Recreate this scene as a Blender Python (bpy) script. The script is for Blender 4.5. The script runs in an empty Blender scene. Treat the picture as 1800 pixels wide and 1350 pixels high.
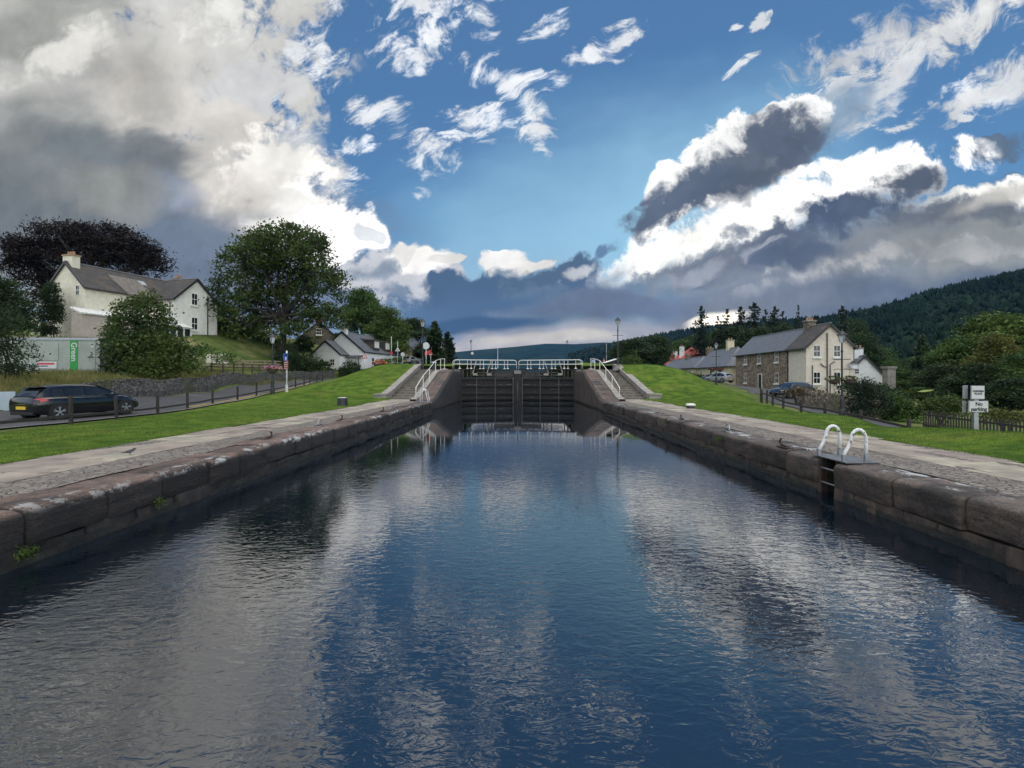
import bpy, bmesh, math, random
import numpy as np
from mathutils import Vector, Matrix, Euler
sc = bpy.context.scene
COL = sc.collection
R = math.radians
rng = np.random.default_rng(7)
random.seed(7)

# ------------------------------------------------------------------ camera
cam = bpy.data.cameras.new("camera"); camo = bpy.data.objects.new("camera", cam); COL.objects.link(camo)
camo.location = (0, 0, 1.5); camo.rotation_euler = (R(90), 0, 0)
cam.sensor_width = 36; cam.lens = 18; cam.shift_x = -10/1800; cam.shift_y = -8/1800
cam.clip_start = 0.1; cam.clip_end = 20000
sc.camera = camo
CX, CY, F = 910., 667., 900.
def at(px, py, Y):
    return Vector(((px-CX)/F*Y, Y, 1.5-(py-CY)/F*Y))
def gz(py, z):            # depth at which height z is seen at row py
    return (1.5-z)*F/(py-CY)

# ------------------------------------------------------------------ render / view
sc.render.engine = 'CYCLES'
sc.view_settings.view_transform = 'Standard'; sc.view_settings.look = 'None'
sc.view_settings.exposure = 0.0; sc.view_settings.gamma = 1.0
sc.cycles.use_denoising = True
sc.cycles.max_bounces = 6; sc.cycles.diffuse_bounces = 3; sc.cycles.glossy_bounces = 3
sc.cycles.transparent_max_bounces = 8; sc.cycles.volume_bounces = 0
sc.cycles.caustics_reflective = False; sc.cycles.caustics_refractive = False
sc.cycles.sample_clamp_indirect = 6

def lin(c, k=1.0):
    o = []
    for v in c[:3]:
        v = v/255.
        o.append((v/12.92 if v <= .04045 else ((v+.055)/1.055)**2.4)*k)
    return (*o, 1.0)

# ------------------------------------------------------------------ world: sky with clouds
SUN_AZ, SUN_EL = 25.0, 74.0
w = bpy.data.worlds.new("World"); sc.world = w; w.use_nodes = True
nt = w.node_tree; nt.nodes.clear(); N = nt.nodes; L = nt.links
def nd(t, **k):
    n = N.new(t)
    for a, b in k.items(): setattr(n, a, b)
    return n
def mth(op, a, b=None, c=None, clamp=False):
    n = nd('ShaderNodeMath', operation=op); n.use_clamp = clamp
    for i, v in enumerate((a, b, c)):
        if v is None: continue
        if isinstance(v, (int, float)): n.inputs[i].default_value = v
        else: L.new(v, n.inputs[i])
    return n.outputs[0]
def vmth(op, a, b=None):
    n = nd('ShaderNodeVectorMath', operation=op)
    for i, v in enumerate((a, b)):
        if v is None: continue
        if isinstance(v, tuple): n.inputs[i].default_value = v
        else: L.new(v, n.inputs[i])
    return n.outputs[0]
def sstep(v, a, b):
    n = nd('ShaderNodeMapRange', interpolation_type='SMOOTHSTEP')
    n.inputs[1].default_value = a; n.inputs[2].default_value = b
    L.new(v, n.inputs[0]); return n.outputs[0]
def mixc(f, a, b):
    n = nd('ShaderNodeMix', data_type='RGBA')
    for i, v in ((0, f), (6, a), (7, b)):
        if isinstance(v, (int, float, tuple)): n.inputs[i].default_value = v
        else: L.new(v, n.inputs[i])
    return n.outputs[2]
sky = nd('ShaderNodeTexSky', sky_type='NISHITA', sun_disc=False)
sky.sun_elevation = R(SUN_EL); sky.sun_rotation = R(SUN_AZ)
sky.air_density = 1.0; sky.dust_density = 0.3; sky.ozone_density = 3.0; sky.altitude = 30
SKY_STRENGTH = 0.12
tc = nd('ShaderNodeTexCoord'); sep = nd('ShaderNodeSeparateXYZ'); L.new(tc.outputs['Generated'], sep.inputs[0])
yy = mth('MAXIMUM', sep.outputs[1], 0.08)
u = mth('DIVIDE', sep.outputs[0], yy); v = mth('DIVIDE', sep.outputs[2], yy)
comb = nd('ShaderNodeCombineXYZ'); L.new(u, comb.inputs[0]); L.new(v, comb.inputs[1])
P0 = comb.outputs[0]                       # direction as slope right / slope up, from straight along the canal
def noise(vec, scale, detail=4, rough=.55, dist=0., col=False, lac=2.0, dims='2D'):
    n = nd('ShaderNodeTexNoise', noise_dimensions=dims); n.inputs['Scale'].default_value = scale; n.inputs['Detail'].default_value = detail
    n.inputs['Roughness'].default_value = rough; n.inputs['Distortion'].default_value = dist; n.inputs['Lacunarity'].default_value = lac
    L.new(vec, n.inputs['Vector']); return n.outputs['Color' if col else 'Fac']
def warp(vec, scale, amt, detail=3):
    c = noise(vec, scale, detail, .5, col=True)
    d = vmth('SUBTRACT', c, (.5, .5, .5)); d = vmth('MULTIPLY', d, (amt, amt, 0)); return vmth('ADD', vec, d)
P1 = warp(warp(P0, 3.5, .10, 2), 14, .045, 4)            # billowing outline
def mapping(vec, loc, rot, scl):
    m = nd('ShaderNodeMapping', vector_type='TEXTURE'); m.inputs[1].default_value = loc
    m.inputs[2].default_value = (0, 0, rot); m.inputs[3].default_value = scl; L.new(vec, m.inputs[0]); return m.outputs[0]
# noise fields shared by all clouds
vor = nd('ShaderNodeTexVoronoi', feature='F1', voronoi_dimensions='2D'); vor.inputs['Scale'].default_value = 13; vor.inputs['Detail'].default_value = 3.5
vor.inputs['Roughness'].default_value = .55; vor.inputs['Lacunarity'].default_value = 2.3; vor.normalize = True
L.new(warp(P0, 5, .05, 2), vor.inputs['Vector'])
nV = mth('SUBTRACT', .36, vor.outputs['Distance'])
nB = mth('MULTIPLY_ADD', nV, .75, mth('SUBTRACT', noise(P1, 10, 7, .62), .5))      # billows
Pst = mapping(warp(P0, 4, .16, 3), (0, 0, 0), R(24), (1.6, .8, 1))
nW = mth('SUBTRACT', noise(Pst, 19, 7, .70), .52)                       # wisps, drawn out along the wind
Psoft = warp(P0, 2.5, .14, 3)
nS = mth('SUBTRACT', noise(mapping(Psoft, (0, 0, 0), R(10), (1.7, .8, 1)), 6, 5, .55), .5)
nT = noise(Psoft, 8, 5, .6)
shB = mth('MULTIPLY_ADD', nB, 1.1, .5, True); shW = sstep(nW, -.25, .2); shS = sstep(nT, .3, .7)
FIELD = {'b': (P1, nB, shB, .30, 1.5), 'w': (warp(P0, 7, .05, 3), nW, shW, .16, 2.2), 's': (Psoft, nS, shS, .17, 1.3)}
skyc = nd('ShaderNodeMix', data_type='RGBA', blend_type='MULTIPLY'); skyc.inputs[0].default_value = 1
L.new(sky.outputs[0], skyc.inputs[6]); skyc.inputs[7].default_value = (.44*SKY_STRENGTH, .66*SKY_STRENGTH, .74*SKY_STRENGTH, 1)
C = skyc.outputs[2]
def stroke(kind, cx, cy, rx, ry, rot, col, amp=1.0, t0=.12, t1=.45, st=1.0, k=1.0):
    """one cloud bank: an ellipse of directions, its edge broken up by noise, mixed over the sky behind it"""
    global C
    P, n, sh, q, ka = FIELD[kind]
    if max(col) < 165: col = (col[0], col[1]+2, col[2]-2)
    m = mapping(P, ((cx-CX)/F, (CY-cy)/F, 0), R(-rot), (rx*1.35/F, ry*1.35/F, 1))
    g = nd('ShaderNodeTexGradient', gradient_type='SPHERICAL'); L.new(m, g.inputs[0])
    s = mth('MULTIPLY_ADD', n, amp*ka, g.outputs['Fac'])
    # the noise only breaks up the edge: no cloud where the ellipse has ended
    lim = mth('MULTIPLY', g.outputs['Fac'], 12, clamp=True)
    a = mth('MULTIPLY', sstep(s, t0, t1), lim)
    if st != 1.0: a = mth('MULTIPLY', a, st)
    C = mixc(a, C, lin(col, k))
W_ = (236, 236, 234); DK = (82, 91, 116)
# --- pale air towards the hidden sun and along the horizon
stroke('s', 1110, 420, 460, 250, -20, (158, 206, 234), .3, 0, .9, .9)
stroke('s', 900, 560, 420, 120, 0, (165, 198, 220), .3, 0, .8, .8)
stroke('s', 900, 612, 420, 52, -3, (196, 190, 188), .5, .05, .5)
stroke('s', 840, 604, 180, 28, -3, (232, 214, 190), .7, .1, .6)
# --- wisps of the upper middle
for a in ((530, 60, 55, 80, 20), (555, 110, 45, 55, 10), (455, 185, 90, 45, -25), (500, 215, 60, 40, 10), (715, 72, 62, 42, -5), (770, 55, 40, 18, -20),
          (760, 8, 90, 22, 0), (860, 22, 30, 45, 10), (880, 128, 82, 26, 15), (922, 180, 30, 78, -25), (845, 215, 68, 30, -8), (935, 222, 24, 36, -20), (960, 50, 44, 20, -35), (985, 140, 40, 18, -20),
          (643, 203, 30, 26, 0), (692, 208, 34, 36, 20), (757, 270, 56, 38, 10), (617, 261, 40, 18, 0), (598, 336, 44, 32, 0), (730, 340, 16, 12, 0),
          (1082, 75, 48, 24, -25), (1040, 98, 26, 14, -30), (1003, 108, 14, 20, 0)):
    stroke('w', *a, (228, 231, 235), 1.9, .08, 1.1, .92, 1.15)
# --- upper right streaks
stroke('w', 1600, 70, 210, 60, -20, (205, 207, 210), 1.3, .05, .85, .9)
stroke('w', 1680, 45, 140, 36, -22, (222, 223, 222), 1.2, .1, .9, .9, 1.15)
stroke('w', 1585, 135, 140, 30, -42, (212, 215, 218), 1.2, .05, .9, .85, 1.15)
stroke('w', 1770, 145, 130, 44, -24, (222, 224, 226), 1.4, .05, .85, .9, 1.15)
stroke('w', 1690, 175, 90, 16, -22, (220, 222, 224), 1.3, .05, .8, .9)
for a in ((1310, 116, 34, 9, -35), (1337, 36, 26, 14, -45), (1298, 42, 14, 10, 0), (1568, 227, 42, 9, 0), (1690, 205, 24, 9, 10), (1475, 160, 60, 24, -30)):
    stroke('w', *a, (216, 221, 226), 1.5, .04, .5)
stroke('b', 1765, 262, 100, 20, -12, (96, 106, 124), 1.5, .1, .9, .85)
stroke('b', 1775, 328, 80, 18, -12, (100, 110, 128), 1.5, .1, .9, .85)
# --- great cloud on the left
G1 = (199, 198, 194)
stroke('s', 400, 470, 300, 130, 0, (118, 132, 160), .7, .0, .4)
stroke('b', 70, 130, 430, 330, -10, G1, 1.0, .1, .5)
stroke('b', 330, 60, 120, 110, -30, (206, 205, 202), 1.2, .1, .6)
stroke('b', 415, 185, 110, 46, -30, (206, 207, 208), 1.8, .08, .5)
stroke('b', 380, 270, 120, 90, 20, (212, 210, 206), 1.1, .05, .6)
stroke('b', 370, 330, 210, 130, 12, (212, 208, 202), .9, .12, .5, 1, 1.0)
stroke('b', 490, 318, 92, 78, 30, (232, 229, 223), .9, .12, .45, 1, 1.25)
stroke('b', 545, 345, 36, 46, 20, (242, 240, 236), 1.0, .1, .5, 1, 1.4)
stroke('b', 520, 392, 130, 46, 15, (226, 224, 220), .9, .1, .45, 1, 1.2)
stroke('b', 598, 418, 66, 40, 10, (243, 242, 240), .9, .1, .4, 1, 1.4)
stroke('b', 585, 445, 44, 28, -50, (240, 239, 238), .9, .1, .4, 1, 1.4)
stroke('b', 650, 424, 20, 10, 10, (226, 230, 234), .9, .1, .4)
# its shaded body
stroke('s', 150, 150, 160, 120, -20, (174, 174, 171), 1.3, .1, .8, .6)
stroke('s', 60, 40, 190, 100, -30, (142, 143, 141), 1.3, .1, .8, .7)
stroke('s', 330, 60, 90, 70, -40, (214, 212, 206), 1.3, .1, .8, .7)
stroke('s', 250, 190, 100, 110, -30, (212, 206, 198), 1.2, .1, .8, .7)
stroke('b', 130, 90, 110, 36, -25, (222, 220, 214), 1.5, .1, 1.0, .8, 1.05)
stroke('b', 380, 30, 70, 40, -30, (228, 227, 223), 1.4, .1, .9, .8, 1.1)
stroke('b', 250, 120, 60, 70, -30, (150, 150, 150), 1.5, .1, 1.1, .55)
stroke('b', 60, 190, 110, 30, -10, (148, 149, 149), 1.5, .1, 1.1, .6)
stroke('s', 60, 290, 330, 110, 5, (128, 131, 135), 1.3, .0, .8, .95)
stroke('s', 60, 420, 340, 130, 0, (112, 117, 125), 1.0, .0, .7, .95)
stroke('s', 250, 285, 160, 44, 8, (116, 121, 130), 1.3, .05, .6, .85)
stroke('s', 300, 450, 230, 80, 0, (104, 114, 134), 1.0, .0, .6, .95)
stroke('s', 395, 455, 150, 70, 5, (116, 127, 150), 1.0, .0, .6, .85)
stroke('s', 330, 350, 60, 30, 10, (128, 142, 168), 1.2, .05, .6, .6)
stroke('s', 190, 345, 130, 40, 0, (150, 150, 149), 1.2, .05, .7, .7)
stroke('s', 470, 392, 60, 22, 0, (158, 158, 162), 1.3, .05, .7, .8)
stroke('s', 500, 290, 46, 46, 0, (240, 238, 232), 1.0, .05, .8, .7)
stroke('s', 430, 350, 80, 50, 0, (222, 216, 207), 1.0, .05, .8, .7)
# --- white heaps low in the middle left
stroke('b', 720, 492, 100, 44, -8, (198, 200, 206), .9, .1, .35, 1, 1.1)
stroke('b', 752, 462, 62, 20, -4, (238, 236, 232), .9, .1, .45, 1, 1.2)
stroke('b', 712, 455, 24, 14, 0, (236, 234, 230), .9, .1, .35)
stroke('b', 805, 462, 34, 10, 0, (232, 230, 226), .9, .1, .35)
stroke('b', 668, 488, 40, 15, -8, (112, 130, 156), 1.6, .1, .9, .8)
stroke('b', 700, 516, 52, 15, -8, (104, 124, 154), 1.6, .1, .9, .8)
stroke('b', 885, 468, 42, 18, -10, (226, 224, 222), .9, .1, .45, 1, 1.2)
stroke('b', 940, 462, 40, 14, -20, (230, 228, 224), .9, .1, .45, 1, 1.2)
# --- right: bright lining, then the dark heap in front of it
stroke('s', 1480, 205, 80, 34, -40, (150, 170, 190), 1.2, .05, .6, .8)
stroke('b', 1190, 328, 50, 42, 0, W_, .8, .1, .32, 1, 1.25)
stroke('b', 1258, 296, 54, 46, -20, W_, .8, .1, .32, 1, 1.3)
stroke('b', 1312, 245, 48, 50, -35, W_, .8, .1, .32, 1, 1.3)
stroke('b', 1396, 212, 58, 42, -20, W_, .8, .1, .32, 1, 1.25)
stroke('b', 1352, 288, 92, 60, -35, (136, 143, 158), .9, .1, .6)
stroke('b', 1432, 235, 44, 50, -20, (112, 124, 146), 1.4, .1, 1.0, .7)
stroke('b', 1318, 288, 122, 60, -42, (100, 108, 128), 1.0, .12, .6)
stroke('b', 1394, 250, 66, 52, -35, (92, 101, 124), 1.0, .12, .6)
stroke('b', 1226, 350, 104, 46, -14, (94, 104, 128), 1.0, .12, .6)
stroke('b', 1170, 385, 46, 20, -30, (92, 102, 126), 1, .1, .5)
stroke('b', 1296, 345, 100, 52, -24, (84, 94, 118), 1.1, .1, .8, .9)
# --- bright band
stroke('b', 1400, 375, 300, 54, -17, (246, 245, 242), 1.0, .1, .55, 1, 1.5)
stroke('b', 1180, 442, 140, 32, -17, (240, 238, 233), 1.0, .1, .55, 1, 1.4)
stroke('b', 1570, 312, 120, 40, -5, (244, 243, 240), 1.0, .1, .55, 1, 1.5)
stroke('b', 1740, 352, 130, 26, -16, (238, 236, 230), 1.0, .1, .5, 1, 1.4)
stroke('b', 1330, 330, 80, 30, -25, (90, 98, 118), .9, .1, .6, .8)
# --- dark bank below it
stroke('b', 1560, 470, 520, 92, -11, (136, 143, 157), .9, .1, .55)
stroke('b', 1770, 420, 190, 62, -12, (146, 149, 154), .9, .1, .6)
stroke('b', 1290, 490, 300, 60, -13, (128, 136, 154), .9, .1, .55)
stroke('b', 1480, 395, 130, 44, -22, (80, 93, 121), 1.4, .05, .75)
stroke('b', 1530, 372, 36, 46, 20, (84, 95, 120), 1.3, .1, .9)
stroke('b', 1632, 322, 66, 28, -10, (86, 94, 114), 1.3, .1, .9)
stroke('b', 1690, 385, 150, 24, -14, (98, 104, 120), 1.4, .05, .8, .8)
stroke('b', 1340, 455, 130, 28, -12, (100, 107, 130), 1.4, .05, .8, .85)
stroke('s', 1760, 368, 90, 16, -14, (206, 203, 196), 1.4, .05, .7, .8)
stroke('b', 1420, 500, 150, 12, -9, (178, 181, 188), 1.6, .1, 1.0, .8)
stroke('b', 1690, 455, 120, 14, -10, (186, 186, 186), 1.6, .1, 1.0, .8)
stroke('b', 1240, 480, 120, 14, -16, (160, 166, 178), 1.6, .1, 1.0, .8)
stroke('b', 1520, 466, 150, 16, -10, (212, 210, 208), 1.5, .1, .9, .9)
stroke('s', 1630, 440, 170, 34, -10, (146, 148, 154), 1.4, .08, .8, .8)
stroke('b', 1420, 462, 80, 20, -5, (88, 98, 124), 1.4, .05, .7, .9)
stroke('s', 1560, 522, 420, 40, -7, (92, 103, 128), 1.3, .02, .8)
stroke('s', 1250, 540, 330, 34, -6, (112, 122, 146), 1.3, .02, .8, .9)
stroke('s', 1180, 560, 300, 34, -6, (126, 131, 148), 1.0, .02, .6, .8)
# --- blue-grey bank over the lock gates
stroke('b', 940, 540, 240, 56, -4, (112, 131, 158), .9, .08, .5)
stroke('b', 800, 555, 110, 44, -10, (90, 116, 154), .9, .08, .5)
stroke('b', 830, 508, 80, 24, -4, (78, 102, 138), 1.1, .08, .5)
stroke('b', 985, 480, 92, 30, -26, (84, 105, 138), 1.2, .08, .5)
stroke('b', 1070, 425, 30, 12, -35, (104, 136, 168), 1, .1, .5)
stroke('s', 900, 532, 170, 36, -6, (82, 107, 145), 1.2, .05, .8)
stroke('b', 960, 545, 120, 18, -8, (120, 138, 166), 1.5, .1, 1.0, .7)
stroke('b', 1010, 470, 50, 10, -26, (196, 200, 206), 1.5, .1, .9, .9)
stroke('b', 1090, 470, 60, 20, -20, (150, 160, 178), 1.5, .1, .9, .9)
stroke('s', 1050, 540, 150, 26, -5, (104, 116, 144), 1.0, .05, .6)
stroke('s', 860, 574, 130, 16, -3, (66, 92, 130), .8, .05, .5)
stroke('s', 1020, 596, 260, 26, -5, (170, 170, 178), 1.0, .05, .7, .85)
stroke('s', 985, 603, 120, 14, -3, (206, 200, 192), 1.2, .05, .7, .9)
stroke('s', 1258, 556, 70, 15, -8, (255, 246, 226), 1.6, .1, .7, 1, 2.0)
stroke('s', 1180, 588, 60, 10, -6, (222, 214, 204), .9, .05, .5, .9)
# billows: light and shade inside the clouds (the blue, being saturated, is left alone)
sh_ = nd('ShaderNodeSeparateColor', mode='HSV'); L.new(C, sh_.inputs[0]); cl = sstep(sh_.outputs[1], .60, .47)
nm = mth('MULTIPLY_ADD', mth('ADD', mth('MULTIPLY', nB, .5), mth('MULTIPLY', mth('SUBTRACT', nT, .5), .5)), cl, 1.0)
vs = nd('ShaderNodeVectorMath', operation='SCALE'); L.new(C, vs.inputs[0]); L.new(nm, vs.inputs['Scale']); C = vs.outputs[0]
# --- overhead and behind the camera: unseen bright cloud, added to light everything facing it
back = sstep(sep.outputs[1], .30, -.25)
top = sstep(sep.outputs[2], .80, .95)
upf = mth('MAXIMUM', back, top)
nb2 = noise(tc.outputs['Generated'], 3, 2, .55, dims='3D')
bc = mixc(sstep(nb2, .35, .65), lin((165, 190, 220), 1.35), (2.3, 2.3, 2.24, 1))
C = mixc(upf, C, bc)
# ground side of the world, never seen
C = mixc(sstep(sep.outputs[2], 0.0, -.05), C, (.05, .06, .05, 1))
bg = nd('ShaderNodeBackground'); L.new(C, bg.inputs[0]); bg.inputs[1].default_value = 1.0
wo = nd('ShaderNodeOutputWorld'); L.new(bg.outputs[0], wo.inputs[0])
w.cycles.sampling_method = 'NONE'

# ------------------------------------------------------------------ sun, veiled by cloud
sun = bpy.data.lights.new("sun", 'SUN'); suno = bpy.data.objects.new("sun", sun); COL.objects.link(suno)
sun.energy = 1.3; sun.angle = R(36); sun.color = (1, .9, .76)
suno.rotation_euler = Vector((math.sin(R(SUN_AZ))*math.cos(R(SUN_EL)), math.cos(R(SUN_AZ))*math.cos(R(SUN_EL)), math.sin(R(SUN_EL)))).to_track_quat('Z', 'Y').to_euler()
# ------------------------------------------------------------------ materials
MATS = {}
def mat(name, c1, c2=None, scale=8.0, rough=.8, bump=0.0, bscale=None, metal=0.0, detail=5, spec=.5, stretch=(1, 1, 1), lo=.35, hi=.65, c3=None, scale3=1.0, lo3=.5, hi3=.7, island=0.0, transl=0.0):
    """two-tone procedural surface; c3 is a second, larger patching; island varies it leaf by leaf"""
    if name in MATS: return MATS[name]
    m = bpy.data.materials.new(name); MATS[name] = m; m.use_nodes = True
    t = m.node_tree; N = t.nodes; L = t.links; b = N['Principled BSDF']; out = N['Material Output']
    b.inputs['Roughness'].default_value = rough; b.inputs['Metallic'].default_value = metal; b.inputs['Specular IOR Level'].default_value = spec
    c2 = c2 or tuple(x*.7 for x in c1)
    tc = N.new('ShaderNodeTexCoord'); mp = N.new('ShaderNodeMapping'); mp.inputs[3].default_value = stretch
    L.new(tc.outputs['Object'], mp.inputs[0])
    def noi(s, d=detail):
        n = N.new('ShaderNodeTexNoise'); n.inputs['Scale'].default_value = s; n.inputs['Detail'].default_value = d; n.inputs['Roughness'].default_value = .6
        L.new(mp.outputs[0], n.inputs['Vector']); return n.outputs['Fac']
    def rng_(s, a, c):
        r = N.new('ShaderNodeMapRange'); r.inputs[1].default_value = a; r.inputs[2].default_value = c; L.new(s, r.inputs[0]); return r.outputs[0]
    def mx(f, a, c):
        x = N.new('ShaderNodeMix'); x.data_type = 'RGBA'
        for i, vv in ((0, f), (6, a), (7, c)):
            if isinstance(vv, tuple): x.inputs[i].default_value = (*vv[:3], 1)
            elif isinstance(vv, float): x.inputs[i].default_value = vv
            else: L.new(vv, x.inputs[i])
        return x.outputs[2]
    col = mx(rng_(noi(scale), lo, hi), c2, c1)
    if c3: col = mx(rng_(noi(scale3), lo3, hi3), col, c3)
    if island:
        g = N.new('ShaderNodeNewGeometry'); h = N.new('ShaderNodeHueSaturation')
        L.new(rng_(g.outputs['Random Per Island'], 0, 1), h.inputs['Value']); L.new(col, h.inputs['Color'])
        r = h.inputs['Value'].links[0].from_node; r.inputs[3].default_value = 1-island; r.inputs[4].default_value = 1+island
        h2 = h.inputs['Hue']; q = N.new('ShaderNodeMath'); q.operation = 'MULTIPLY_ADD'; q.inputs[1].default_value = .05; q.inputs[2].default_value = .475
        L.new(g.outputs['Random Per Island'], q.inputs[0]); L.new(q.outputs[0], h2); col = h.outputs[0]
    L.new(col, b.inputs['Base Color'])
    if bump:
        bp = N.new('ShaderNodeBump'); bp.inputs['Strength'].default_value = 1; bp.inputs['Distance'].default_value = bump
        L.new(noi(bscale or scale*3), bp.inputs['Height']); L.new(bp.outputs[0], b.inputs['Normal'])
    if transl:
        tr = N.new('ShaderNodeBsdfTranslucent'); L.new(col, tr.inputs[0]); ms = N.new('ShaderNodeMixShader'); ms.inputs[0].default_value = transl
        L.new(b.outputs[0], ms.inputs[1]); L.new(tr.outputs[0], ms.inputs[2]); L.new(ms.outputs[0], out.inputs[0])
    return m
def stonemat(name, c1, c2, joint, scale, stretch=(1, 1, 1), bump=.03, jw=.06, rough=.9, c3=None, scale3=.6):
    """rubble or cobbles: voronoi cells with their own tone, darker recessed joints"""
    m = bpy.data.materials.new(name); MATS[name] = m; m.use_nodes = True
    t = m.node_tree; N = t.nodes; L = t.links; b = N['Principled BSDF']; b.inputs['Roughness'].default_value = rough
    tc = N.new('ShaderNodeTexCoord'); mp = N.new('ShaderNodeMapping'); mp.inputs[3].default_value = stretch; L.new(tc.outputs['Object'], mp.inputs[0])
    n = N.new('ShaderNodeTexNoise'); n.inputs['Scale'].default_value = scale*.8; n.inputs['Detail'].default_value = 3; L.new(mp.outputs[0], n.inputs['Vector'])
    ad = N.new('ShaderNodeMix'); ad.data_type = 'RGBA'; ad.blend_type = 'LINEAR_LIGHT'; ad.inputs[0].default_value = .12/scale*2; L.new(mp.outputs[0], ad.inputs[6]); L.new(n.outputs['Color'], ad.inputs[7])
    v1 = N.new('ShaderNodeTexVoronoi'); v1.inputs['Scale'].default_value = scale; L.new(ad.outputs[2], v1.inputs['Vector'])
    v2 = N.new('ShaderNodeTexVoronoi'); v2.feature = 'DISTANCE_TO_EDGE'; v2.inputs['Scale'].default_value = scale; L.new(ad.outputs[2], v2.inputs['Vector'])
    sp = N.new('ShaderNodeSeparateColor'); L.new(v1.outputs['Color'], sp.inputs[0])
    def mx(f, a, c):
        x = N.new('ShaderNodeMix'); x.data_type = 'RGBA'
        for i, vv in ((0, f), (6, a), (7, c)):
            if isinstance(vv, tuple): x.inputs[i].default_value = (*vv[:3], 1)
            else: L.new(vv, x.inputs[i])
        return x.outputs[2]
    col = mx(sp.outputs[0], c1, c2)
    n2 = N.new('ShaderNodeTexNoise'); n2.inputs['Scale'].default_value = scale*5; n2.inputs['Detail'].default_value = 4; L.new(mp.outputs[0], n2.inputs['Vector'])
    r0 = N.new('ShaderNodeMapRange'); r0.inputs[1].default_value = .3; r0.inputs[2].default_value = .7; r0.inputs[3].default_value = .65; r0.inputs[4].default_value = 1.25; L.new(n2.outputs['Fac'], r0.inputs[0])
    hs = N.new('ShaderNodeHueSaturation'); L.new(col, hs.inputs['Color']); L.new(r0.outputs[0], hs.inputs['Value']); col = hs.outputs[0]
    if c3:
        n3 = N.new('ShaderNodeTexNoise'); n3.inputs['Scale'].default_value = scale3; n3.inputs['Detail'].default_value = 5; L.new(tc.outputs['Object'], n3.inputs['Vector'])
        r3 = N.new('ShaderNodeMapRange'); r3.inputs[1].default_value = .52; r3.inputs[2].default_value = .66; L.new(n3.outputs['Fac'], r3.inputs[0]); col = mx(r3.outputs[0], col, c3)
    r = N.new('ShaderNodeMapRange'); r.inputs[1].default_value = 0; r.inputs[2].default_value = jw; L.new(v2.outputs['Distance'], r.inputs[0])
    L.new(mx(r.outputs[0], joint, col), b.inputs['Base Color'])
    bp = N.new('ShaderNodeBump'); bp.inputs['Distance'].default_value = bump; bp.inputs['Strength'].default_value = 1
    a = N.new('ShaderNodeMath'); a.operation = 'MULTIPLY_ADD'; a.inputs[1].default_value = .35; L.new(n2.outputs['Fac'], a.inputs[0]); L.new(r.outputs[0], a.inputs[2])
    L.new(a.outputs[0], bp.inputs['Height']); L.new(bp.outputs[0], b.inputs['Normal'])
    return m
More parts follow.
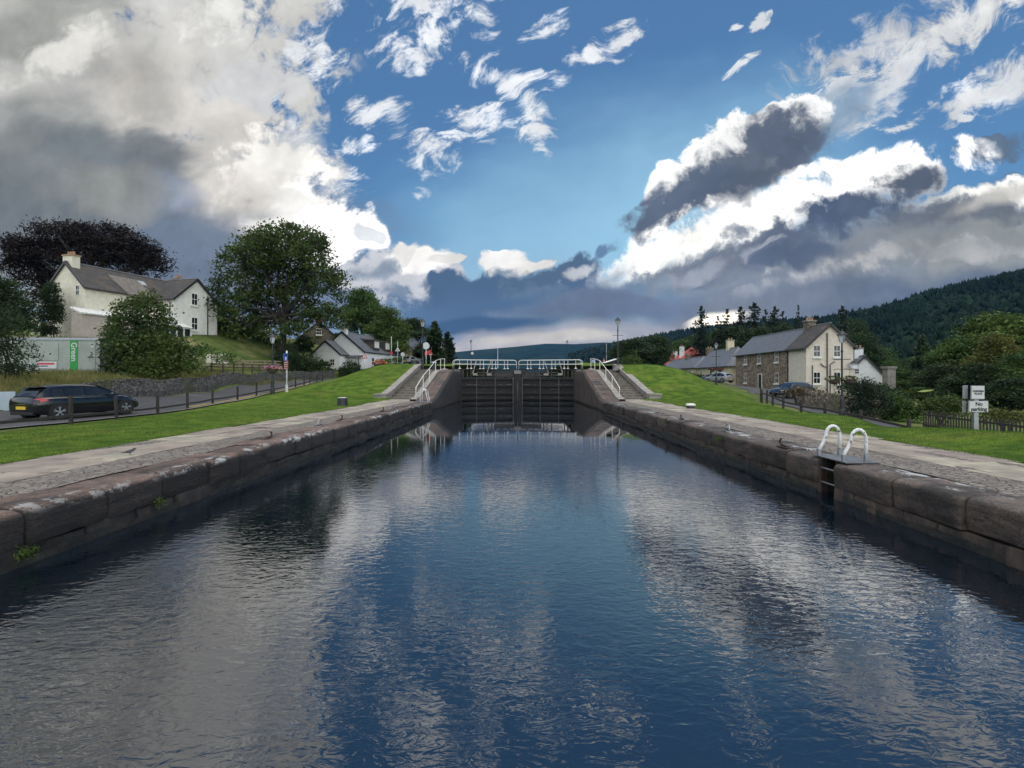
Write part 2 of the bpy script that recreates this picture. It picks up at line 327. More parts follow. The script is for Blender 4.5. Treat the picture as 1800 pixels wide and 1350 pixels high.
# ------------------------------------------------------------------ mesh builder
class MB:
    def __init__(s): s.v = []; s.f = []
    def add(s, vs, fs):
        o = len(s.v); s.v += [tuple(x) for x in vs]; s.f += [tuple(i+o for i in f) for f in fs]; return s
    def box8(s, p):            # p: four bottom corners, four top corners
        return s.add(p, [(3, 2, 1, 0), (4, 5, 6, 7), (0, 1, 5, 4), (1, 2, 6, 5), (2, 3, 7, 6), (3, 0, 4, 7)])
    def box(s, c, d, M=None, taper=1.0):
        x, y, z = (q/2 for q in d); pts = []
        for k, sz in ((1, -z), (taper, z)):
            for a, b in ((-1, -1), (1, -1), (1, 1), (-1, 1)): pts.append(Vector((a*x*k, b*y*k, sz)))
        if M is not None: pts = [M @ p for p in pts]
        return s.box8([p+Vector(c) for p in pts])
    def beam(s, p, q, w, h, up=(0, 0, 1)):     # a bar of section w by h from p to q
        p, q = Vector(p), Vector(q); d = (q-p).normalized(); sd = d.cross(Vector(up))
        if sd.length < 1e-4: sd = Vector((1, 0, 0))
        sd.normalize(); u = sd.cross(d).normalized(); sd *= w/2; u *= h/2
        return s.box8([p-sd-u, p+sd-u, p+sd+u, p-sd+u, q-sd-u, q+sd-u, q+sd+u, q-sd+u])
    def tube(s, pts, r, n=8, caps=True):
        pts = [Vector(p) for p in pts]; rs = r if isinstance(r, (list, tuple)) else [r]*len(pts); o = len(s.v); prev = None
        for i, p in enumerate(pts):
            d = ((pts[min(i+1, len(pts)-1)]-pts[max(i-1, 0)])).normalized()
            if prev is None:
                a = d.orthogonal().normalized()
            else:
                a = (prev-d*prev.dot(d)); a = a.normalized() if a.length > 1e-5 else d.orthogonal().normalized()
            prev = a; b = d.cross(a)
            for k in range(n):
                t = 2*math.pi*k/n; s.v.append(tuple(p+(a*math.cos(t)+b*math.sin(t))*rs[i]))
        for i in range(len(pts)-1):
            for k in range(n):
                s.f.append((o+i*n+k, o+i*n+(k+1) % n, o+(i+1)*n+(k+1) % n, o+(i+1)*n+k))
        if caps:
            s.f.append(tuple(o+k for k in reversed(range(n)))); e = o+(len(pts)-1)*n; s.f.append(tuple(e+k for k in range(n)))
        return s
    def lathe(s, prof, c=(0, 0, 0), n=16, axis='z', sy=1.0, caps=True):
        o = len(s.v); c = Vector(c)
        for r, z in prof:
            for k in range(n):
                t = 2*math.pi*k/n; p = (r*math.cos(t), r*math.sin(t)*sy, z)
                if axis == 'x': p = (p[2], p[0], p[1])
                if axis == 'y': p = (p[0], p[2], p[1])
                s.v.append(tuple(c+Vector(p)))
        for i in range(len(prof)-1):
            for k in range(n): s.f.append((o+i*n+k, o+i*n+(k+1) % n, o+(i+1)*n+(k+1) % n, o+(i+1)*n+k))
        if caps: s.f.append(tuple(o+k for k in reversed(range(n)))); e = o+(len(prof)-1)*n; s.f.append(tuple(e+k for k in range(n)))
        return s
    def sphere(s, c, r, n=12, m=8):
        r = r if isinstance(r, (tuple, list)) else (r, r, r); o = len(s.v)
        for i in range(m+1):
            a = math.pi*i/m-math.pi/2
            for k in range(n):
                t = 2*math.pi*k/n; s.v.append((c[0]+r[0]*math.cos(a)*math.cos(t), c[1]+r[1]*math.cos(a)*math.sin(t), c[2]+r[2]*math.sin(a)))
        for i in range(m):
            for k in range(n): s.f.append((o+i*n+k, o+i*n+(k+1) % n, o+(i+1)*n+(k+1) % n, o+(i+1)*n+k))
        return s
    def prism(s, poly, h0, h1):   # polygons of 3-d points: two matching outlines
        n = len(h0); o = len(s.v); s.v += [tuple(p) for p in h0]+[tuple(p) for p in h1]
        s.f.append(tuple(o+i for i in reversed(range(n)))); s.f.append(tuple(o+n+i for i in range(n)))
        for i in range(n): s.f.append((o+i, o+(i+1) % n, o+n+(i+1) % n, o+n+i))
        return s
    def grid(s, rows):            # list of rows of points
        o = len(s.v); n = len(rows[0])
        for r in rows: s.v += [tuple(p) for p in r]
        for i in range(len(rows)-1):
            for k in range(n-1): s.f.append((o+i*n+k, o+i*n+k+1, o+(i+1)*n+k+1, o+(i+1)*n+k))
        return s
    def loft(s, rings, caps=True):   # closed rings
        o = len(s.v); n = len(rings[0])
        for r in rings: s.v += [tuple(p) for p in r]
        for i in range(len(rings)-1):
            for k in range(n): s.f.append((o+i*n+k, o+i*n+(k+1) % n, o+(i+1)*n+(k+1) % n, o+(i+1)*n+k))
        if caps:
            s.f.append(tuple(o+k for k in reversed(range(n)))); e = o+(len(rings)-1)*n; s.f.append(tuple(e+k for k in range(n)))
        return s
    def build(s, name, m, parent=None, smooth=False, off=None, bevel=0, local=False, autos=None):
        """link as one mesh object; points are world points unless local, and the mesh hangs from its parent's origin"""
        me = bpy.data.meshes.new(name)
        org = Vector(off) if off is not None else Vector((0, 0, 0))
        if parent is not None and not local: org = wloc(parent)
        me.from_pydata([tuple(Vector(p)-org) for p in s.v], [], s.f); me.materials.append(m)
        bm = bmesh.new(); bm.from_mesh(me); bmesh.ops.recalc_face_normals(bm, faces=bm.faces); bm.to_mesh(me); bm.free()
        if smooth:
            for p in me.polygons: p.use_smooth = True
        o = bpy.data.objects.new(name, me); COL.objects.link(o)
        if parent is not None: o.parent = parent
        elif off is not None: o.location = org
        if bevel:
            b = o.modifiers.new('bevel', 'BEVEL'); b.width = bevel; b.segments = 2; b.limit_method = 'ANGLE'; b.angle_limit = R(40)
        if autos:
            e = o.modifiers.new('split', 'EDGE_SPLIT'); e.split_angle = R(autos)
            for p in me.polygons: p.use_smooth = True
        return o
def wloc(o):
    p = Vector((0, 0, 0))
    while o is not None: p += o.location; o = o.parent
    return p
def meshnp(name, V, Fc, m, parent=None, smooth=False, off=None):
    V = np.asarray(V, dtype=np.float32).reshape(-1, 3); Fc = np.asarray(Fc, dtype=np.int32); k = Fc.shape[1]
    if off is not None: V = V-np.asarray(off, dtype=np.float32)
    me = bpy.data.meshes.new(name); me.vertices.add(len(V)); me.vertices.foreach_set('co', V.ravel())
    me.loops.add(Fc.size); me.loops.foreach_set('vertex_index', Fc.ravel())
    me.polygons.add(len(Fc)); me.polygons.foreach_set('loop_start', np.arange(0, Fc.size, k, dtype=np.int32))
    if smooth: me.polygons.foreach_set('use_smooth', np.ones(len(Fc), dtype=bool))
    me.materials.append(m); me.update(calc_edges=True); me.validate()
    o = bpy.data.objects.new(name, me); COL.objects.link(o)
    if parent is not None: o.parent = parent
    return o
def tag(o, label=None, cat=None, group=None, kind=None):
    for k, vv in (('label', label), ('category', cat), ('group', group), ('kind', kind)):
        if vv: o[k] = vv
    return o
def thing(name, label, cat, loc=(0, 0, 0), group=None, rz=0):
    o = bpy.data.objects.new(name, None); COL.objects.link(o); o.location = loc; o.rotation_euler = (0, 0, rz); o.empty_display_size = .3
    return tag(o, label, cat, group)
def copy_tree(o, parent=None):
    c = o.copy(); COL.objects.link(c)
    if parent is not None: c.parent = parent
    for ch in list(o.children): copy_tree(ch, c)
    return c
def text_mb(txt, size, depth=.004):
    """lettering turned into mesh points in the x/z plane, centred, facing -y"""
    cu = bpy.data.curves.new('t', 'FONT'); cu.body = txt; cu.size = size; cu.extrude = depth; cu.offset = size*.018; cu.align_x = 'CENTER'; cu.align_y = 'CENTER'; cu.space_line = .85
    o = bpy.data.objects.new('t', cu); COL.objects.link(o); dg = bpy.context.evaluated_depsgraph_get(); dg.update()
    me = bpy.data.meshes.new_from_object(o.evaluated_get(dg)); b = MB()
    b.v = [(p.co.x, -p.co.z, p.co.y) for p in me.vertices]; b.f = [tuple(p.vertices) for p in me.polygons]
    bpy.data.objects.remove(o); bpy.data.curves.remove(cu); bpy.data.meshes.remove(me); return b

# ------------------------------------------------------------------ ground shape
CTRL = np.array([
 (-9.3,0,0),(-9.3,10,0),(-9.3,20,0),(-9.3,30,0),(-9.9,36,.05),(-15,5,-.03),(-15,16,-.02),(-16,22,-.09),(-17.7,31,.05),(-18.5,38,.4),(-19.5,45,.68),(-22.4,60,1.25),
 (-18.5,8,-.3),(-19,20,-.22),(-20.5,28,0),(-21.5,35,.2),(-23,45,.55),(-26,60,1.15),(-25.2,70,1.5),(-24.2,80,2.5),(-22.5,90,3.7),(-21,100,4.5),(-22,135,5.8),(-24,150,6),
 (-10.5,40,.55),(-10.5,44,1.5),(-10.5,48,2.5),(-10,52,2.95),(-13.8,52,3.0),(-16.6,52,2.2),(-17.9,52,1.7),(-12,44,1.55),(-14,40,.6),(-14,44,1.45),(-15,48,1.9),(-13,36,.1),(-11,60,3.1),(-14,60,3.0),(-18,62,2.4),(-8,60,3.3),(-7,68,3.7),(-8,80,3.6),(-8,110,3.8),(-14,80,3.6),
 (-21.9,14,-.1),(-22,20,.0),(-22.6,27,.12),(-23.5,34,.32),(-24.7,41,.5),(-26.3,50,.85),(-28.6,61,1.15),(-28.7,70,1.45),(-27.8,78,1.75),(-25.4,27,1.25),(-26.6,34,1.4),(-27.6,41,1.5),(-31,38,1.75),(-29,46.5,2.1),(-31,58,2.25),(-31.2,68,2.4),(-34,54,2.5),(-32,74,2.8),(-30.4,76,2.9),(-36,62,4.0),(-35.5,76,5.6),(-37,50,3.6),
 (-45,62,6.6),(-40,66,6.4),(-52,62,6.8),(-47,54,5.7),(-42,50,5.2),(-60,70,8),(-42,90,9),(-33,95,4.8),(-31,86,3.4),(-26,84,3.2),(-28,80,2.5),(-45,130,10),(-30,130,8),(-80,100,12),(-100,60,11),(-60,44,4.5),(-50,39.5,2.2),(-40,39.5,1.9),(-38,36,1.6),(-38,30,1.3),(-30,24,1.2),(-25,20,.9),(-26,14,.6),(-45,20,1),(-70,20,2),(-100,10,3),(-100,140,13),
 (8.8,0,0),(8.8,10,0),(8.8,20,0),(8.8,30,0),(9.6,35,.03),(13.4,0,0),(13.4,5,0),(13.4,10,0),(13.4,15,0),(13.4,20,0),(13.4,26,.02),(11,5,0),(11,15,0),(11,25,0),(14.7,4,-1.7),(14.3,6,-.95),(14.3,10,-.9),(14.3,16,-.75),(14.3,20,-.5),(14.6,10,-1.4),(14.6,16,-1.05),(14.6,20,-.66),(14.6,25,-.45),(17,4,-1.9),(17,10,-1.7),(17,16,-1.2),(17,20,-.95),(18,30,-.55),(19.3,36,-.4),(21,40,-.35),(21.5,18,-1.15),(22.5,27,-1.1),(30,10,-2),(30,25,-1.6),
 (40,65,-.4),(37,62,-.3),(36.5,86,.4),(44,60,-.7),(33,62,-.1),(33,72,.35),(32,85,.9),(31,100,1.6),(40,105,1.5),
 (15.4,31.5,.0),(10.5,38,.15),(12,38,.25),(14,38,.3),(16.5,38,.1),(12,42,1.2),(14,42,1.2),(11,48,2.65),(10.5,52,2.95),(12.8,49,2.9),(14,52,2.9),(16.3,48,2.05),(18.1,48,1.15),(18.2,42,.22),(17,52,2.2),(19.5,50,.9),(21,45,0),(22,55,.3),(26,50,-.1),
 (12,60,3.2),(12,100,3.5),(18,75,2.9),(20,110,3),(8,70,3.4),(8,110,3.6),(28,140,3),
 (60,30,-2.2),(60,60,-2.2),(60,100,-1),(100,40,-4),(100,100,-4),(100,140,-3),(50,140,2.5)], dtype=float)
def _tps():
    X = CTRL[:, :2]/20; n = len(X); d2 = ((X[:, None]-X[None])**2).sum(-1); K = np.where(d2 > 0, d2*np.log(np.maximum(d2, 1e-12)), 0)
    K += np.eye(n)*.004; A = np.zeros((n+3, n+3)); A[:n, :n] = K; A[:n, n] = 1; A[:n, n+1:] = X; A[n, :n] = 1; A[n+1:, :n] = X.T
    return X, np.linalg.solve(A, np.concatenate([CTRL[:, 2], np.zeros(3)]))
_TX, _TW = _tps()
def sst(x, a, b):
    t = np.clip((x-a)/(b-a), 0, 1); return t*t*(3-2*t)
def heights(X, Y):
    X = np.asarray(X, float); Y = np.asarray(Y, float); sh = X.shape
    x = np.clip(X.ravel(), -100, 100)/20; y = np.clip(Y.ravel(), 0, 145)/20; out = np.zeros(len(x))
    for i in range(0, len(x), 20000):
        d2 = (x[i:i+20000, None]-_TX[None, :, 0])**2+(y[i:i+20000, None]-_TX[None, :, 1])**2
        out[i:i+20000] = (np.where(d2 > 0, d2*np.log(np.maximum(d2, 1e-12)), 0)) @ _TW[:-3]+_TW[-3]+_TW[-2]*x[i:i+20000]+_TW[-1]*y[i:i+20000]
    out = out.reshape(sh)
    flat = (1-sst(np.abs(X), 9.4, 11.5))*(1-sst(Y, 35, 37))      # the quays are level
    out = out*(1-flat)
    far = sst(np.hypot(np.maximum(np.abs(X)-100, 0), np.maximum(Y-145, 0)), 0, 250)
    return out*(1-far)+np.where(X < 0, 6.0, 0.0)*far
def gh(x, y): return float(heights(np.array([x]), np.array([y]))[0])
def drop(px, Y, dz=0):
    x = (px-CX)/F*Y; return Vector((x, Y, gh(x, Y)+dz))
# ------------------------------------------------------------------ materials of the setting
M_grass = mat('lawn_grass', (.118, .182, .018), (.046, .095, .009), 1.4, .95, .06, 26, detail=12, lo=.42, hi=.60, c3=(.17, .175, .035), scale3=.45, lo3=.52, hi3=.80, spec=.15)
M_wild = mat('rough_grass', (.10, .13, .03), (.05, .08, .018), .7, .95, .08, 6, detail=8, c3=(.22, .19, .09), scale3=.25, lo3=.5, hi3=.7, spec=.15)
M_road = mat('asphalt', (.058, .055, .059), (.036, .035, .038), 1.2, .75, .004, 90, detail=8, c3=(.10, .097, .095), scale3=.4, lo3=.55, hi3=.7)
M_flag = mat('flagstone', (.37, .315, .245), (.20, .175, .145), 1.7, .8, .02, 12, detail=10, c3=(.115, .10, .09), scale3=1.1, lo3=.56, hi3=.66, island=.17)
M_cob = stonemat('cobble_setts', (.15, .128, .11), (.25, .215, .185), (.085, .074, .06), 8, (1, 1, 1), .03, .06)
M_red = mat('red_sandstone_coping', (.17, .105, .075), (.075, .058, .052), 1.6, .82, .03, 7, detail=10, c3=(.035, .034, .036), scale3=.8, lo3=.5, hi3=.62)
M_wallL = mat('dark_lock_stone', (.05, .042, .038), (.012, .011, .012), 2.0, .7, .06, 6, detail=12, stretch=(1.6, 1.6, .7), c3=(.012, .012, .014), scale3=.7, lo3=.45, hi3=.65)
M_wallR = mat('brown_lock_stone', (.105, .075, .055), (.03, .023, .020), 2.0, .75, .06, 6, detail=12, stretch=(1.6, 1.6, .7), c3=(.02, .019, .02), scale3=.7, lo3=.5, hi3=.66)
M_wet = mat('wet_slimy_stone', (.035, .032, .022), (.010, .010, .010), 1.5, .4, .05, 6, detail=10)
M_lich = mat('white_lichen', (.62, .63, .63), (.30, .30, .30), 14, .95, .004, 40)
M_ashlar = mat('grey_dressed_stone', (.34, .31, .27), (.19, .175, .16), 2.2, .85, .02, 18, detail=8)
M_tread = mat('worn_step_stone', (.26, .23, .19), (.13, .115, .10), 2.5, .85, .02, 16, detail=8)
M_rubble = stonemat('rubble_wall', (.055, .052, .054), (.20, .185, .17), (.014, .014, .014), 5.2, (1, 1, 1.7), .06, .10, c3=(.09, .10, .05))
M_rubb2 = stonemat('mossy_rubble', (.11, .085, .065), (.36, .30, .22), (.02, .018, .014), 4.4, (1, 1, 1.5), .06, .10, c3=(.12, .13, .05))
M_white = mat('white_paint', (.80, .79, .74), (.66, .65, .60), 9, .45, .001, 60)
M_whitew = mat('weathered_white_paint', (.78, .78, .76), (.60, .60, .58), 7, .5, .003, 40, c3=(.17, .13, .10), scale3=11, lo3=.565, hi3=.62)
M_black = mat('black_iron', (.014, .015, .017), (.03, .03, .032), 12, .45, .002, 60)
M_steel = mat('galvanised_steel', (.42, .44, .46), (.30, .31, .33), 10, .35, .001, 60, metal=.8)
M_rust = mat('rusty_iron', (.09, .05, .035), (.03, .024, .022), 20, .6, .004, 60, metal=.5)
M_timber = mat('dark_wet_timber', (.0105, .009, .0085), (.004, .0037, .004), 2.2, .6, .02, 10, detail=8, stretch=(2.5, 2.5, .5), c3=(.028, .022, .019), scale3=1.3, lo3=.58, hi3=.75)
M_iron = mat('grey_gate_iron', (.10, .09, .083), (.045, .042, .042), 3, .55, .006, 30)

# ------------------------------------------------------------------ ground
def nonuni(parts):
    out = []
    for a, b, st in parts: out += list(np.arange(a, b, st))
    return np.array(out+[parts[-1][1]])
WX = 6.6
xs = nonuni([(-6000, -1000, 1000), (-1000, -200, 100), (-200, -100, 20), (-100, -50, 4), (-50, -30, 1.2), (-30, -WX, .65), (-WX, WX, .6), (WX, 24, .6), (24, 50, 1.3), (50, 100, 4), (100, 200, 20), (200, 1000, 100), (1000, 6000, 1000)])
ys = nonuni([(-60, -10, 10), (-10, 0, 2), (0, 52, .6), (52, 84, 1.2), (84, 150, 4), (150, 400, 25), (400, 1000, 100), (1000, 9000, 1000)])
def ground_patch(name, m, keep, kind, dz=0.0):
    GX, GY = np.meshgrid(xs, ys); GZ = heights(GX, GY)+dz
    V = np.stack([GX, GY, GZ], -1).reshape(-1, 3); nx = len(xs)
    i, j = np.meshgrid(np.arange(len(ys)-1), np.arange(nx-1), indexing='ij')
    cx = (xs[j]+xs[j+1])/2; cy = (ys[i]+ys[i+1])/2; k = keep(cx, cy)
    a = (i*nx+j)[k]; Fc = np.stack([a, a+1, a+nx+1, a+nx], -1)
    used = np.unique(Fc); re = np.zeros(len(V), int); re[used] = np.arange(len(used))
    return tag(meshnp(name, V[used], re[Fc], m, smooth=True), kind='structure')
def in_lock(x, y): return (np.abs(x) < WX+.02) & (y > -60)
def is_lawn(x, y):
    fl = np.interp(y, [-60, 5, 16, 22, 31, 38, 45, 60, 75], [-15, -15, -15.2, -16.2, -17.9, -18.7, -19.8, -22.6, -24])
    fr = np.interp(y, [-60, 5, 25, 32, 40, 46, 52, 70], [13.8, 13.8, 13.8, 15.4, 18.4, 20.4, 21.5, 24])
    return (x > fl) & (x < fr) & (y < 112)
in_stair = lambda x, y: (np.abs(x) < 9.75) & (y > 37.3) & (y < 51.6)
ground_patch('lawn', M_grass, lambda x, y: is_lawn(x, y) & ~in_lock(x, y) & ~in_stair(x, y) & ~((np.abs(x) < 8.9) & (y < 38.2)), 'structure')
ground_patch('ground', M_wild, lambda x, y: ~is_lawn(x, y) & ~in_lock(x, y), 'structure')
def strip(name, m, line, dz, kind='structure', n=6, step=1.0):
    """a sheet draped over the ground along a list of (x, y, half width)"""
    pts = []
    for (x0, y0, w0), (x1, y1, w1) in zip(line, line[1:]):
        k = max(2, int(math.hypot(x1-x0, y1-y0)/step))
        pts += [(x0+(x1-x0)*t/k, y0+(y1-y0)*t/k, w0+(w1-w0)*t/k) for t in range(k)]
    pts.append(line[-1]); rows = []
    for i, (x, y, hw) in enumerate(pts):
        a, b = pts[max(i-1, 0)], pts[min(i+1, len(pts)-1)]; d = Vector((b[0]-a[0], b[1]-a[1], 0)).normalized(); s = Vector((d.y, -d.x, 0))
        q = [Vector((x, y, 0))+s*hw*(2*k/n-1) for k in range(n+1)]; hs = heights(np.array([p.x for p in q]), np.array([p.y for p in q]))
        rows.append([(p.x, p.y, h+dz) for p, h in zip(q, hs)])
    return tag(MB().grid(rows).build(name, m, smooth=True), kind=kind)
ROADL = [(-19.0, -20, 2.7), (-19.0, 8, 2.7), (-19.0, 18, 2.6), (-20.1, 28, 2.6), (-21.2, 38, 2.5), (-22.6, 46, 2.5), (-25.6, 60, 2.6), (-25.2, 70, 2.6), (-23.2, 84, 2.8), (-20.5, 100, 2.8), (-21, 120, 2.8), (-23, 150, 2.8)]
strip('road', M_road, ROADL, .05)
strip('kerb', M_ashlar, [(x+w_+.10, y, .08) for x, y, w_ in ROADL[:8]], .07, n=1)
M_yel = mat('yellow_road_paint', (.55, .40, .08), (.42, .30, .07), 3, .8)
for o_ in (.35, .55): strip('road_marking', M_yel, [(x+w_-o_, y, .05) for x, y, w_ in ROADL[3:7]], .056, n=1)
ROADR = [(16.9, -20, 1.7), (16.9, 8, 1.7), (17.1, 20, 1.7), (18.1, 29, 1.8), (20.9, 38, 2.0), (25, 48, 2.2), (29.5, 60, 2.4), (31, 72, 2.4), (30.2, 90, 2.4), (30, 120, 2.4)]
strip('lane', M_road, ROADR, .05)
# quay paving: flagstones, setts
def slabs(side, name):
    b = MB(); r = random.Random(11+side); y = -6.0
    edges_x = [7.36, 8.15, 8.98]
    for c in range(2):
        y = -6.0-r.random()
        while y < 38.5:
            l = r.uniform(.75, 1.55); x0, x1 = edges_x[c]+r.uniform(-.02, .02)+.018, edges_x[c+1]-.018+(r.uniform(-.08, .22) if c else r.uniform(-.02, .02))
            if y > 26: x1 += (y-26)*.045*(c == 1)
            z = r.uniform(.008, .024); t = [r.uniform(-.007, .007) for _ in range(4)]
            g = .02
            p = [(side*x0, y+g, -.08), (side*x1, y+g, -.08), (side*x1, y+l-g, -.08), (side*x0, y+l-g, -.08)]
            b.box8(p+[(q[0], q[1], z+t[i]) for i, q in enumerate(p)]); y += l
    return tag(b.build(name, M_flag, bevel=.01), kind='structure')
for sd, nm in ((-1, 'path'), (1, 'footpath')):
    slabs(sd, nm)
    b = MB(); rows = []
    for y in np.arange(-6, 38.6, .5): rows.append([(sd*x, y, .005+.012*math.sin(y*1.7+x*5)) for x in np.linspace(6.4, 9.05, 8)])
    tag(b.grid(rows).build('cobble_strip', M_cob, smooth=True), kind='structure')
# upper quay beside the gates
b = MB()
for sd in (-1, 1): b.box((sd*7.9, 52.6, 2.40), (4.2, 4.6, .12))
tag(b.build('upper_path', M_tread), kind='structure')

# ------------------------------------------------------------------ water
def water_mat():
    m = bpy.data.materials.new('canal_water'); m.use_nodes = True; t = m.node_tree; N = t.nodes; L = t.links; b = N['Principled BSDF']
    b.inputs['Base Color'].default_value = (.002, .006, .011, 1); b.inputs['Roughness'].default_value = .0; b.inputs['IOR'].default_value = 2.4
    tc = N.new('ShaderNodeTexCoord')
    def noi(s, d, st=(1, 1, 1), dist=0.0, ro=.5, rot=0):
        mp = N.new('ShaderNodeMapping'); mp.inputs[3].default_value = st; mp.inputs[2].default_value = (0, 0, R(rot)); L.new(tc.outputs['Object'], mp.inputs[0])
        n = N.new('ShaderNodeTexNoise'); n.inputs['Scale'].default_value = s; n.inputs['Detail'].default_value = d; n.inputs['Roughness'].default_value = ro; n.inputs['Distortion'].default_value = dist
        L.new(mp.outputs[0], n.inputs['Vector']); return n.outputs['Fac']
    def ma(op, a, c):
        q = N.new('ShaderNodeMath'); q.operation = op
        for i, vv in enumerate((a, c)):
            if isinstance(vv, float): q.inputs[i].default_value = vv
            else: L.new(vv, q.inputs[i])
        return q.outputs[0]
    h = ma('MULTIPLY', noi(4.6, 2, (.7, 1.15, 1), .6, rot=8), .8)
    h = ma('ADD', h, ma('MULTIPLY', noi(10.5, 2, (.62, 1.2, 1), .9, rot=-10), .9))
    h = ma('ADD', h, ma('MULTIPLY', noi(1.1, 1, (.8, 1, 1), .3), .8))
    calm = N.new('ShaderNodeMapRange'); calm.inputs[1].default_value = .3; calm.inputs[2].default_value = .62; calm.inputs[3].default_value = .22; calm.inputs[4].default_value = 1.0
    L.new(noi(.16, 3, (1, .6, 1), .5), calm.inputs[0]); sy_ = N.new('ShaderNodeSeparateXYZ'); L.new(tc.outputs['Object'], sy_.inputs[0]); far = N.new('ShaderNodeMapRange'); far.inputs[1].default_value = 4; far.inputs[2].default_value = 20; far.inputs[3].default_value = 1.0; far.inputs[4].default_value = .05
    L.new(sy_.outputs[1], far.inputs[0]); h = ma('MULTIPLY', ma('MULTIPLY', h, calm.outputs[0]), far.outputs[0])      # sheltered below the gates
    bp = N.new('ShaderNodeBump'); bp.inputs['Strength'].default_value = 1.0; bp.inputs['Distance'].default_value = .0068
    L.new(h, bp.inputs['Height']); L.new(bp.outputs[0], b.inputs['Normal']); return m
M_water = water_mat(); WZ = -.66
b = MB().grid([[(x, y, WZ) for x in (-7.5, 7.5)] for y in (-40, 54.5)]); tag(b.build('water', M_water), kind='structure')
b = MB().grid([[(x, y, 1.75) for x in (-WX, WX)] for y in (54.6, 125)]); tag(b.build('upper_water', M_water), kind='structure')
b = MB().grid([[(x, y, -2.2) for x in (-7.5, 7.5)] for y in (-40, 54.5)]); tag(b.build('canal_bed', M_wet), kind='structure')

# ------------------------------------------------------------------ lock walls
def coping_mat(name, top1, top2, face1, face2, px0, px1, z0, z1, scl, thr, white):
    """weathered stone: brownish worn top, darker upright face, tooled grain, crusts of lichen or old paint in a band of the section"""
    m = bpy.data.materials.new(name); MATS[name] = m; m.use_nodes = True; t = m.node_tree; N = t.nodes; L = t.links; b = N['Principled BSDF']
    tc = N.new('ShaderNodeTexCoord'); gp_ = N.new('ShaderNodeNewGeometry'); sp = N.new('ShaderNodeSeparateXYZ'); L.new(gp_.outputs['Position'], sp.inputs[0]); sn = N.new('ShaderNodeSeparateXYZ'); L.new(gp_.outputs['Normal'], sn.inputs[0])
    def noi(s, d, st=(1, 1, 1), ro=.62):
        mp = N.new('ShaderNodeMapping'); mp.inputs[3].default_value = st; L.new(gp_.outputs['Position'], mp.inputs[0]); n = N.new('ShaderNodeTexNoise'); n.inputs['Scale'].default_value = s; n.inputs['Detail'].default_value = d; n.inputs['Roughness'].default_value = ro; L.new(mp.outputs[0], n.inputs['Vector']); return n.outputs['Fac']
    def rg_(s, a, c, o0=0., o1=1.):
        r = N.new('ShaderNodeMapRange'); r.inputs[1].default_value = a; r.inputs[2].default_value = c; r.inputs[3].default_value = o0; r.inputs[4].default_value = o1; L.new(s, r.inputs[0]); return r.outputs[0]
    def ma(op, a, c):
        q = N.new('ShaderNodeMath'); q.operation = op
        for i, vv in enumerate((a, c)):
            if isinstance(vv, (int, float)): q.inputs[i].default_value = vv
            else: L.new(vv, q.inputs[i])
        return q.outputs[0]
    def mx(f, a, c):
        x = N.new('ShaderNodeMix'); x.data_type = 'RGBA'
        for i, vv in ((0, f), (6, a), (7, c)):
            if isinstance(vv, tuple): x.inputs[i].default_value = (*vv[:3], 1)
            else: L.new(vv, x.inputs[i])
        return x.outputs[2]
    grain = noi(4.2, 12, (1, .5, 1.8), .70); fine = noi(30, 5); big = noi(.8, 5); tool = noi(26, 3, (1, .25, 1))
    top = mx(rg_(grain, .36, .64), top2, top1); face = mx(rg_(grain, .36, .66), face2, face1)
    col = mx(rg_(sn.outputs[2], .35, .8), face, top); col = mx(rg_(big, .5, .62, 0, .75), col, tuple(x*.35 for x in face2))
    g = N.new('ShaderNodeHueSaturation'); L.new(col, g.inputs['Color']); L.new(rg_(fine, .3, .7, .45, 1.5), g.inputs['Value']); isl = g.outputs[0]
    g2 = N.new('ShaderNodeHueSaturation'); L.new(isl, g2.inputs['Color']); L.new(rg_(gp_.outputs['Random Per Island'], 0, 1, .62, 1.32), g2.inputs['Value']); col = g2.outputs[0]
    ax = ma('ABSOLUTE', sp.outputs[0], 0); band = ma('MULTIPLY', ma('MULTIPLY', rg_(ax, px0-.05, px0+.02), rg_(ax, px1+.02, px1-.06)), rg_(sp.outputs[2], z0, z1))
    sel = rg_(noi(.55, 3), .45, .56); li = ma('MULTIPLY', ma('MULTIPLY', band, sel), rg_(ma('ADD', noi(scl, 6, (1, .55, 1), .6), ma('MULTIPLY', fine, .25)), thr, thr+.05))
    col = mx(li, col, white); L.new(col, b.inputs['Base Color']); b.inputs['Roughness'].default_value = .78
    hgt = ma('ADD', ma('ADD', ma('MULTIPLY', grain, .9), ma('MULTIPLY', fine, .25)), ma('ADD', ma('MULTIPLY', tool, .3), ma('MULTIPLY', li, .15)))
    bp = N.new('ShaderNodeBump'); bp.inputs['Distance'].default_value = .035; L.new(hgt, bp.inputs['Height']); L.new(bp.outputs[0], b.inputs['Normal']); return m
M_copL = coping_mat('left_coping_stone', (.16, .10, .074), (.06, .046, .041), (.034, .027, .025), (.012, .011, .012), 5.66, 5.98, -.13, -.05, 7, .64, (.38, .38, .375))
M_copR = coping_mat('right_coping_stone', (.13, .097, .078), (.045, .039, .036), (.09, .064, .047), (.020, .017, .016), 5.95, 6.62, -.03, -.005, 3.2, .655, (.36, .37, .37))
from mathutils import noise as mn
def wob(x, y, z, a, s=1.3): return (mn.noise(Vector((x*s, y*s, z*s)))*a)
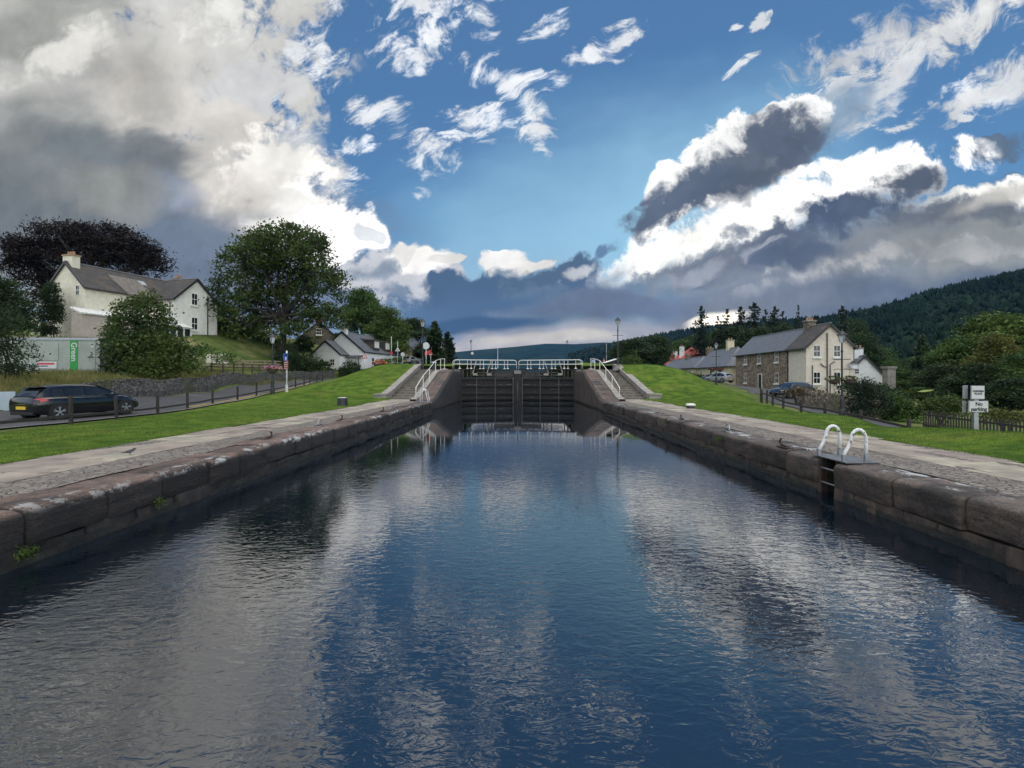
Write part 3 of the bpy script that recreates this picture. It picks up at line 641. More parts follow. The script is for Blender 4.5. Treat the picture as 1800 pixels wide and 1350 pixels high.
def block_row(b, side, y0, y1, prof, lmin, lmax, r, amp, gap=.018, ridge=None, nk=9):
    """blocks of stone laid end to end; prof is the section (distance from centre line, height), ridge lifts it along y"""
    y = y0
    while y < y1-.2:
        l = min(r.uniform(lmin, lmax), y1-y)
        if y1-(y+l) < lmin*.5: l = y1-y
        dx, dz, sw, sd_ = r.uniform(-.03, .03), r.uniform(-.018, .018), r.uniform(-.02, .02), r.uniform(0, 90); rings = []
        ks = [0, .012/l, .035/l+.006]+list(np.linspace(.08, .92, nk))+[1-.035/l-.006, 1-.012/l, 1]
        for i, k in enumerate(ks):
            yy = y+gap/2+(l-gap)*k; e = min(i, len(ks)-1-i); ins = (.045, .018, .004)[e] if e < 3 else 0
            row = []
            for px_, pz in prof:
                front = px_ < prof[0][0]-.1
                n1 = wob(yy, pz*2+sd_, side*3+px_, amp)+wob(yy*3.1, pz*7, px_*5+sd_, amp*.5)+wob(yy*9, pz*15, px_*11+sd_, amp*.22)
                n2 = wob(px_*3, yy, 7+pz+sd_, amp*.5)+wob(px_*9, yy*5, sd_, amp*.35)
                row.append((side*(px_+dx+(ins if front else 0)+sw*(k-.5)*2+(n1 if front else 0)), yy, pz+dz-(ins*.8 if pz > -.3 else 0)+n2+(ridge(yy) if ridge else 0)))
            rings.append(row)
        b.loft(rings); y += l
def coping_prof(inner, back, depth): return [(back, 0.0), (inner+.6, .010), (inner+.42, .012), (inner+.26, .006), (inner+.13, .0), (inner+.066, -.016), (inner+.026, -.042), (inner+.006, -.082), (inner, -.15), (inner+.004, -.24), (inner-.004, -.31), (inner, -.38), (inner+.012, -depth), (back, -depth)]
IN = 5.72
for sd, nm, mwall, lab in ((-1, 'lock_wall', M_wallL, 'long dark stone quay wall spotted with white lichen, on the side with the black car'),
                       (1, 'lock_wall', M_wallR, 'long brown stone quay wall with a ladder recess under the big white hoops')):
    t = thing(nm, lab, 'lock wall', (sd*IN, 15, WZ), 'walls of the lock chamber'); r = random.Random(5+sd)
    b = MB(); segs = [(-7, 34.2)] if sd < 0 else [(-7, 9.32), (9.82, 34.2)]
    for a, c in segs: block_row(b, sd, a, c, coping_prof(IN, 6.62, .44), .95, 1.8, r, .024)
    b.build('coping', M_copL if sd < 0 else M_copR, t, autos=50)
    b = MB()
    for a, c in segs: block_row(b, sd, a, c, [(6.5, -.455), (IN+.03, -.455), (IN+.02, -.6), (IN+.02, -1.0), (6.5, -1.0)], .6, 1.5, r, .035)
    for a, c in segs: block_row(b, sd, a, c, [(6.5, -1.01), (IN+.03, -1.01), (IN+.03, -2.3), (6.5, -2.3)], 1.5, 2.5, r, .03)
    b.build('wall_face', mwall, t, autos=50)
    b = MB()
    for a, c in segs: b.grid([[(sd*(IN+.0), y, WZ+.10+.02*math.sin(y*3)), (sd*(IN-.012), y, WZ-.2)] for y in np.arange(a, c, .5)])
    b.build('tide_line', M_wet, t)
    if sd > 0:      # ladder recess back and sides
        b = MB().box((IN+.55, 9.575, -.9), (.3, .75, 1.8)); b.box((6.3, 9.315, -.9), (.72, .03, 1.78)); b.box((6.3, 9.825, -.9), (.72, .03, 1.78)); b.build('recess', M_wet, t)

# wing walls rising to the upper gates
RZ = lambda y: float(np.interp(y, [33, 34.2, 36.5, 39, 42, 44.5, 46.5, 60], [0, 0, .26, .85, 1.5, 2.12, 2.36, 2.4]))
for sd, mm, lab in ((-1, M_wallL, 'dark streaked wing wall ramping up beside the steps to the left gate leaf'), (1, M_wallR, 'brown wing wall ramping up beside the steps to the right gate leaf')):
    t = thing('wing_wall', lab, 'wing wall', (sd*6, 43, WZ), 'wing walls below the gates')
    b = MB(); rows = []
    for y in np.arange(34.2, 54.9, .6):
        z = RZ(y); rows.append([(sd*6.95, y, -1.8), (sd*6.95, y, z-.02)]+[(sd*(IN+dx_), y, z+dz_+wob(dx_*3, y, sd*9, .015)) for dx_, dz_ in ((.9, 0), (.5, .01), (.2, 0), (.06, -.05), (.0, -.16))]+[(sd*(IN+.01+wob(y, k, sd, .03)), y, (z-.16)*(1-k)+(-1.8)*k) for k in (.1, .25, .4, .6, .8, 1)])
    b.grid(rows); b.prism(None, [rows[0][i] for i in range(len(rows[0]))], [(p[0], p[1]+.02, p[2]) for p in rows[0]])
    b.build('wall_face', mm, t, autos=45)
    # sloping paving courses laid across the ramp
    b = MB(); r = random.Random(8)
    for y in np.arange(34.25, 46.6, .42):
        z0, z1 = RZ(y), RZ(y+.40); e = r.uniform(.008, .03)
        xs_ = [IN+.16]+[IN+.16+.9*q+r.uniform(-.05, .05) for q in (.33, .66)]+[6.86]
        for x0, x1 in zip(xs_, xs_[1:]):
            p = [(sd*(x0+.008), y, z0-.03), (sd*(x1-.008), y, z0-.03), (sd*(x1-.008), y+.40, z1-.03), (sd*(x0+.008), y+.40, z1-.03)]
            b.box8(p+[(q[0], q[1], q[2]+.035+e+r.uniform(0, .012)) for q in p])
    b.build('ramp_paving', M_red, t)
    b = MB().grid([[(sd*(IN-.02), y, WZ+.14), (sd*(IN-.03), y, WZ-.2)] for y in np.arange(34.2, 52, .6)]); b.build('tide_line', M_wet, t)
# ------------------------------------------------------------------ steps, parapets, handrails
NS = 14; SY0, SY1, SZ = 38.2, 50.2, 2.45
for sd, side in ((-1, 'left'), (1, 'right')):
    b = MB()
    for i in range(NS):
        y = SY0+(SY1-SY0)*i/NS; z = SZ*(i+1)/NS
        b.box((sd*8.5, (y+51.5)/2-.0, z-SZ/NS/2-.03), (2.05, 51.5-y, SZ/NS-.05)); b.box((sd*8.5, y+.43, z-.027), (2.1, .90, .055))
    t = thing('stone_steps', 'flight of worn stone steps climbing to the gates on the %s bank' % side, 'steps', (sd*8.5, SY0, 0), 'stone steps beside the lock')
    b.build('treads', M_tread, t, bevel=.01)
    k0 = lambda y: float(np.interp(y, [37.4, 38.2, 50.2, 52], [0.12, .18, SZ+.1, SZ+.1]))
    b = MB().grid([[(sd*6.97, y, -.3), (sd*6.97, y, max(RZ(y), k0(y))+.02), (sd*7.42, y, max(RZ(y), k0(y))+.02), (sd*7.42, y, -.3)] for y in np.arange(35.2, 52, .6)])
    b.build('inner_kerb', M_ashlar, t)
    t = thing('parapet_wall', 'low pale stone parapet sloping down beside the steps, %s bank' % side, 'parapet', (sd*9.75, 44, 0), 'parapets beside the steps')
    pz = lambda y: float(np.interp(y, [37.0, 38.0, 50.0, 51.6], [.46, .52, SZ+.52, SZ+.60]))
    b = MB(); c = MB(); r = random.Random(2); y = 37.6
    b.grid([[(sd*9.58, q, -.3), (sd*9.58, q, pz(q)-.13), (sd*9.96, q, pz(q)-.13), (sd*9.96, q, -.3)] for q in np.arange(37.6, 51.7, .7)])
    b.box((sd*9.98, 37.35, .05), (.86, .46, .62)); b.box((sd*9.77, 51.55, 1.9), (.38, .2, 2.0))
    b.build('parapet_body', M_ashlar, t)
    while y < 51.5:
        l = r.uniform(.9, 1.6); y1 = min(y+l, 51.7); e = r.uniform(0, .012)
        p = [(sd*9.5, y+.006, pz(y)-.13+e), (sd*10.04, y+.006, pz(y)-.13+e), (sd*10.04, y1-.006, pz(y1)-.13+e), (sd*9.5, y1-.006, pz(y1)-.13+e)]
        c.box8(p+[(q[0], q[1], q[2]+.13) for q in p]); y = y1
    c.box((sd*9.98, 37.33, .415), (.98, .56, .115)); c.build('coping', M_ashlar, t, bevel=.015)
    # handrail
    t = thing('handrail', 'sloping white tubular handrail beside the steps, %s bank' % side, 'handrail', (sd*7.12, 35.6, 0), 'white handrails on the steps')
    ysr = [35.8, 38.6, 41.4, 44.4, 47.3, 49.8]; kz = lambda y: max(RZ(y), k0(y))+.02
    tops = [(sd*7.12, ysr[0], kz(ysr[0])+.98)]+[(sd*7.12, y, kz(y)+1.02) for y in ysr[1:]]
    MB().tube([(sd*7.12, ysr[0], 0), (sd*7.12, ysr[0], .85), (sd*7.12, ysr[0]+.04, .95)]+tops[1:]+[(sd*7.12, 50.05, tops[-1][2]+.02), (sd*7.12, 50.2, tops[-1][2]-.12)], .027, 10).build('rail', M_white, t, smooth=True)
    for y in ysr[1:]: MB().tube([(sd*7.12, y, kz(y)-.1), (sd*7.12, y, kz(y)+1.0)], .028, 10).lathe([(.08, 0), (.08, .03)], (sd*7.12, y, kz(y)-.01), 10).build('post', M_white, t, smooth=False)

# ------------------------------------------------------------------ lock gates
GY = 52.0
for sd, side in ((-1, 'left'), (1, 'right')):
    t = thing('lock_gate', 'tall dark timber lock gate leaf with white railing on top, %s of the mitre post' % side, 'lock gate', (sd*IN, GY, WZ), 'leaves of the upper gates')
    hx, mx_ = 5.95, .09
    def gp(u, z, d=0): return Vector((sd*(hx+(mx_-hx)*u), GY+1.35*u+d, z))
    b = MB()
    b.box8([gp(.02, -2.2, .1), gp(1, -2.2, .1), gp(1, -2.2, .35), gp(.02, -2.2, .35), gp(.02, 1.62, .1), gp(1, 1.62, .1), gp(1, 1.62, .35), gp(.02, 1.62, .35)]); b.build('planking', M_timber, t)
    b = MB(); r = random.Random(4)
    for z, h_ in ((1.58, .24), (.86, .22), (.10, .22), (-.45, .2), (-1.2, .3)): b.beam(gp(.0, z, .0), gp(1, z, .0), .3, h_)
    for k in range(9):
        z = 1.75+.0*k
    b.build('beams', M_timber, t, bevel=.012)
    for u in (.30, .62): MB().beam(gp(u, -1.9, -.18), gp(u, 1.72, -.18), .09, .05, (0, 1, 0)).build('iron_strap', M_iron, t)
    MB().beam(gp(.935, -1.9, -.16), gp(.935, 1.75, -.16), .11, .06, (0, 1, 0)).build('iron_strap', M_iron, t)
    MB().beam(gp(.03, -1.9, -.16), gp(.03, 1.75, -.16), .16, .06, (0, 1, 0)).build('iron_strap', M_iron, t)
    MB().beam(gp(.985, -1.9, -.12), gp(.985, 2.5, -.12), .34, .28, (0, 1, 0)).build('mitre_post', M_timber, t, bevel=.02)
    for q in range(12): u = r.uniform(.06, .85); z = r.choice((.98, .22, -.33, 1.25, .5)); MB().beam(gp(u, z, -.152), gp(u+r.uniform(.04, .12), z, -.152), .02, r.uniform(.03, .09)).build('ledge', M_iron, t)
    b = MB()
    for u in (.06, .14, .20, .42, .5, .56, .74, .86): b.beam(gp(u, 1.7, 0), gp(u, 2.5, 0), .1, .1, (0, 1, 0))
    for z in (1.95, 2.22): b.beam(gp(.3, z, .1), gp(.98, z, .1), .14, .12)
    b.beam(gp(.6, 2.05, .2), gp(.96, 2.05, .2), .1, .55); b.build('top_frame', M_iron, t)
    b = MB()
    b.box8([gp(-.10, 2.48, -.35), gp(1.0, 2.48, -.35), gp(1.0, 2.48, .75), gp(-.10, 2.48, .75), gp(-.10, 2.58, -.35), gp(1.0, 2.58, -.35), gp(1.0, 2.58, .75), gp(-.10, 2.58, .75)]); b.build('walkway', M_timber, t)
    for d in (-.30, .70):
        rl = MB(); zt = 3.50
        rl.tube([gp(-.10, 2.58, d), gp(-.10, 3.25, d), gp(-.085, 3.42, d), gp(-.05, zt, d)]+[gp(u, zt, d) for u in (.2, .5, .8)]+[gp(.95, zt, d), gp(.985, 3.42, d), gp(.995, 3.3, d), gp(.995, 2.58, d)], .025, 8)
        rl.tube([gp(-.10, 3.05, d), gp(.995, 3.05, d)], .035, 8); rl.build('railing', M_white, t, smooth=True)
        for u in ((.015, .21, .42, .63, .84) if d < 0 else (.13, .35, .56, .78)):
            MB().tube([gp(u, 2.56, d), gp(u, zt, d)], .024, 8).lathe([(.13, 0), (.10, .10)], gp(u, 2.58, d), 8).build('post', M_white, t)
    for u in (.21, .42, .63, .84): MB().tube([gp(u, 1.75, -.28), gp(u, 2.48, -.28)], .03, 6).build('stanchion', M_iron, t)
    MB().box(gp(.985, 2.28, -.12), (.36, .34, .36)).build('post_cap', M_ashlar, t)
    # white sluice struts
    for i, (u0, lean) in enumerate(((.28, -.35), (.52, -.42))):
        b = MB(); q0 = gp(u0, 2.02, -.42); b.box(q0, (.5, .4, .22), taper=.75); b.beam(q0+Vector((sd*.25, 0, .1)), q0+Vector((sd*(.25+lean), .3, 1.42)), .10, .09, (0, 1, 0)); b.build('sluice_strut', M_ashlar, t)
# dark balance beams lying back over the banks
for sd, side in ((1, 'right'),):
    t = thing('balance_beam', 'dark timber balance beam edged in white at the top of the right steps', 'gate beam', (9.1, 53.5, 2.45))
    MB().box8([(9.05, 53.5, 2.4), (10.5, 54.6, 2.4), (10.4, 55, 2.4), (9.0, 53.9, 2.4), (9.05, 53.5, 3.2), (10.5, 54.6, 3.65), (10.4, 55, 3.65), (9.0, 53.9, 3.2)]).build('beam', M_timber, t)
    MB().beam((9.0, 53.65, 3.24), (10.55, 54.8, 3.70), .46, .05).build('white_edge', M_white, t)
# ------------------------------------------------------------------ houses
M_harlw = mat('cream_harling', (.80, .745, .60), (.66, .61, .49), 2.0, .95, .02, 30, detail=8, c3=(.40, .36, .29), scale3=.5, lo3=.62, hi3=.8)
M_harlb = mat('beige_roughcast', (.70, .615, .52), (.58, .51, .43), 2.2, .95, .02, 30, detail=8, c3=(.45, .41, .35), scale3=.45, lo3=.62, hi3=.8)
M_limew = mat('white_harling', (.84, .84, .83), (.74, .74, .73), 2.0, .95, .02, 30, detail=8)
M_villaw = mat('offwhite_harling', (.78, .765, .70), (.66, .645, .59), 2.0, .95, .02, 30, detail=8)
M_creamw = mat('pale_yellow_render', (.66, .58, .38), (.56, .49, .33), 2.0, .95, .02, 30)
M_pinkw = mat('pinkish_render', (.50, .43, .38), (.42, .36, .31), 2.0, .95, .02, 30)
M_slate = mat('slate_roof', (.15, .158, .18), (.055, .058, .068), 3.2, .5, .03, 9, detail=8, stretch=(1, 1, 2.5), c3=(.14, .115, .09), scale3=.5, lo3=.56, hi3=.72)
M_slateb = mat('mossy_slate_roof', (.062, .055, .052), (.026, .024, .025), 2.2, .75, .02, 12, detail=8, stretch=(1, 1, 2.5), c3=(.085, .066, .048), scale3=.6, lo3=.5, hi3=.7)
M_slatec = mat('faded_slate_roof', (.19, .165, .14), (.11, .095, .085), 2.6, .8, .02, 9)
M_redroof = mat('red_tile_roof', (.42, .075, .065), (.32, .055, .05), 2, .8, .01, 12)
M_stone = stonemat('brown_house_stone', (.12, .08, .055), (.34, .27, .20), (.24, .21, .175), 2.6, (1, 1, 1.5), .03, .05)
M_stoneq = mat('pink_dressed_stone', (.34, .20, .14), (.24, .14, .10), 4, .9, .01, 20)
M_glass = mat('window_glass', (.012, .014, .018), (.02, .022, .026), 2, .06, 0, spec=.6)
M_lead = mat('lead_ridge', (.26, .27, .29), (.19, .2, .21), 3, .6, .004, 20)
M_brickc = mat('old_brick', (.30, .11, .07), (.2, .075, .05), 6, .9, .01, 30)
M_pot = mat('clay_chimney_pot', (.42, .26, .17), (.32, .19, .12), 8, .85, .004, 40)
class House:
    """gabled block: A is a ground corner, u runs along the ridge, v across; both unit vectors"""
    def __init__(s, t, A, u, Lh, W, base, eave, ridge, wall, roof, over=.3, verge=.18, wname='wall', roofname='roof', ridge_v=None, barge=True, hip0=False, hip1=False, thick=.14, bargem=None):
        s.t = t; s.A = Vector((A[0], A[1], 0)); s.u = Vector((u[0], u[1], 0)).normalized(); s.n = Vector((-s.u.y, s.u.x, 0)); s.L, s.W, s.base, s.eave, s.ridge = Lh, W, base, eave, ridge
        rv = W/2 if ridge_v is None else ridge_v; P = s.P; h0 = 0 if not hip0 else rv; h1 = 0 if not hip1 else rv
        b = MB(); f0 = [P(0, 0, base), P(0, W, base), P(0, W, eave), P(0, 0, eave)]; f1 = [P(Lh, 0, base), P(Lh, W, base), P(Lh, W, eave), P(Lh, 0, eave)]
        if not hip0: f0.insert(3, P(0, rv, ridge-.05))
        if not hip1: f1.insert(3, P(Lh, rv, ridge-.05))
        if len(f0) == len(f1): b.prism(None, f0, f1)
        else: b.prism(None, [p for i, p in enumerate(f0) if i != 3 or hip0], [p for i, p in enumerate(f1) if i != 3 or hip1]); 
        if len(f0) != len(f1):
            g = f0 if not hip0 else f1; b.add([g[2], g[3], g[4], g[2]+s.u*(.3 if not hip0 else -.3), g[4]+s.u*(.3 if not hip0 else -.3), g[3]+s.u*(.3 if not hip0 else -.3)], [(0, 1, 2), (3, 5, 4), (0, 3, 5, 1), (1, 5, 4, 2)])
        s.wall = b.build(wname, wall, t)
        sl = lambda v: (ridge-eave)/rv if v < rv else (ridge-eave)/(W-rv)
        b = MB(); e0, e1 = -verge if not hip0 else -over, Lh+verge if not hip1 else Lh+over
        for va, vb, m in ((-over, rv, rv), (W+over, rv, W-rv)):
            ze = eave-over*(ridge-eave)/m
            a = [P(e0, va, ze), P(e1, va, ze), P(e1 if not hip1 else Lh-rv, rv, ridge), P(e0 if not hip0 else rv, rv, ridge)]
            dn = Vector((0, 0, thick)); b.box8([p+Vector((0, 0, .02)) for p in a]+[p+dn for p in a])
        for hip, ue, ur in ((hip0, e0, rv), (hip1, e1, Lh-rv)):
            if hip:
                ze = eave-over*(ridge-eave)/rv; a = [P(ue, -over, ze), P(ue, W+over, ze), P(ur, rv, ridge)]; b.prism(None, [p+Vector((0, 0, .02)) for p in a], [p+Vector((0, 0, thick+.003)) for p in a])
        s.roof = b.build(roofname, roof, t)
        MB().beam(P(e0+.02 if not hip0 else rv, rv, ridge+thick), P(e1-.02 if not hip1 else Lh-rv, rv, ridge+thick), .26, .10).build('ridge', M_lead, s.roof, off=None)
        if barge:
            for uu, hp in ((e0, hip0), (e1, hip1)):
                if hp: continue
                for va, m in ((-over, rv), (W+over, W-rv)):
                    ze = eave-over*(ridge-eave)/m
                    MB().beam(P(uu, va, ze+.0), P(uu, rv, ridge+.0), .05, .26).build('bargeboard', bargem or M_black, s.roof)
        for va in (-over-.05, W+over+.05): MB().tube([P(e0, va, eave-over*(ridge-eave)/rv+.03), P(e1, va, eave-over*(ridge-eave)/rv+.03)], .065, 6).build('gutter', M_black, s.roof)
    def P(s, u, v, z): return s.A+s.u*u+s.n*v+Vector((0, 0, z))
    def F(s, face, a, z, d):
        if face == 'v0': return s.P(a, -d, z)
        if face == 'v1': return s.P(a, s.W+d, z)
        if face == 'u0': return s.P(-d, a, z)
        return s.P(s.L+d, a, z)
    def rect(s, b, face, a0, a1, z0, z1, d0, d1):
        p = [s.F(face, a, z0, d) for a, d in ((a0, d0), (a1, d0), (a1, d1), (a0, d1))]; q = [s.F(face, a, z1, d) for a, d in ((a0, d0), (a1, d0), (a1, d1), (a0, d1))]
        return b.box8(p+q)
    def window(s, face, a, z, w, h, sill=True, frame=None, bars=(1, 1), sillm=None, sur=None, sd=.16, name='window'):
        frame = frame or M_white; b = MB(); f = .075
        s.rect(b, face, a-w/2, a-w/2+f, z, z+h, .0, .05); s.rect(b, face, a+w/2-f, a+w/2, z, z+h, .0, .05)
        s.rect(b, face, a-w/2+f, a+w/2-f, z, z+f, .0, .05); s.rect(b, face, a-w/2+f, a+w/2-f, z+h-f, z+h, .0, .05)
        for i in range(bars[1]):
            zz = z+h*(i+1)/(bars[1]+1); s.rect(b, face, a-w/2+f, a+w/2-f, zz-.035, zz+.035, .0, .045)
        for i in range(bars[0]):
            aa = a-w/2+w*(i+1)/(bars[0]+1); s.rect(b, face, aa-.018, aa+.018, z+f, z+h-f, .0, .04)
        fr = b.build(name, frame, s.t); b = MB(); s.rect(b, face, a-w/2+f, a+w/2-f, z+f, z+h-f, -.05, .022); b.build('pane', M_glass, fr)
        if sill: b = MB(); s.rect(b, face, a-w/2-.14, a+w/2+.14, z-.2, z-.003, .0, sd); b.build('sill', sillm or M_white, fr)
        if sur:
            b = MB(); s.rect(b, face, a-w/2-.16, a-w/2-.003, z-.2, z+h+.2, 0, .03); s.rect(b, face, a+w/2+.003, a+w/2+.16, z-.2, z+h+.2, 0, .03); s.rect(b, face, a-w/2, a+w/2, z+h+.003, z+h+.2, 0, .03); b.build('surround', sur, fr)
        return fr
    def chimney(s, u, v, z0, z1, du, dv, m, pots=2, cap=None):
        b = MB(); b.box8([s.P(u-du, v-dv, z0), s.P(u+du, v-dv, z0), s.P(u+du, v+dv, z0), s.P(u-du, v+dv, z0), s.P(u-du, v-dv, z1), s.P(u+du, v-dv, z1), s.P(u+du, v+dv, z1), s.P(u-du, v+dv, z1)])
        ch = b.build('chimney', m, s.roof); e = .09; b = MB(); b.box8([s.P(u-du-e, v-dv-e, z1), s.P(u+du+e, v-dv-e, z1), s.P(u+du+e, v+dv+e, z1), s.P(u-du-e, v+dv+e, z1), s.P(u-du-e, v-dv-e, z1+.16), s.P(u+du+e, v-dv-e, z1+.16), s.P(u+du+e, v+dv+e, z1+.16), s.P(u-du-e, v+dv+e, z1+.16)])
        lp = MB()
        for i in range(pots):
            k = (i+.5)/pots*2-1; c = s.P(u+(du*k*.8 if du > dv else 0), v+(dv*k*.8 if dv >= du else 0), z1+.15); lp.lathe([(.13, 0), (.12, .3), (.14, .32), (.14, .4), (.1, .4)], c, 8)
        lp2 = cap or M_ashlar; b.build('chimney_cap', lp2, s.roof); lp.build('chimney_pots', M_pot, s.roof)
    def pipe(s, pts, r=.055):
        MB().tube([s.F(*p) for p in pts], r, 6).build('drainpipe', M_black, s.t)
    def door(s, face, a, z, w, h, m, frame=None):
        b = MB(); s.rect(b, face, a-w/2, a+w/2, z, z+h, 0, .03); d = b.build('door', m, s.t); b = MB()
        for x0, x1 in ((a-w/2-.12, a-w/2-.003), (a+w/2+.003, a+w/2+.12)): s.rect(b, face, x0, x1, z, z+h+.12, 0, .06)
        s.rect(b, face, a-w/2, a+w/2, z+h+.003, z+h+.12, 0, .06); b.build('door_frame', frame or M_white, d); b = MB(); s.rect(b, face, a+w/2-.14, a+w/2-.08, z+1.0, z+1.06, .03, .08); b.build('handle', M_steel, d)

# --- stone house with roughcast gable on the right
t = thing('stone_house', 'brown stone two storey house with beige roughcast gable beside the lane', 'house', (36.7, 65, -.4))
H = House(t, (36.7, 86.2), (0, -1), 17.0, 5.8, -.6, 5.7, 8.45, M_stone, M_slate, over=.35, verge=.1, barge=False)
# u runs towards the camera here; n points to +x
H2 = House(t, (36.62, 69.2), (0, -1), 4.2, 5.96, -.8, 5.72, 8.5, M_harlb, M_slateb, over=.42, verge=.32, wname='gable_block', thick=.2, barge=True)
uy = lambda y: 86.2-y
for y in (82.4, 77.7, 72.5): H.window('v0', uy(y), 3.95, .95, 1.45, sur=M_stoneq, sd=.22)
for y in (82.4, 72.5): H.window('v0', uy(y), .95, .95, 1.5, sur=M_stoneq, sd=.22)
H.door('v0', uy(77.5), .15, 1.0, 2.1, M_black)
for a, z in ((1.35, 4.35), (3.9, 4.35), (1.35, .95), (3.9, .95)): H2.window('u1', a, z, .92, 1.5, bars=(1, 1), sd=.2)
H.chimney(16.7, 2.9, 7.9, 9.35, .45, .62, M_rubb2, 3)
H2.pipe([('u1', 2.62, 7.4, .1), ('u1', 2.62, -.5, .1)], .07); H2.pipe([('u1', 1.75, 3.5, .1), ('u1', 2.2, 3.15, .1), ('u1', 2.55, 3.05, .1)]); H2.pipe([('u1', 3.6, 3.75, .1), ('u1', 3.15, 3.55, .1), ('u1', 3.0, 3.4, .1), ('u1', 3.0, -.5, .1)]); H2.pipe([('u1', .75, 3.3, .1), ('u1', .75, -.6, .1)])
H.pipe([('v0', 16.75, 5.5, .1), ('v0', 16.75, -.4, .1)], .06)
b = MB().lathe([(.0, 0), (.3, .04), (.5, .14), (.5, .16), (.28, .07), (0, .03)], (0, 0, 0), 14); b.v = [tuple(H2.F('u1', 5.75, 3.35, .25)+Vector((p[0], -p[2]-.05, p[1]))) for p in b.v]; b.tube([H2.F('u1', 5.75, 3.35, 0), H2.F('u1', 5.75, 3.35, .3)], .03, 6); b.build('satellite_dish', M_steel, t)

# --- white villa on the left bank
t = thing('white_villa', 'old cream harled villa with slate roof on the slope below the dark purple tree', 'house', (-47, 63, 6))
d = (.277, .961)
H = House(t, (-49, 58), d, 13.5, 6.0, 5.0, 12.05, 14.95, M_harlw, M_slateb, over=.25, verge=.2)
e_ = Vector((.961, -.277, 0)); A2 = H.P(15.2, 3.4, 0)      # wing: ridge towards the canal
W_ng = House(t, (H.P(8.6, 3.2, 0).x, H.P(8.6, 3.2, 0).y), (.961, -.277), 5.9, 6.6, 4.6, 11.95, 14.9, M_villaw, M_slateb, over=.3, verge=.3, wname='wing', roofname='wing_roof')
H.window('u0', 1.15, 11.1, .6, 1.15, sill=False); H.window('v0', 5.7, 10.15, 1.05, 1.35); 
W_ng.window('u1', 3.0, 11.4, .95, 1.6, bars=(1, 1)); W_ng.window('u1', 3.0, 8.1, .95, 1.7, bars=(1, 1))
W_ng.pipe([('u1', 5.0, 12.9, .1), ('u1', 5.0, 7.3, .1), ('u1', 4.2, 6.9, .1), ('u1', 2.6, 6.4, .1)], .07); W_ng.pipe([('v0', 5.0, 11.6, .1), ('v0', 5.4, 11.4, .1), ('v0', 5.4, 6, .1)], .06)
H.chimney(.55, 3, 14.2, 15.75, .42, .75, M_harlw, 3, M_pot); W_ng.chimney(1.6, 4.4, 14.0, 15.35, .45, .6, M_brickc, 3)
def onroof(Hs, u0, u1, k0, k1, dz, th, name, m, skew=0):
    q = lambda u, k, z: Hs.P(u, -.25+(Hs.W/2+.25)*k, Hs.eave-.25*(Hs.ridge-Hs.eave)/(Hs.W/2)+(Hs.ridge-Hs.eave)*(1+.25/(Hs.W/2))*k+z)
    p = [q(u0, k0, dz), q(u1, k0, dz), q(u1-skew, k1, dz), q(u0-skew, k1, dz)]
    return MB().box8(p+[x+Vector((0, 0, th)) for x in p]).build(name, m, Hs.roof)
onroof(H, 4.6, 8.2, -.08, .66, .16, .22, 'dormer_roof', M_slatec, .9); onroof(H, 7.4, 8.3, .5, .68, .20, .08, 'skylight', M_steel)
# lean-to and glazed porch on its canal side
b = MB(); b.box8([H.P(-1.4, -1.6, 5.0), H.P(4.4, -1.6, 5.0), H.P(4.4, -.01, 5.0), H.P(-1.4, -.01, 5.0), H.P(-1.4, -1.6, 8.7), H.P(4.4, -1.6, 8.7), H.P(4.4, -.01, 8.7), H.P(-1.4, -.01, 8.7)]); b.build('lean_to', M_pinkw, t)
b = MB(); b.box8([H.P(-1.6, -1.8, 8.72), H.P(9.3, -1.8, 8.72), H.P(9.3, 0, 9.4), H.P(-1.6, 0, 9.4), H.P(-1.6, -1.8, 8.87), H.P(9.3, -1.8, 8.87), H.P(9.3, 0, 9.55), H.P(-1.6, 0, 9.55)]); b.build('lean_to_roof', M_whitew, t)
b = MB(); g = MB(); pc = lambda u, v, z: W_ng.P(u, v, z)      # conservatory by the wing
c0, c1, v0, v1, zb, zt = 4.6, 6.9, -2.4, 1.6, 5.9, 8.1
for (u, v) in ((c0, v0), (c1, v0), (c1, v1), (c0, v1), ((c0+c1)/2, v0), (c1, -.4), (c1, (v0-.4)/2), (c1, .6)): b.beam(pc(u, v, zb), pc(u, v, zt), .13, .13, (0, 1, 0))
for z in (6.75, zt):
    b.beam(pc(c0, v0, z), pc(c1, v0, z), .13, .13); b.beam(pc(c1, v0, z), pc(c1, v1, z), .13, .13)
b.build('porch_frame', M_white, t)
g.box8([pc(c0, v0+.05, 6.75), pc(c1-.05, v0+.05, 6.75), pc(c1-.05, v1, 6.75), pc(c0, v1, 6.75), pc(c0, v0+.05, zt), pc(c1-.05, v0+.05, zt), pc(c1-.05, v1, zt), pc(c0, v1, zt)]); g.build('porch_glass', M_glass, t)
MB().box8([pc(c0, v0, 4.8), pc(c1, v0, 4.8), pc(c1, v1, 4.8), pc(c0, v1, 4.8), pc(c0, v0, 6.68), pc(c1, v0, 6.68), pc(c1, v1, 6.68), pc(c0, v1, 6.68)]).build('porch_base', M_black, t)
MB().box8([pc(c0-.9, v0-.25, zt+.1), pc(c1+.25, v0-.25, zt+.1), pc(c1+.25, v1+.25, zt+.1), pc(c0-.9, v1+.25, zt+.1), pc(c0-.9, v0+.9, zt+.75), pc(c1-.9, v0+.9, zt+.75), pc(c1-.9, v1-.5, zt+.75), pc(c0-.9, v1-.5, zt+.75)]).build('porch_roof', M_whitew, t)

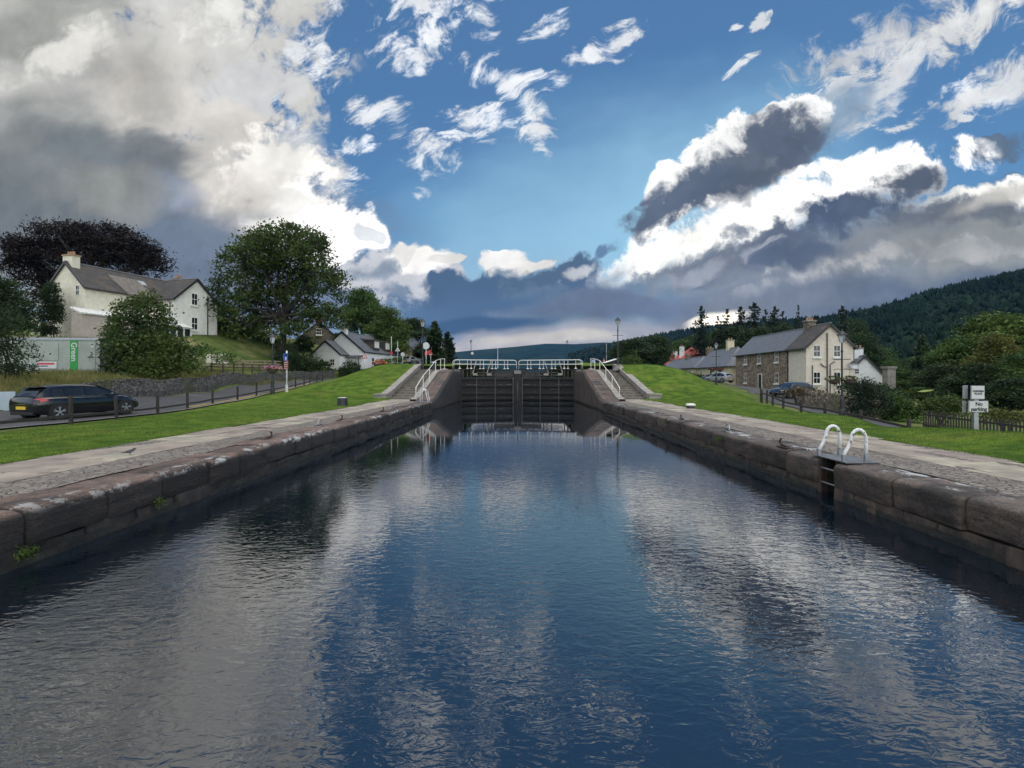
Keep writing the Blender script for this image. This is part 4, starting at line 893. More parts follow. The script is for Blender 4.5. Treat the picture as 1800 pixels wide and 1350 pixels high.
# --- small white cottage beyond the mound
t = thing('white_cottage', 'small white cottage with dark roof and dormers behind the green mound', 'cottage', (-28, 85, 3.0))
Y0 = 84.; X = lambda px, Y=Y0: (px-CX)/F*Y
dd = Vector((.20, .98, 0)).normalized()
Hc = House(t, (X(640), Y0), dd, 15, 7.9, 2.2, 6.1, 9.35, M_limew, M_slate, over=.2, verge=.15)
Hp = House(t, (Hc.P(-2.6, 2.8, 0).x, Hc.P(-2.6, 2.8, 0).y), dd, 2.59, 5.0, 2.2, 5.6, 7.7, M_limew, M_slate, over=.25, verge=.2, wname='annexe', roofname='annexe_roof')
for a in (1.3, 3.2): Hp.window('u0', a, 3.75, .75, 1.05, bars=(1, 1), sill=False)
b = MB(); b.box8([Hc.P(-1.3, .2, 5.1), Hc.P(-.02, .2, 5.35), Hc.P(-.02, 2.6, 5.35), Hc.P(-1.3, 2.6, 5.1), Hc.P(-1.3, .2, 5.25), Hc.P(-.02, .2, 5.5), Hc.P(-.02, 2.6, 5.5), Hc.P(-1.3, 2.6, 5.25)]); b.build('porch_roof', M_slate, t)
MB().beam(Hc.P(-1.2, .35, 2.9), Hc.P(-1.2, .35, 5.1), .12, .12, (0, 1, 0)).build('porch_post', M_black, t)
for u in (4.0, 8.2):
    b = MB(); z0, z1 = 6.6, 8.2
    b.box8([Hc.P(u, .3, z0), Hc.P(u+2.0, .3, z0), Hc.P(u+2.0, 3, z0), Hc.P(u, 3, z0), Hc.P(u, .3, z1), Hc.P(u+2.0, .3, z1), Hc.P(u+2.0, 3, z1), Hc.P(u, 3, z1)]); dm = b.build('dormer', M_slateb, Hc.roof)
    b = MB(); b.box8([Hc.P(u-.15, .0, z1), Hc.P(u+2.15, .0, z1), Hc.P(u+2.15, 3.4, z1+.1), Hc.P(u-.15, 3.4, z1+.1), Hc.P(u-.15, .0, z1+.12), Hc.P(u+2.15, .0, z1+.12), Hc.P(u+2.15, 3.4, z1+.5), Hc.P(u-.15, 3.4, z1+.5)]); b.build('dormer_roof', M_slate, Hc.roof)
    b = MB(); b.box8([Hc.P(u+.2, .24, z0+.35), Hc.P(u+1.8, .24, z0+.35), Hc.P(u+1.8, .297, z0+.35), Hc.P(u+.2, .297, z0+.35), Hc.P(u+.2, .24, z1-.1), Hc.P(u+1.8, .24, z1-.1), Hc.P(u+1.8, .297, z1-.1), Hc.P(u+.2, .297, z1-.1)]); b.build('dormer_window', M_white, Hc.roof)
for u in (3, 6.4, 10): Hc.window('v0', u, 3.9, .9, 1.3)
Hc.chimney(.4, 3.8, 8.8, 9.9, .35, .5, M_limew, 1); Hc.chimney(14.4, 3.8, 8.8, 10, .35, .5, M_brickc, 2)
MB().tube([Hc.P(0, 3.8, 9.9), Hc.P(0, 3.8, 12.6)], .035, 5).build('mast', M_black, Hc.roof)
Hp.pipe([('u0', 4.7, 5.3, .08), ('u0', 4.7, 3, .08)], .06)

# --- row of cream cottages beyond the stone house
t = thing('cream_cottage', 'cream cottage with hipped grey slate roof behind a dark hedge', 'cottage', (36.2, 100, 1))
Hk = House(t, (36.4, 104), (0, -1), 15.4, 6.2, .4, 4.1, 7.2, M_creamw, M_slate, over=.4, barge=False, hip1=True)
for y in (101.5, 92.3): Hk.window('v0', 104-y, 1.9, .9, 1.4)
Hk.door('v0', 7.6, 1.0, .95, 2.05, M_timber); Hk.chimney(8.8, 3.1, 6.6, 8.7, .4, .6, M_creamw, 2)
MB().tube([Hk.F('v0', 12.4, 4, .07), Hk.F('v0', 12.4, .8, .07)], .06, 6).build('drainpipe', M_black, t)
t = thing('cream_annexe', 'lower cream building with hipped slate roof adjoining the cream cottage', 'cottage', (36, 110, 1))
Hk2 = House(t, (36.2, 113), (0, -1), 8.8, 5.4, .5, 4.1, 6.2, M_creamw, M_slate, over=.4, barge=False, hip1=True); Hk2.window('v0', 5.2, 2.1, 1.3, 1.3, bars=(2, 0)); 
t = thing('grey_roofed_house', 'long low house with blue grey slate roof rising behind the right mound', 'house', (34, 130, 2))
Hg = House(t, (41, 148), (0, -1), 30, 7, .5, 3.9, 6.9, M_rubb2, M_slate, over=.3, barge=False); Hg.chimney(.6, 3.5, 6.4, 8.6, .5, .6, M_brickc, 2); Hg.chimney(29.3, 3.5, 6.3, 8.6, .6, .7, M_rubb2, 2); Hg.chimney(14, 3.5, 6.4, 7.9, .4, .5, M_rubb2, 1)
for u in (6, 12, 19): Hg.window('v0', u, 1.8, .9, 1.3)
t = thing('red_roofed_house', 'house with a bright red pyramid roof behind the grey slate roofs', 'house', (52, 160, 2))
Hr = House(t, (47.5, 164), (0, -1), 13, 12, 1, 6.6, 11.2, M_limew, M_redroof, over=.6, barge=False, hip0=True, hip1=True); Hr.chimney(9, 2.2, 8, 11.4, .5, .6, M_limew, 2); Hr.chimney(3, 2, 8, 10.4, .5, .6, M_limew, 2); Hr.window('v0', 3.5, 3.4, 1, 1.4); Hr.window('v0', 9.0, 3.4, 1, 1.4)
# --- white gabled house low on the right
t = thing('white_gabled_house', 'white gabled house with steep dark roof half hidden by trees and shrubs', 'house', (52, 76, -2))
Hw = House(t, (53.0, 74), (.35, .94), 9, 4.9, -3.0, 2.0, 4.9, M_limew, M_slate, over=.25, verge=.25)

Hw.chimney(2.6, 2.6, 4.6, 6.1, .4, .55, M_limew, 2); Hw.window('u0', 3.4, 2.3, .6, .8, sill=False)
t = thing('stone_pillar', 'square stone pillar with a plant growing on its top near the white gable', 'pillar', (49.5, 68.5, -2))
b = MB().box((49.6, 68.4, .4), (1.05, 1.05, 5.6)); b.box((49.6, 68.4, 3.1), (1.3, 1.3, .3)); b.build('shaft', M_ashlar, t)
# --- far houses on the left road
t = thing('far_stone_house', 'distant brown stone house with slate roof beyond the road signs', 'house', (-24, 122, 5))
Hf = House(t, (X(724, 125), 125), (.12, .99), 12, 6, 4.8, 9.0, 12.2, M_stone, M_slate, over=.2, verge=.15); Hf.chimney(.5, 3, 11.6, 13.2, .4, .6, M_rubb2, 2); Hf.window('u0', 3, 6.3, 1, 1.5); Hf.window('v0', 3, 6.3, 1, 1.5); Hf.window('v0', 7, 6.3, 1, 1.5)
t = thing('far_dormered_house', 'distant slate roofed house with white dormers half hidden by the big green tree', 'house', (-42, 112, 6))
Hd = House(t, (X(592, 108), 108), (-.35, .94), 11, 7, 6, 10.4, 13.6, M_rubb2, M_slateb, over=.2)
Hd.window('u0', 2, 8, 1, 1.4); Hd.window('u0', 5, 8, 1, 1.4); Hd.window('u0', 3.5, 10.8, 1, 1.3); Hd.chimney(.5, 3.5, 13, 14.8, .4, .7, M_brickc, 2)
t = thing('far_villa', 'pale distant villa just visible between the cream villa and the big green tree', 'house', (-44, 92, 8))
Hv = House(t, (X(380, 92)-2, 93), (.96, .28), 9, 6, 6, 11.3, 13.4, M_limew, M_slate, over=.3); Hv.window('v0', 2, 8.6, 1.1, 1.5); Hv.window('v0', 5, 8.6, 1.1, 1.5); Hv.window('v0', 7.4, 8.6, 1, 1.5)
# --- distant white village on the right, seen between trees
for i, (px, Y, wd, lab) in enumerate(((1648, 260, 9, 'tiny distant white house above the shrubs, farther left of a pair'), (1668, 250, 8, 'tiny distant pinkish roofed house above the shrubs, farther right of a pair'))):
    x = (px-CX)/F*Y; z = 1.5-(640-CY)/F*Y
    t = thing('distant_house', lab, 'house', (x, Y, z-6), 'tiny far houses in the valley'); Hz = House(t, (x-wd/2, Y), (1, 0), wd, 7, z-7, z-.2, z+3, M_limew if i == 0 else M_pinkw, M_limew if i == 0 else M_redroof); Hz.window('v0', 2.5, z-2.6, 1, 1.4); Hz.window('v0', 5.5, z-2.6, 1, 1.4)

# ------------------------------------------------------------------ site cabin, walls, fences on the left
M_cabin = mat('grey_cabin_paint', (.35, .385, .345), (.28, .31, .275), 1.2, .6, .004, 20, detail=6, c3=(.22, .21, .18), scale3=.9, lo3=.6, hi3=.8)
M_green = mat('green_sign_vinyl', (.02, .30, .05), (.015, .25, .04), 3, .5); M_sred = mat('red_sign_print', (.55, .04, .06), (.5, .05, .07), 9, .5); M_sblue = mat('navy_sign_print', (.04, .06, .16), (.05, .06, .14), 9, .5)
M_signw = mat('white_sign_face', (.60, .60, .59), (.53, .53, .52), 6, .5)
zc = 1.55; LX, RX = -41.5, -32.0
t = thing('site_cabin', 'long grey steel site cabin with a green vertical stripe reading Green', 'cabin', ((LX+RX)/2, 40, zc))
ca = Vector((RX, 39.2, 0)); cdir = Vector((-.992, -.125, 0)); cn = Vector((.125, -.992, 0))
Cp = lambda a, z, dd=0.0: ca+cdir*a+cn*dd+Vector((0, 0, zc+z))
def cbox(b, a0, a1, z0, z1, d0, d1): return b.box8([Cp(a0, z0, d0), Cp(a1, z0, d0), Cp(a1, z0, d1), Cp(a0, z0, d1), Cp(a0, z1, d0), Cp(a1, z1, d0), Cp(a1, z1, d1), Cp(a0, z1, d1)])
LC = 9.7; cbox(MB(), 0, LC, .0, 2.95, -2.6, 0).build('cabin_body', M_cabin, t)
cbox(MB(), -.06, LC+.06, 2.95, 3.12, -2.66, .06).build('roof_rim', M_steel, t)
for a in (-.04, LC-.1): cbox(MB(), a, a+.14, -.05, 3.06, -.02, .05).build('corner_post', M_cabin, t)
b = MB()
for a in np.arange(.75, LC, .62): cbox(b, a, a+.03, .1, 2.9, 0, .012)
b.build('seams', M_steel, t)
cbox(MB(), 2.85, 4.3, 1.4, 2.72, 0, .04).build('window_shutter', M_cabin, t); cbox(MB(), .3, 1.3, .25, 2.75, 0, .03).build('door', M_cabin, t)
cbox(MB(), .42, .8, 1.62, 1.7, .03, .07).build('door_handle', M_black, t)
st = cbox(MB(), 1.52, 2.05, .05, 2.92, .012, .035).build('stripe', M_green, t); org = ca
def paste(tb, a, z, dd, roll, m, par, nm):
    M = Matrix((( -cdir.x, cn.x, 0), (-cdir.y, cn.y, 0), (0, 0, 1))).to_4x4()      # x right as seen, -y towards the viewer
    q = MB(); c = Cp(a, z, dd)
    for p in tb.v:
        x, y, zz = p; x, zz = x*math.cos(roll)-zz*math.sin(roll), x*math.sin(roll)+zz*math.cos(roll)
        q.v.append(tuple(c+(-cdir)*x+cn*(-y)+Vector((0, 0, zz))))
    q.f = tb.f; return q.build(nm, m, par)
paste(text_mb('Green', .56), 1.78, 2.05, .04, R(-90), M_signw, st, 'lettering')
pl = cbox(MB(), 2.95, 4.3, .78, 1.3, .04, .06).build('notice', M_signw, t); b = MB()
cbox(MB(), 3.1, 4.25, 1.07, 1.21, .06, .064).build('red_line', M_sred, pl); cbox(MB(), 3.55, 4.2, .92, 1.0, .06, .064).build('blue_line', M_sblue, pl)
cbox(MB(), .38, .6, 2.42, 2.68, .03, .05).build('door_label', M_signw, t)

def rubble_wall(name, line, h, th, m, lab, cat='stone wall', seed=1, cope=.22):
    """line of (x, y); a battered rubble wall with rough upright cope stones"""
    r = random.Random(seed); t = thing(name, lab, cat, (line[0][0], line[0][1], gh(*line[0]))); b = MB(); c = MB(); pts = []
    for (x0, y0), (x1, y1) in zip(line, line[1:]):
        k = max(1, int(math.hypot(x1-x0, y1-y0)/.5)); pts += [(x0+(x1-x0)*q/k, y0+(y1-y0)*q/k) for q in range(k)]
    pts.append(line[-1]); zz = heights(np.array([p[0] for p in pts]), np.array([p[1] for p in pts])); rows = []
    for i, (x, y) in enumerate(pts):
        a, e = pts[max(i-1, 0)], pts[min(i+1, len(pts)-1)]; dv = Vector((e[0]-a[0], e[1]-a[1], 0)).normalized(); s = Vector((dv.y, -dv.x, 0)); p = Vector((x, y, zz[i])); hh = h+wob(x, y, 3, .06, .5)
        rows.append([p+s*(th*.65)+Vector((0, 0, -.7)), p+s*(th*.6+wob(x, y, 0, .05))+Vector((0, 0, hh*.4)), p+s*(th*.5+wob(x, y, 1, .05))+Vector((0, 0, hh*.75)), p+s*th*.42+Vector((0, 0, hh)), p-s*th*.42+Vector((0, 0, hh)), p-s*th*.6+Vector((0, 0, -.7))])
        for q in range(3):
            cc = p+dv*(q/3*.5+r.uniform(-.03, .03))+Vector((0, 0, hh+cope*.3)); w_ = r.uniform(.06, .11)
            M = Matrix.Rotation(math.atan2(dv.y, dv.x)+r.uniform(-.2, .2), 3, 'Z') @ Matrix.Rotation(r.uniform(-.3, .3), 3, 'Y'); c.box(cc, (w_*1.7, th*r.uniform(.7, 1.0), cope*r.uniform(.7, 1.5)), M, taper=r.uniform(.55, .95))
    b.grid(rows); b.prism(None, rows[0], [p+Vector((0.01, 0.01, 0)) for p in rows[0]]); b.prism(None, rows[-1], [p+Vector((0.01, 0.01, 0)) for p in rows[-1]])
    b.build('wall_body', m, t); c.build('cope_stones', m, t); return t
rubble_wall('rubble_wall', [(-22.9, 26.3), (-23.8, 34), (-25, 41), (-26.6, 50), (-28.9, 62), (-28.9, 70), (-28.0, 77.5)], .82, .5, M_rubble, 'long grey rubble stone wall with upright cope stones behind the road')
t = tag(MB().box8([at(-60, 735, 21.9), at(27, 735, 22.3), at(27, 735, 22.6), at(-60, 735, 22.2), at(-60, 690, 21.9), at(27, 688, 22.3), at(27, 688, 22.6), at(-60, 690, 22.2)]).build('rendered_wall', mat('blue_grey_render', (.42, .50, .56), (.36, .43, .49), 2, .9), None, off=at(0, 735, 22.2)), 'pale blue grey rendered wall beyond the black car at the frame edge', 'wall')

def post_fence(name, line, m, lab, step, ph, rails, pw=.11, seed=1, rw=.09, rh=.09, sink=.3, cat='fence', shift=0., zf=None):
    r = random.Random(seed); t = thing(name, lab, cat, (line[0][0], line[0][1], gh(*line[0]))); acc = []; 
    tot = sum(math.dist(a, b) for a, b in zip(line, line[1:])); n = int(tot/step); pos = []
    for i in range(n+1):
        s = i*step+r.uniform(-.08, .08)*step*(0 < i < n)+shift
        for a, b in zip(line, line[1:]):
            dl = math.dist(a, b)
            if s <= dl: pos.append((a[0]+(b[0]-a[0])*s/dl, a[1]+(b[1]-a[1])*s/dl)); break
            s -= dl
    tp = []
    for x, y in pos:
        z = zf(y) if zf else gh(x, y); h = ph*r.uniform(.93, 1.07); lean = Vector((r.uniform(-.04, .04), r.uniform(-.04, .04), 0)); tp.append(Vector((x, y, z)))
        MB().beam((x, y, z-sink), Vector((x, y, z+h))+lean, pw, pw, (0, 1, 0)).build('post', m, t, bevel=.01)
    for k, f in enumerate(rails):
        for a, b in zip(tp, tp[1:]):
            q = MB(); mid = (a+b)/2+Vector((0, 0, f*ph-r.uniform(0, .03))); q.beam(a+Vector((0, 0, f*ph+r.uniform(-.02, .02))), mid, rw*.6, rh); q.beam(mid, b+Vector((0, 0, f*ph+r.uniform(-.02, .02))), rw*.6, rh); q.build('rail', m, t)
    return t
M_fence = mat('dark_fence_timber', (.045, .036, .03), (.02, .017, .016), 5, .85, .01, 20, stretch=(3, 3, .6), c3=(.10, .10, .09), scale3=4, lo3=.6, hi3=.75)
M_pale = mat('pale_fence_timber', (.33, .26, .17), (.24, .19, .13), 5, .85, .01, 20)
M_brownf = mat('brown_fence_timber', (.10, .065, .045), (.06, .04, .03), 5, .85, .01, 20)
post_fence('timber_fence', [(-15.2, 10.5), (-15.0, 16.5), (-15.9, 20), (-17.2, 26), (-18.2, 31), (-18.8, 38), (-19.9, 45), (-22.8, 60)], M_fence, 'dark post and rail fence between the left lawn and the road', 3.3, .92, (.34,), .095, shift=.3)
post_fence('timber_fence', [(13.95, 8.5), (13.9, 14), (13.95, 24), (14.6, 29), (16.6, 35), (19.5, 41)], M_fence, 'dark post and rail fence between the right lawn and the lane', 2.35, .92, (.72,), .10, seed=4, shift=.5, zf=lambda y: float(np.interp(y, [6, 10, 16, 19, 21.6, 24.6, 27.4, 31, 36, 41], [-2.0, -1.6, -1.05, -.80, -.58, -.5, -.42, -.05, -.1, -.2])))
post_fence('field_fence', [(-29, 46.5), (-31, 67.5)], M_brownf, 'brown three rail fence just behind the roadside rubble wall', 2.3, 1.05, (.3, .6, .9), .12, seed=5, zf=lambda y: 2.05+(y-46)*.016)
post_fence('field_fence', [(-34.0, 54), (-31.6, 74.5)], M_pale, 'pale new timber fence behind the brown rail fence', 2.4, 1.2, (.35, .65, .95), .13, seed=6, rw=.10, rh=.15, zf=lambda y: 2.5+(y-54)*.02)
# picket fence across the lane
t = thing('picket_fence', 'weathered picket fence behind the no parking sign', 'fence', (22, 24, -.8)); b = MB(); rl_ = MB(); ln = [(21.9, 27.6), (18.4, 13.6)]; r = random.Random(3); nP = 64
pkt = []
for i in range(nP):
    k = i/(nP-1); x = ln[0][0]+(ln[1][0]-ln[0][0])*k; y = ln[0][1]+(ln[1][1]-ln[0][1])*k; z = -1.2
    MB().box8([(x-.035, y-.02, z), (x+.035, y-.02, z), (x+.035, y+.02, z), (x-.035, y+.02, z), (x-.035, y-.02, z+.98+r.uniform(-.03, .03)), (x+.0, y-.02, z+1.06), (x+.0, y+.02, z+1.06), (x-.035, y+.02, z+1.0)]).build('picket', M_fence, t)
for z in (-.95, -.38): MB().beam((ln[0][0], ln[0][1]+.06, z), (ln[1][0], ln[1][1]+.06, z), .05, .09).build('rail', M_fence, t)
t = rubble_wall('garden_wall', [(24.6, 45), (22.3, 39), (21.5, 33.5), (21.2, 30.5)], 1.0, .5, M_rubb2, 'mossy tumbledown rubble garden wall in front of the beige gable', seed=9, cope=.26)
# retaining wall and garden steps by the villa, white block by the drive
tag(MB().box8([at(362, 640, 52), at(402, 640, 53), at(402, 640, 54), at(362, 640, 53), at(362, 622, 52), at(402, 622, 53), at(402, 622, 54), at(362, 622, 53)]).build('retaining_wall', M_harlw, None, off=at(380, 640, 52.5)), 'short pale concrete retaining wall below the villa and behind the field fences', 'wall')
tag(MB().box((at(63, 556, 62)), (1.3, .1, 1.0)).beam(at(57, 556, 62), at(57, 592, 62), .12, .12, (0, 1, 0)).beam(at(70, 556, 62), at(70, 592, 62), .2, .2, (0, 1, 0)).build('notice_board', M_signw, None, off=at(63, 590, 62)), 'small white notice board on posts beside the ivy on the villa', 'notice board')

x = at(1611, 690, 36); t = thing('sun_sail', 'small yellow green sunshade sail strung in the garden left of the bright hedge', 'sunshade', x)
q = [[(x.x+u*.85, x.y+v*.5, x.z+.16*u*u-.02*v+dz) for v in (-1, -.3, .3, 1)] for dz in (0,) for u in np.linspace(-1, 1, 9)]; b = MB().grid(q).grid([[(p[0], p[1], p[2]+.03) for p in r_] for r_ in q]); b.build('sail', mat('lime_canvas', (.22, .27, .05), (.18, .22, .04), 4, .8), t)
for u in (-1, 1): MB().beam((x.x+u*.9, x.y, gh(x.x+u*.9, x.y)-.2), (x.x+u*.9, x.y, x.z+.22), .06, .06, (0, 1, 0)).build('post', M_fence, t)
# ------------------------------------------------------------------ foliage
def leafmat(name, c1, c2, sc=.35, isl=.35, tr=.25): return mat(name, c1, c2, sc, .6, 0, detail=3, spec=.25, lo=.35, hi=.65, island=isl, transl=tr)
L_syc = leafmat('sycamore_leaves', (.09, .13, .028), (.027, .048, .015))
L_cop = leafmat('copper_beech_leaves', (.019, .0105, .0115), (.008, .006, .0065), tr=.15)
L_mid = leafmat('mid_green_leaves', (.09, .15, .034), (.03, .064, .018))
L_lit = leafmat('light_green_leaves', (.10, .152, .030), (.04, .072, .017))
L_yel = leafmat('yellowing_leaves', (.14, .14, .03), (.06, .076, .02))
L_drk = leafmat('dark_leaves', (.048, .082, .028), (.017, .033, .013))
L_con = leafmat('conifer_needles', (.020, .036, .019), (.009, .017, .011), tr=.1)
L_jun = leafmat('juniper_needles', (.030, .052, .024), (.012, .024, .013), tr=.1)
L_hed = leafmat('hedge_leaves', (.045, .075, .020), (.020, .038, .012))
L_hedl = leafmat('bright_hedge_leaves', (.085, .122, .026), (.04, .064, .016))
L_ivy = leafmat('ivy_leaves', (.032, .058, .02), (.013, .026, .011))
M_bark = mat('bark', (.055, .045, .038), (.025, .021, .019), 3, .95, .03, 14, stretch=(2, 2, .6))
def leafquads(C, size, rg, up=.35, asp=.62):
    n = len(C); N_ = rg.normal(size=(n, 3)); N_[:, 2] += up; N_ /= np.linalg.norm(N_, axis=1)[:, None]+1e-9
    T = np.cross(N_, rg.normal(size=(n, 3))); T /= np.linalg.norm(T, axis=1)[:, None]+1e-9; B = np.cross(N_, T); s = (size*rg.uniform(.55, 1.35, n))[:, None]
    bend = N_*s*.18
    V = np.stack([C-T*s, C+B*s*asp*.8-bend, C+T*s, C-B*s*asp*.8-bend], 1).reshape(-1, 3); i = np.arange(n)[:, None]*4
    return V, np.concatenate([i, i+1, i+2, i+3], 1)
def crown_pts(lobes, nclump, rg, shell=.62):
    """clump centres spread through a set of lobes (x, y, z, rx, ry, rz), denser towards their outside"""
    vol = np.array([l[3]*l[4]*l[5] for l in lobes])**.8; pick = rg.choice(len(lobes), nclump, p=vol/vol.sum()); Lb = np.array(lobes)[pick]
    dv = rg.normal(size=(nclump, 3)); dv /= np.linalg.norm(dv, axis=1)[:, None]; dv[:, 2] = np.where(dv[:, 2] < -.35, -dv[:, 2], dv[:, 2])
    rad = shell+(1-shell)*rg.uniform(0, 1, nclump)**.6; rad = np.where(rg.uniform(size=nclump) < .22, rg.uniform(.15, shell, nclump), rad)
    return Lb[:, :3]+dv*rad[:, None]*Lb[:, 3:]
def clumps(P, nleaf, cr, size, rg, flat=.7, **k):
    C = np.repeat(P, nleaf, 0)+rg.normal(size=(len(P)*nleaf, 3))*np.array([cr, cr, cr*flat])*np.repeat(rg.uniform(.6, 1.35, len(P)), nleaf)[:, None]
    return leafquads(C, size, rg, **k)
def limbs(b, root, ttop, tr, P, rg, nmain, lobes, fine=80):
    """trunk, main limbs into the lobes, and thin branches out to the clumps"""
    root, ttop = Vector(root), Vector(ttop); k = 6
    tp = [root.lerp(ttop, i/k)+Vector((rg.normal()*tr*.18*(0 < i < k), rg.normal()*tr*.18*(0 < i < k), 0)) for i in range(k+1)]
    b.tube(tp, [tr*(1.45 if i == 0 else 1.0-.38*i/k) for i in range(k+1)], 9)
    ends = []
    for i in range(nmain):
        l = lobes[i % len(lobes)]; s = tp[k].lerp(tp[3], rg.uniform(0, 1)); e = Vector((l[0]+rg.normal()*l[3]*.25, l[1]+rg.normal()*l[4]*.25, l[2]+rg.uniform(-.1, .55)*l[5]))
        mid = s.lerp(e, .45)+Vector((rg.normal()*.06, rg.normal()*.06, .10))*(e-s).length; pts = [s, s.lerp(mid, .5)+Vector((0, 0, -.02*(e-s).length)), mid, mid.lerp(e, .55), e]
        b.tube(pts, [tr*.5, tr*.38, tr*.28, tr*.18, tr*.06], 6); ends += pts[1:]
    E = np.array([tuple(e) for e in ends])
    for j in rg.choice(len(P), min(fine, len(P)), replace=False):
        p = P[j]; q = E[np.argmin(((E-p)**2).sum(1))]; m = (p+q)/2+rg.normal(size=3)*.06*np.linalg.norm(p-q)+np.array([0, 0, .04*np.linalg.norm(p-q)])
        b.tube([tuple(q), tuple(m), tuple(p)], [tr*.13, tr*.08, tr*.03], 4, caps=False)
def broadleaf(name, seed, lobes, trunk_top, tr, nclump, nleaf, cr, size, lm, nmain=9, fine=90, shell=.62, flat=.7, label=None, loc=(0, 0, 0), crownkw={}):
    rg = np.random.default_rng(seed); t = thing(name, label, 'tree', loc); P = crown_pts(lobes, nclump, rg, shell); b = MB(); limbs(b, (0, 0, -.4), trunk_top, tr, P, rg, nmain, lobes, fine)
    b.build('trunk', M_bark, t, smooth=True, local=True); V, Fc = clumps(P, nleaf, cr, size, rg, flat, **crownkw); meshnp('crown', V, Fc, lm, t); return t
def conifer(name, seed, h, r, lm, label, loc, tiers=22, per=11, size=.5, base=.08, droop=.25, irr=.25, dens=9, shape=.85):
    rg = np.random.default_rng(seed); t = thing(name, label, 'tree', loc); MB().tube([(0, 0, -.4), (0, 0, h*.5), (0, 0, h*.97)], [r*.085, r*.055, r*.012], 7).build('trunk', M_bark, t, local=True, smooth=True); C = []
    for i in range(tiers):
        k = i/(tiers-1); z = h*(base+(1-base)*k**.92); rr = r*(1-k)**shape+.10*r*.3
        for j in range(max(3, int(per*(1-k*.6)))):
            a = rg.uniform(0, 2*math.pi); l = rr*rg.uniform(1-irr*1.6, 1+irr*.5); m = max(3, int(dens*l/r)+2); s = np.linspace(.12, 1, m)
            C.append(np.stack([np.cos(a)*l*s, np.sin(a)*l*s, z-droop*l*s+rg.normal(size=m)*.03*r+.10*l*s**2], 1))
    C = np.concatenate(C); C = np.repeat(C, 2, 0)+rg.normal(size=(len(C)*2, 3))*size*.28
    V, Fc = leafquads(C, np.full(len(C), size), rg, up=.9, asp=.5); meshnp('crown', V, Fc, lm, t); return t
def bush(name, seed, lobes, n, size, lm, label, loc, cat='bush', stems=5, shell=.7, asp=.62):
    rg = np.random.default_rng(seed); t = thing(name, label, cat, loc); P = crown_pts(lobes, n, rg, shell); V, Fc = clumps(P, 9, size*1.9, size, rg, .8, asp=asp); meshnp('foliage', V, Fc, lm, t)
    b = MB()
    if not stems: return t
    for i in range(stems):
        l = lobes[i % len(lobes)]; b.tube([(rg.normal()*.1, rg.normal()*.1, -.2), (l[0]*.5+rg.normal()*.1, l[1]*.5, l[2]*.5), (l[0]+rg.normal()*l[3]*.3, l[1], l[2])], [.05, .035, .012], 5)
    b.build('stem', M_bark, t, local=True); return t
def place(src, label, px, top, Y, hw, base=None, H0=None, W0=None, rz=0.0, dy=0, group=None, mat_=None):
    """copy a tree: column px, top row, depth Y, half width in px; foot on the ground"""
    x = (px-CX)/F*Y; zb = gh(x, Y)-.2 if base is None else base; zt = 1.5-(top-CY)/F*Y
    c = copy_tree(src); c.location = (x, Y, zb); sx = hw/F*Y/W0; c.scale = (sx, sx, max(.2, (zt-zb)/H0)); c.rotation_euler = (0, 0, rz); c['label'] = label
    if group: c['group'] = group
    if mat_:
        for ch in c.children:
            if ch.name.startswith(('crown', 'foliage')): ch.data = TINT(ch.data, mat_)
    return c
_tint = {}
def TINT(me, m):
    k = (me.name, m.name)
    if k not in _tint: _tint[k] = me.copy(); _tint[k].materials[0] = m
    return _tint[k]

# the big sycamore on the left bank
Ys = 76.0; base = drop(497, Ys); s_ = Ys/F
def lob(px, py, rx, ry, dy=0, rd=None): return ((px-497)*s_, dy, 1.5-(py-CY)*s_-base.z, rx*s_, (rd or rx)*s_, ry*s_)
lobs = [lob(440, 475, 58, 52, .5), lob(420, 530, 48, 50, -1), lob(500, 440, 70, 44, .5), lob(545, 450, 40, 45, -.5), lob(555, 510, 52, 55, .5), lob(580, 500, 28, 42, -1), lob(480, 520, 60, 60, 3), lob(430, 575, 48, 30, 1), lob(560, 565, 44, 34, 1.5), lob(400, 560, 28, 46, -1.5), lob(500, 470, 60, 44, -4), lob(470, 560, 44, 36, 4), lob(402, 585, 26, 20, -1), lob(575, 560, 24, 22, 0), lob(450, 598, 44, 20, -3), lob(530, 592, 40, 20, -3), lob(420, 560, 40, 40, -3)]
broadleaf('sycamore_tree', 3, lobs, (0.3, 0, 6.6), .58, 680, 44, .60, .24, L_syc, 20, 330, .76, label='large spreading green sycamore standing alone between the villa and the cottage', loc=base)
# copper beech behind the villa
Yc = 84.0; base = drop(150, Yc); s_ = Yc/F
def lob(px, py, rx, ry, dy=0): return ((px-150)*s_, dy, 1.5-(py-CY)*s_-base.z, rx*s_, rx*s_*.8, ry*s_)
lobs = [lob(60, 450, 52, 34, 0), lob(20, 475, 40, 36, 2), lob(110, 425, 55, 32, 0), lob(170, 422, 60, 32, 1), lob(220, 445, 52, 36, 0), lob(248, 468, 36, 44, 1), lob(150, 460, 80, 46, 3), lob(60, 500, 60, 36, 3), lob(95, 520, 50, 30, 2), lob(35, 440, 30, 20, -1)]
broadleaf('copper_beech', 5, lobs, (0, 0, 6), .8, 900, 40, .80, .27, L_cop, 16, 200, .68, .5, label='wide dark purple copper beech rising behind the white villa', loc=base, crownkw=dict(up=.8, asp=.4))
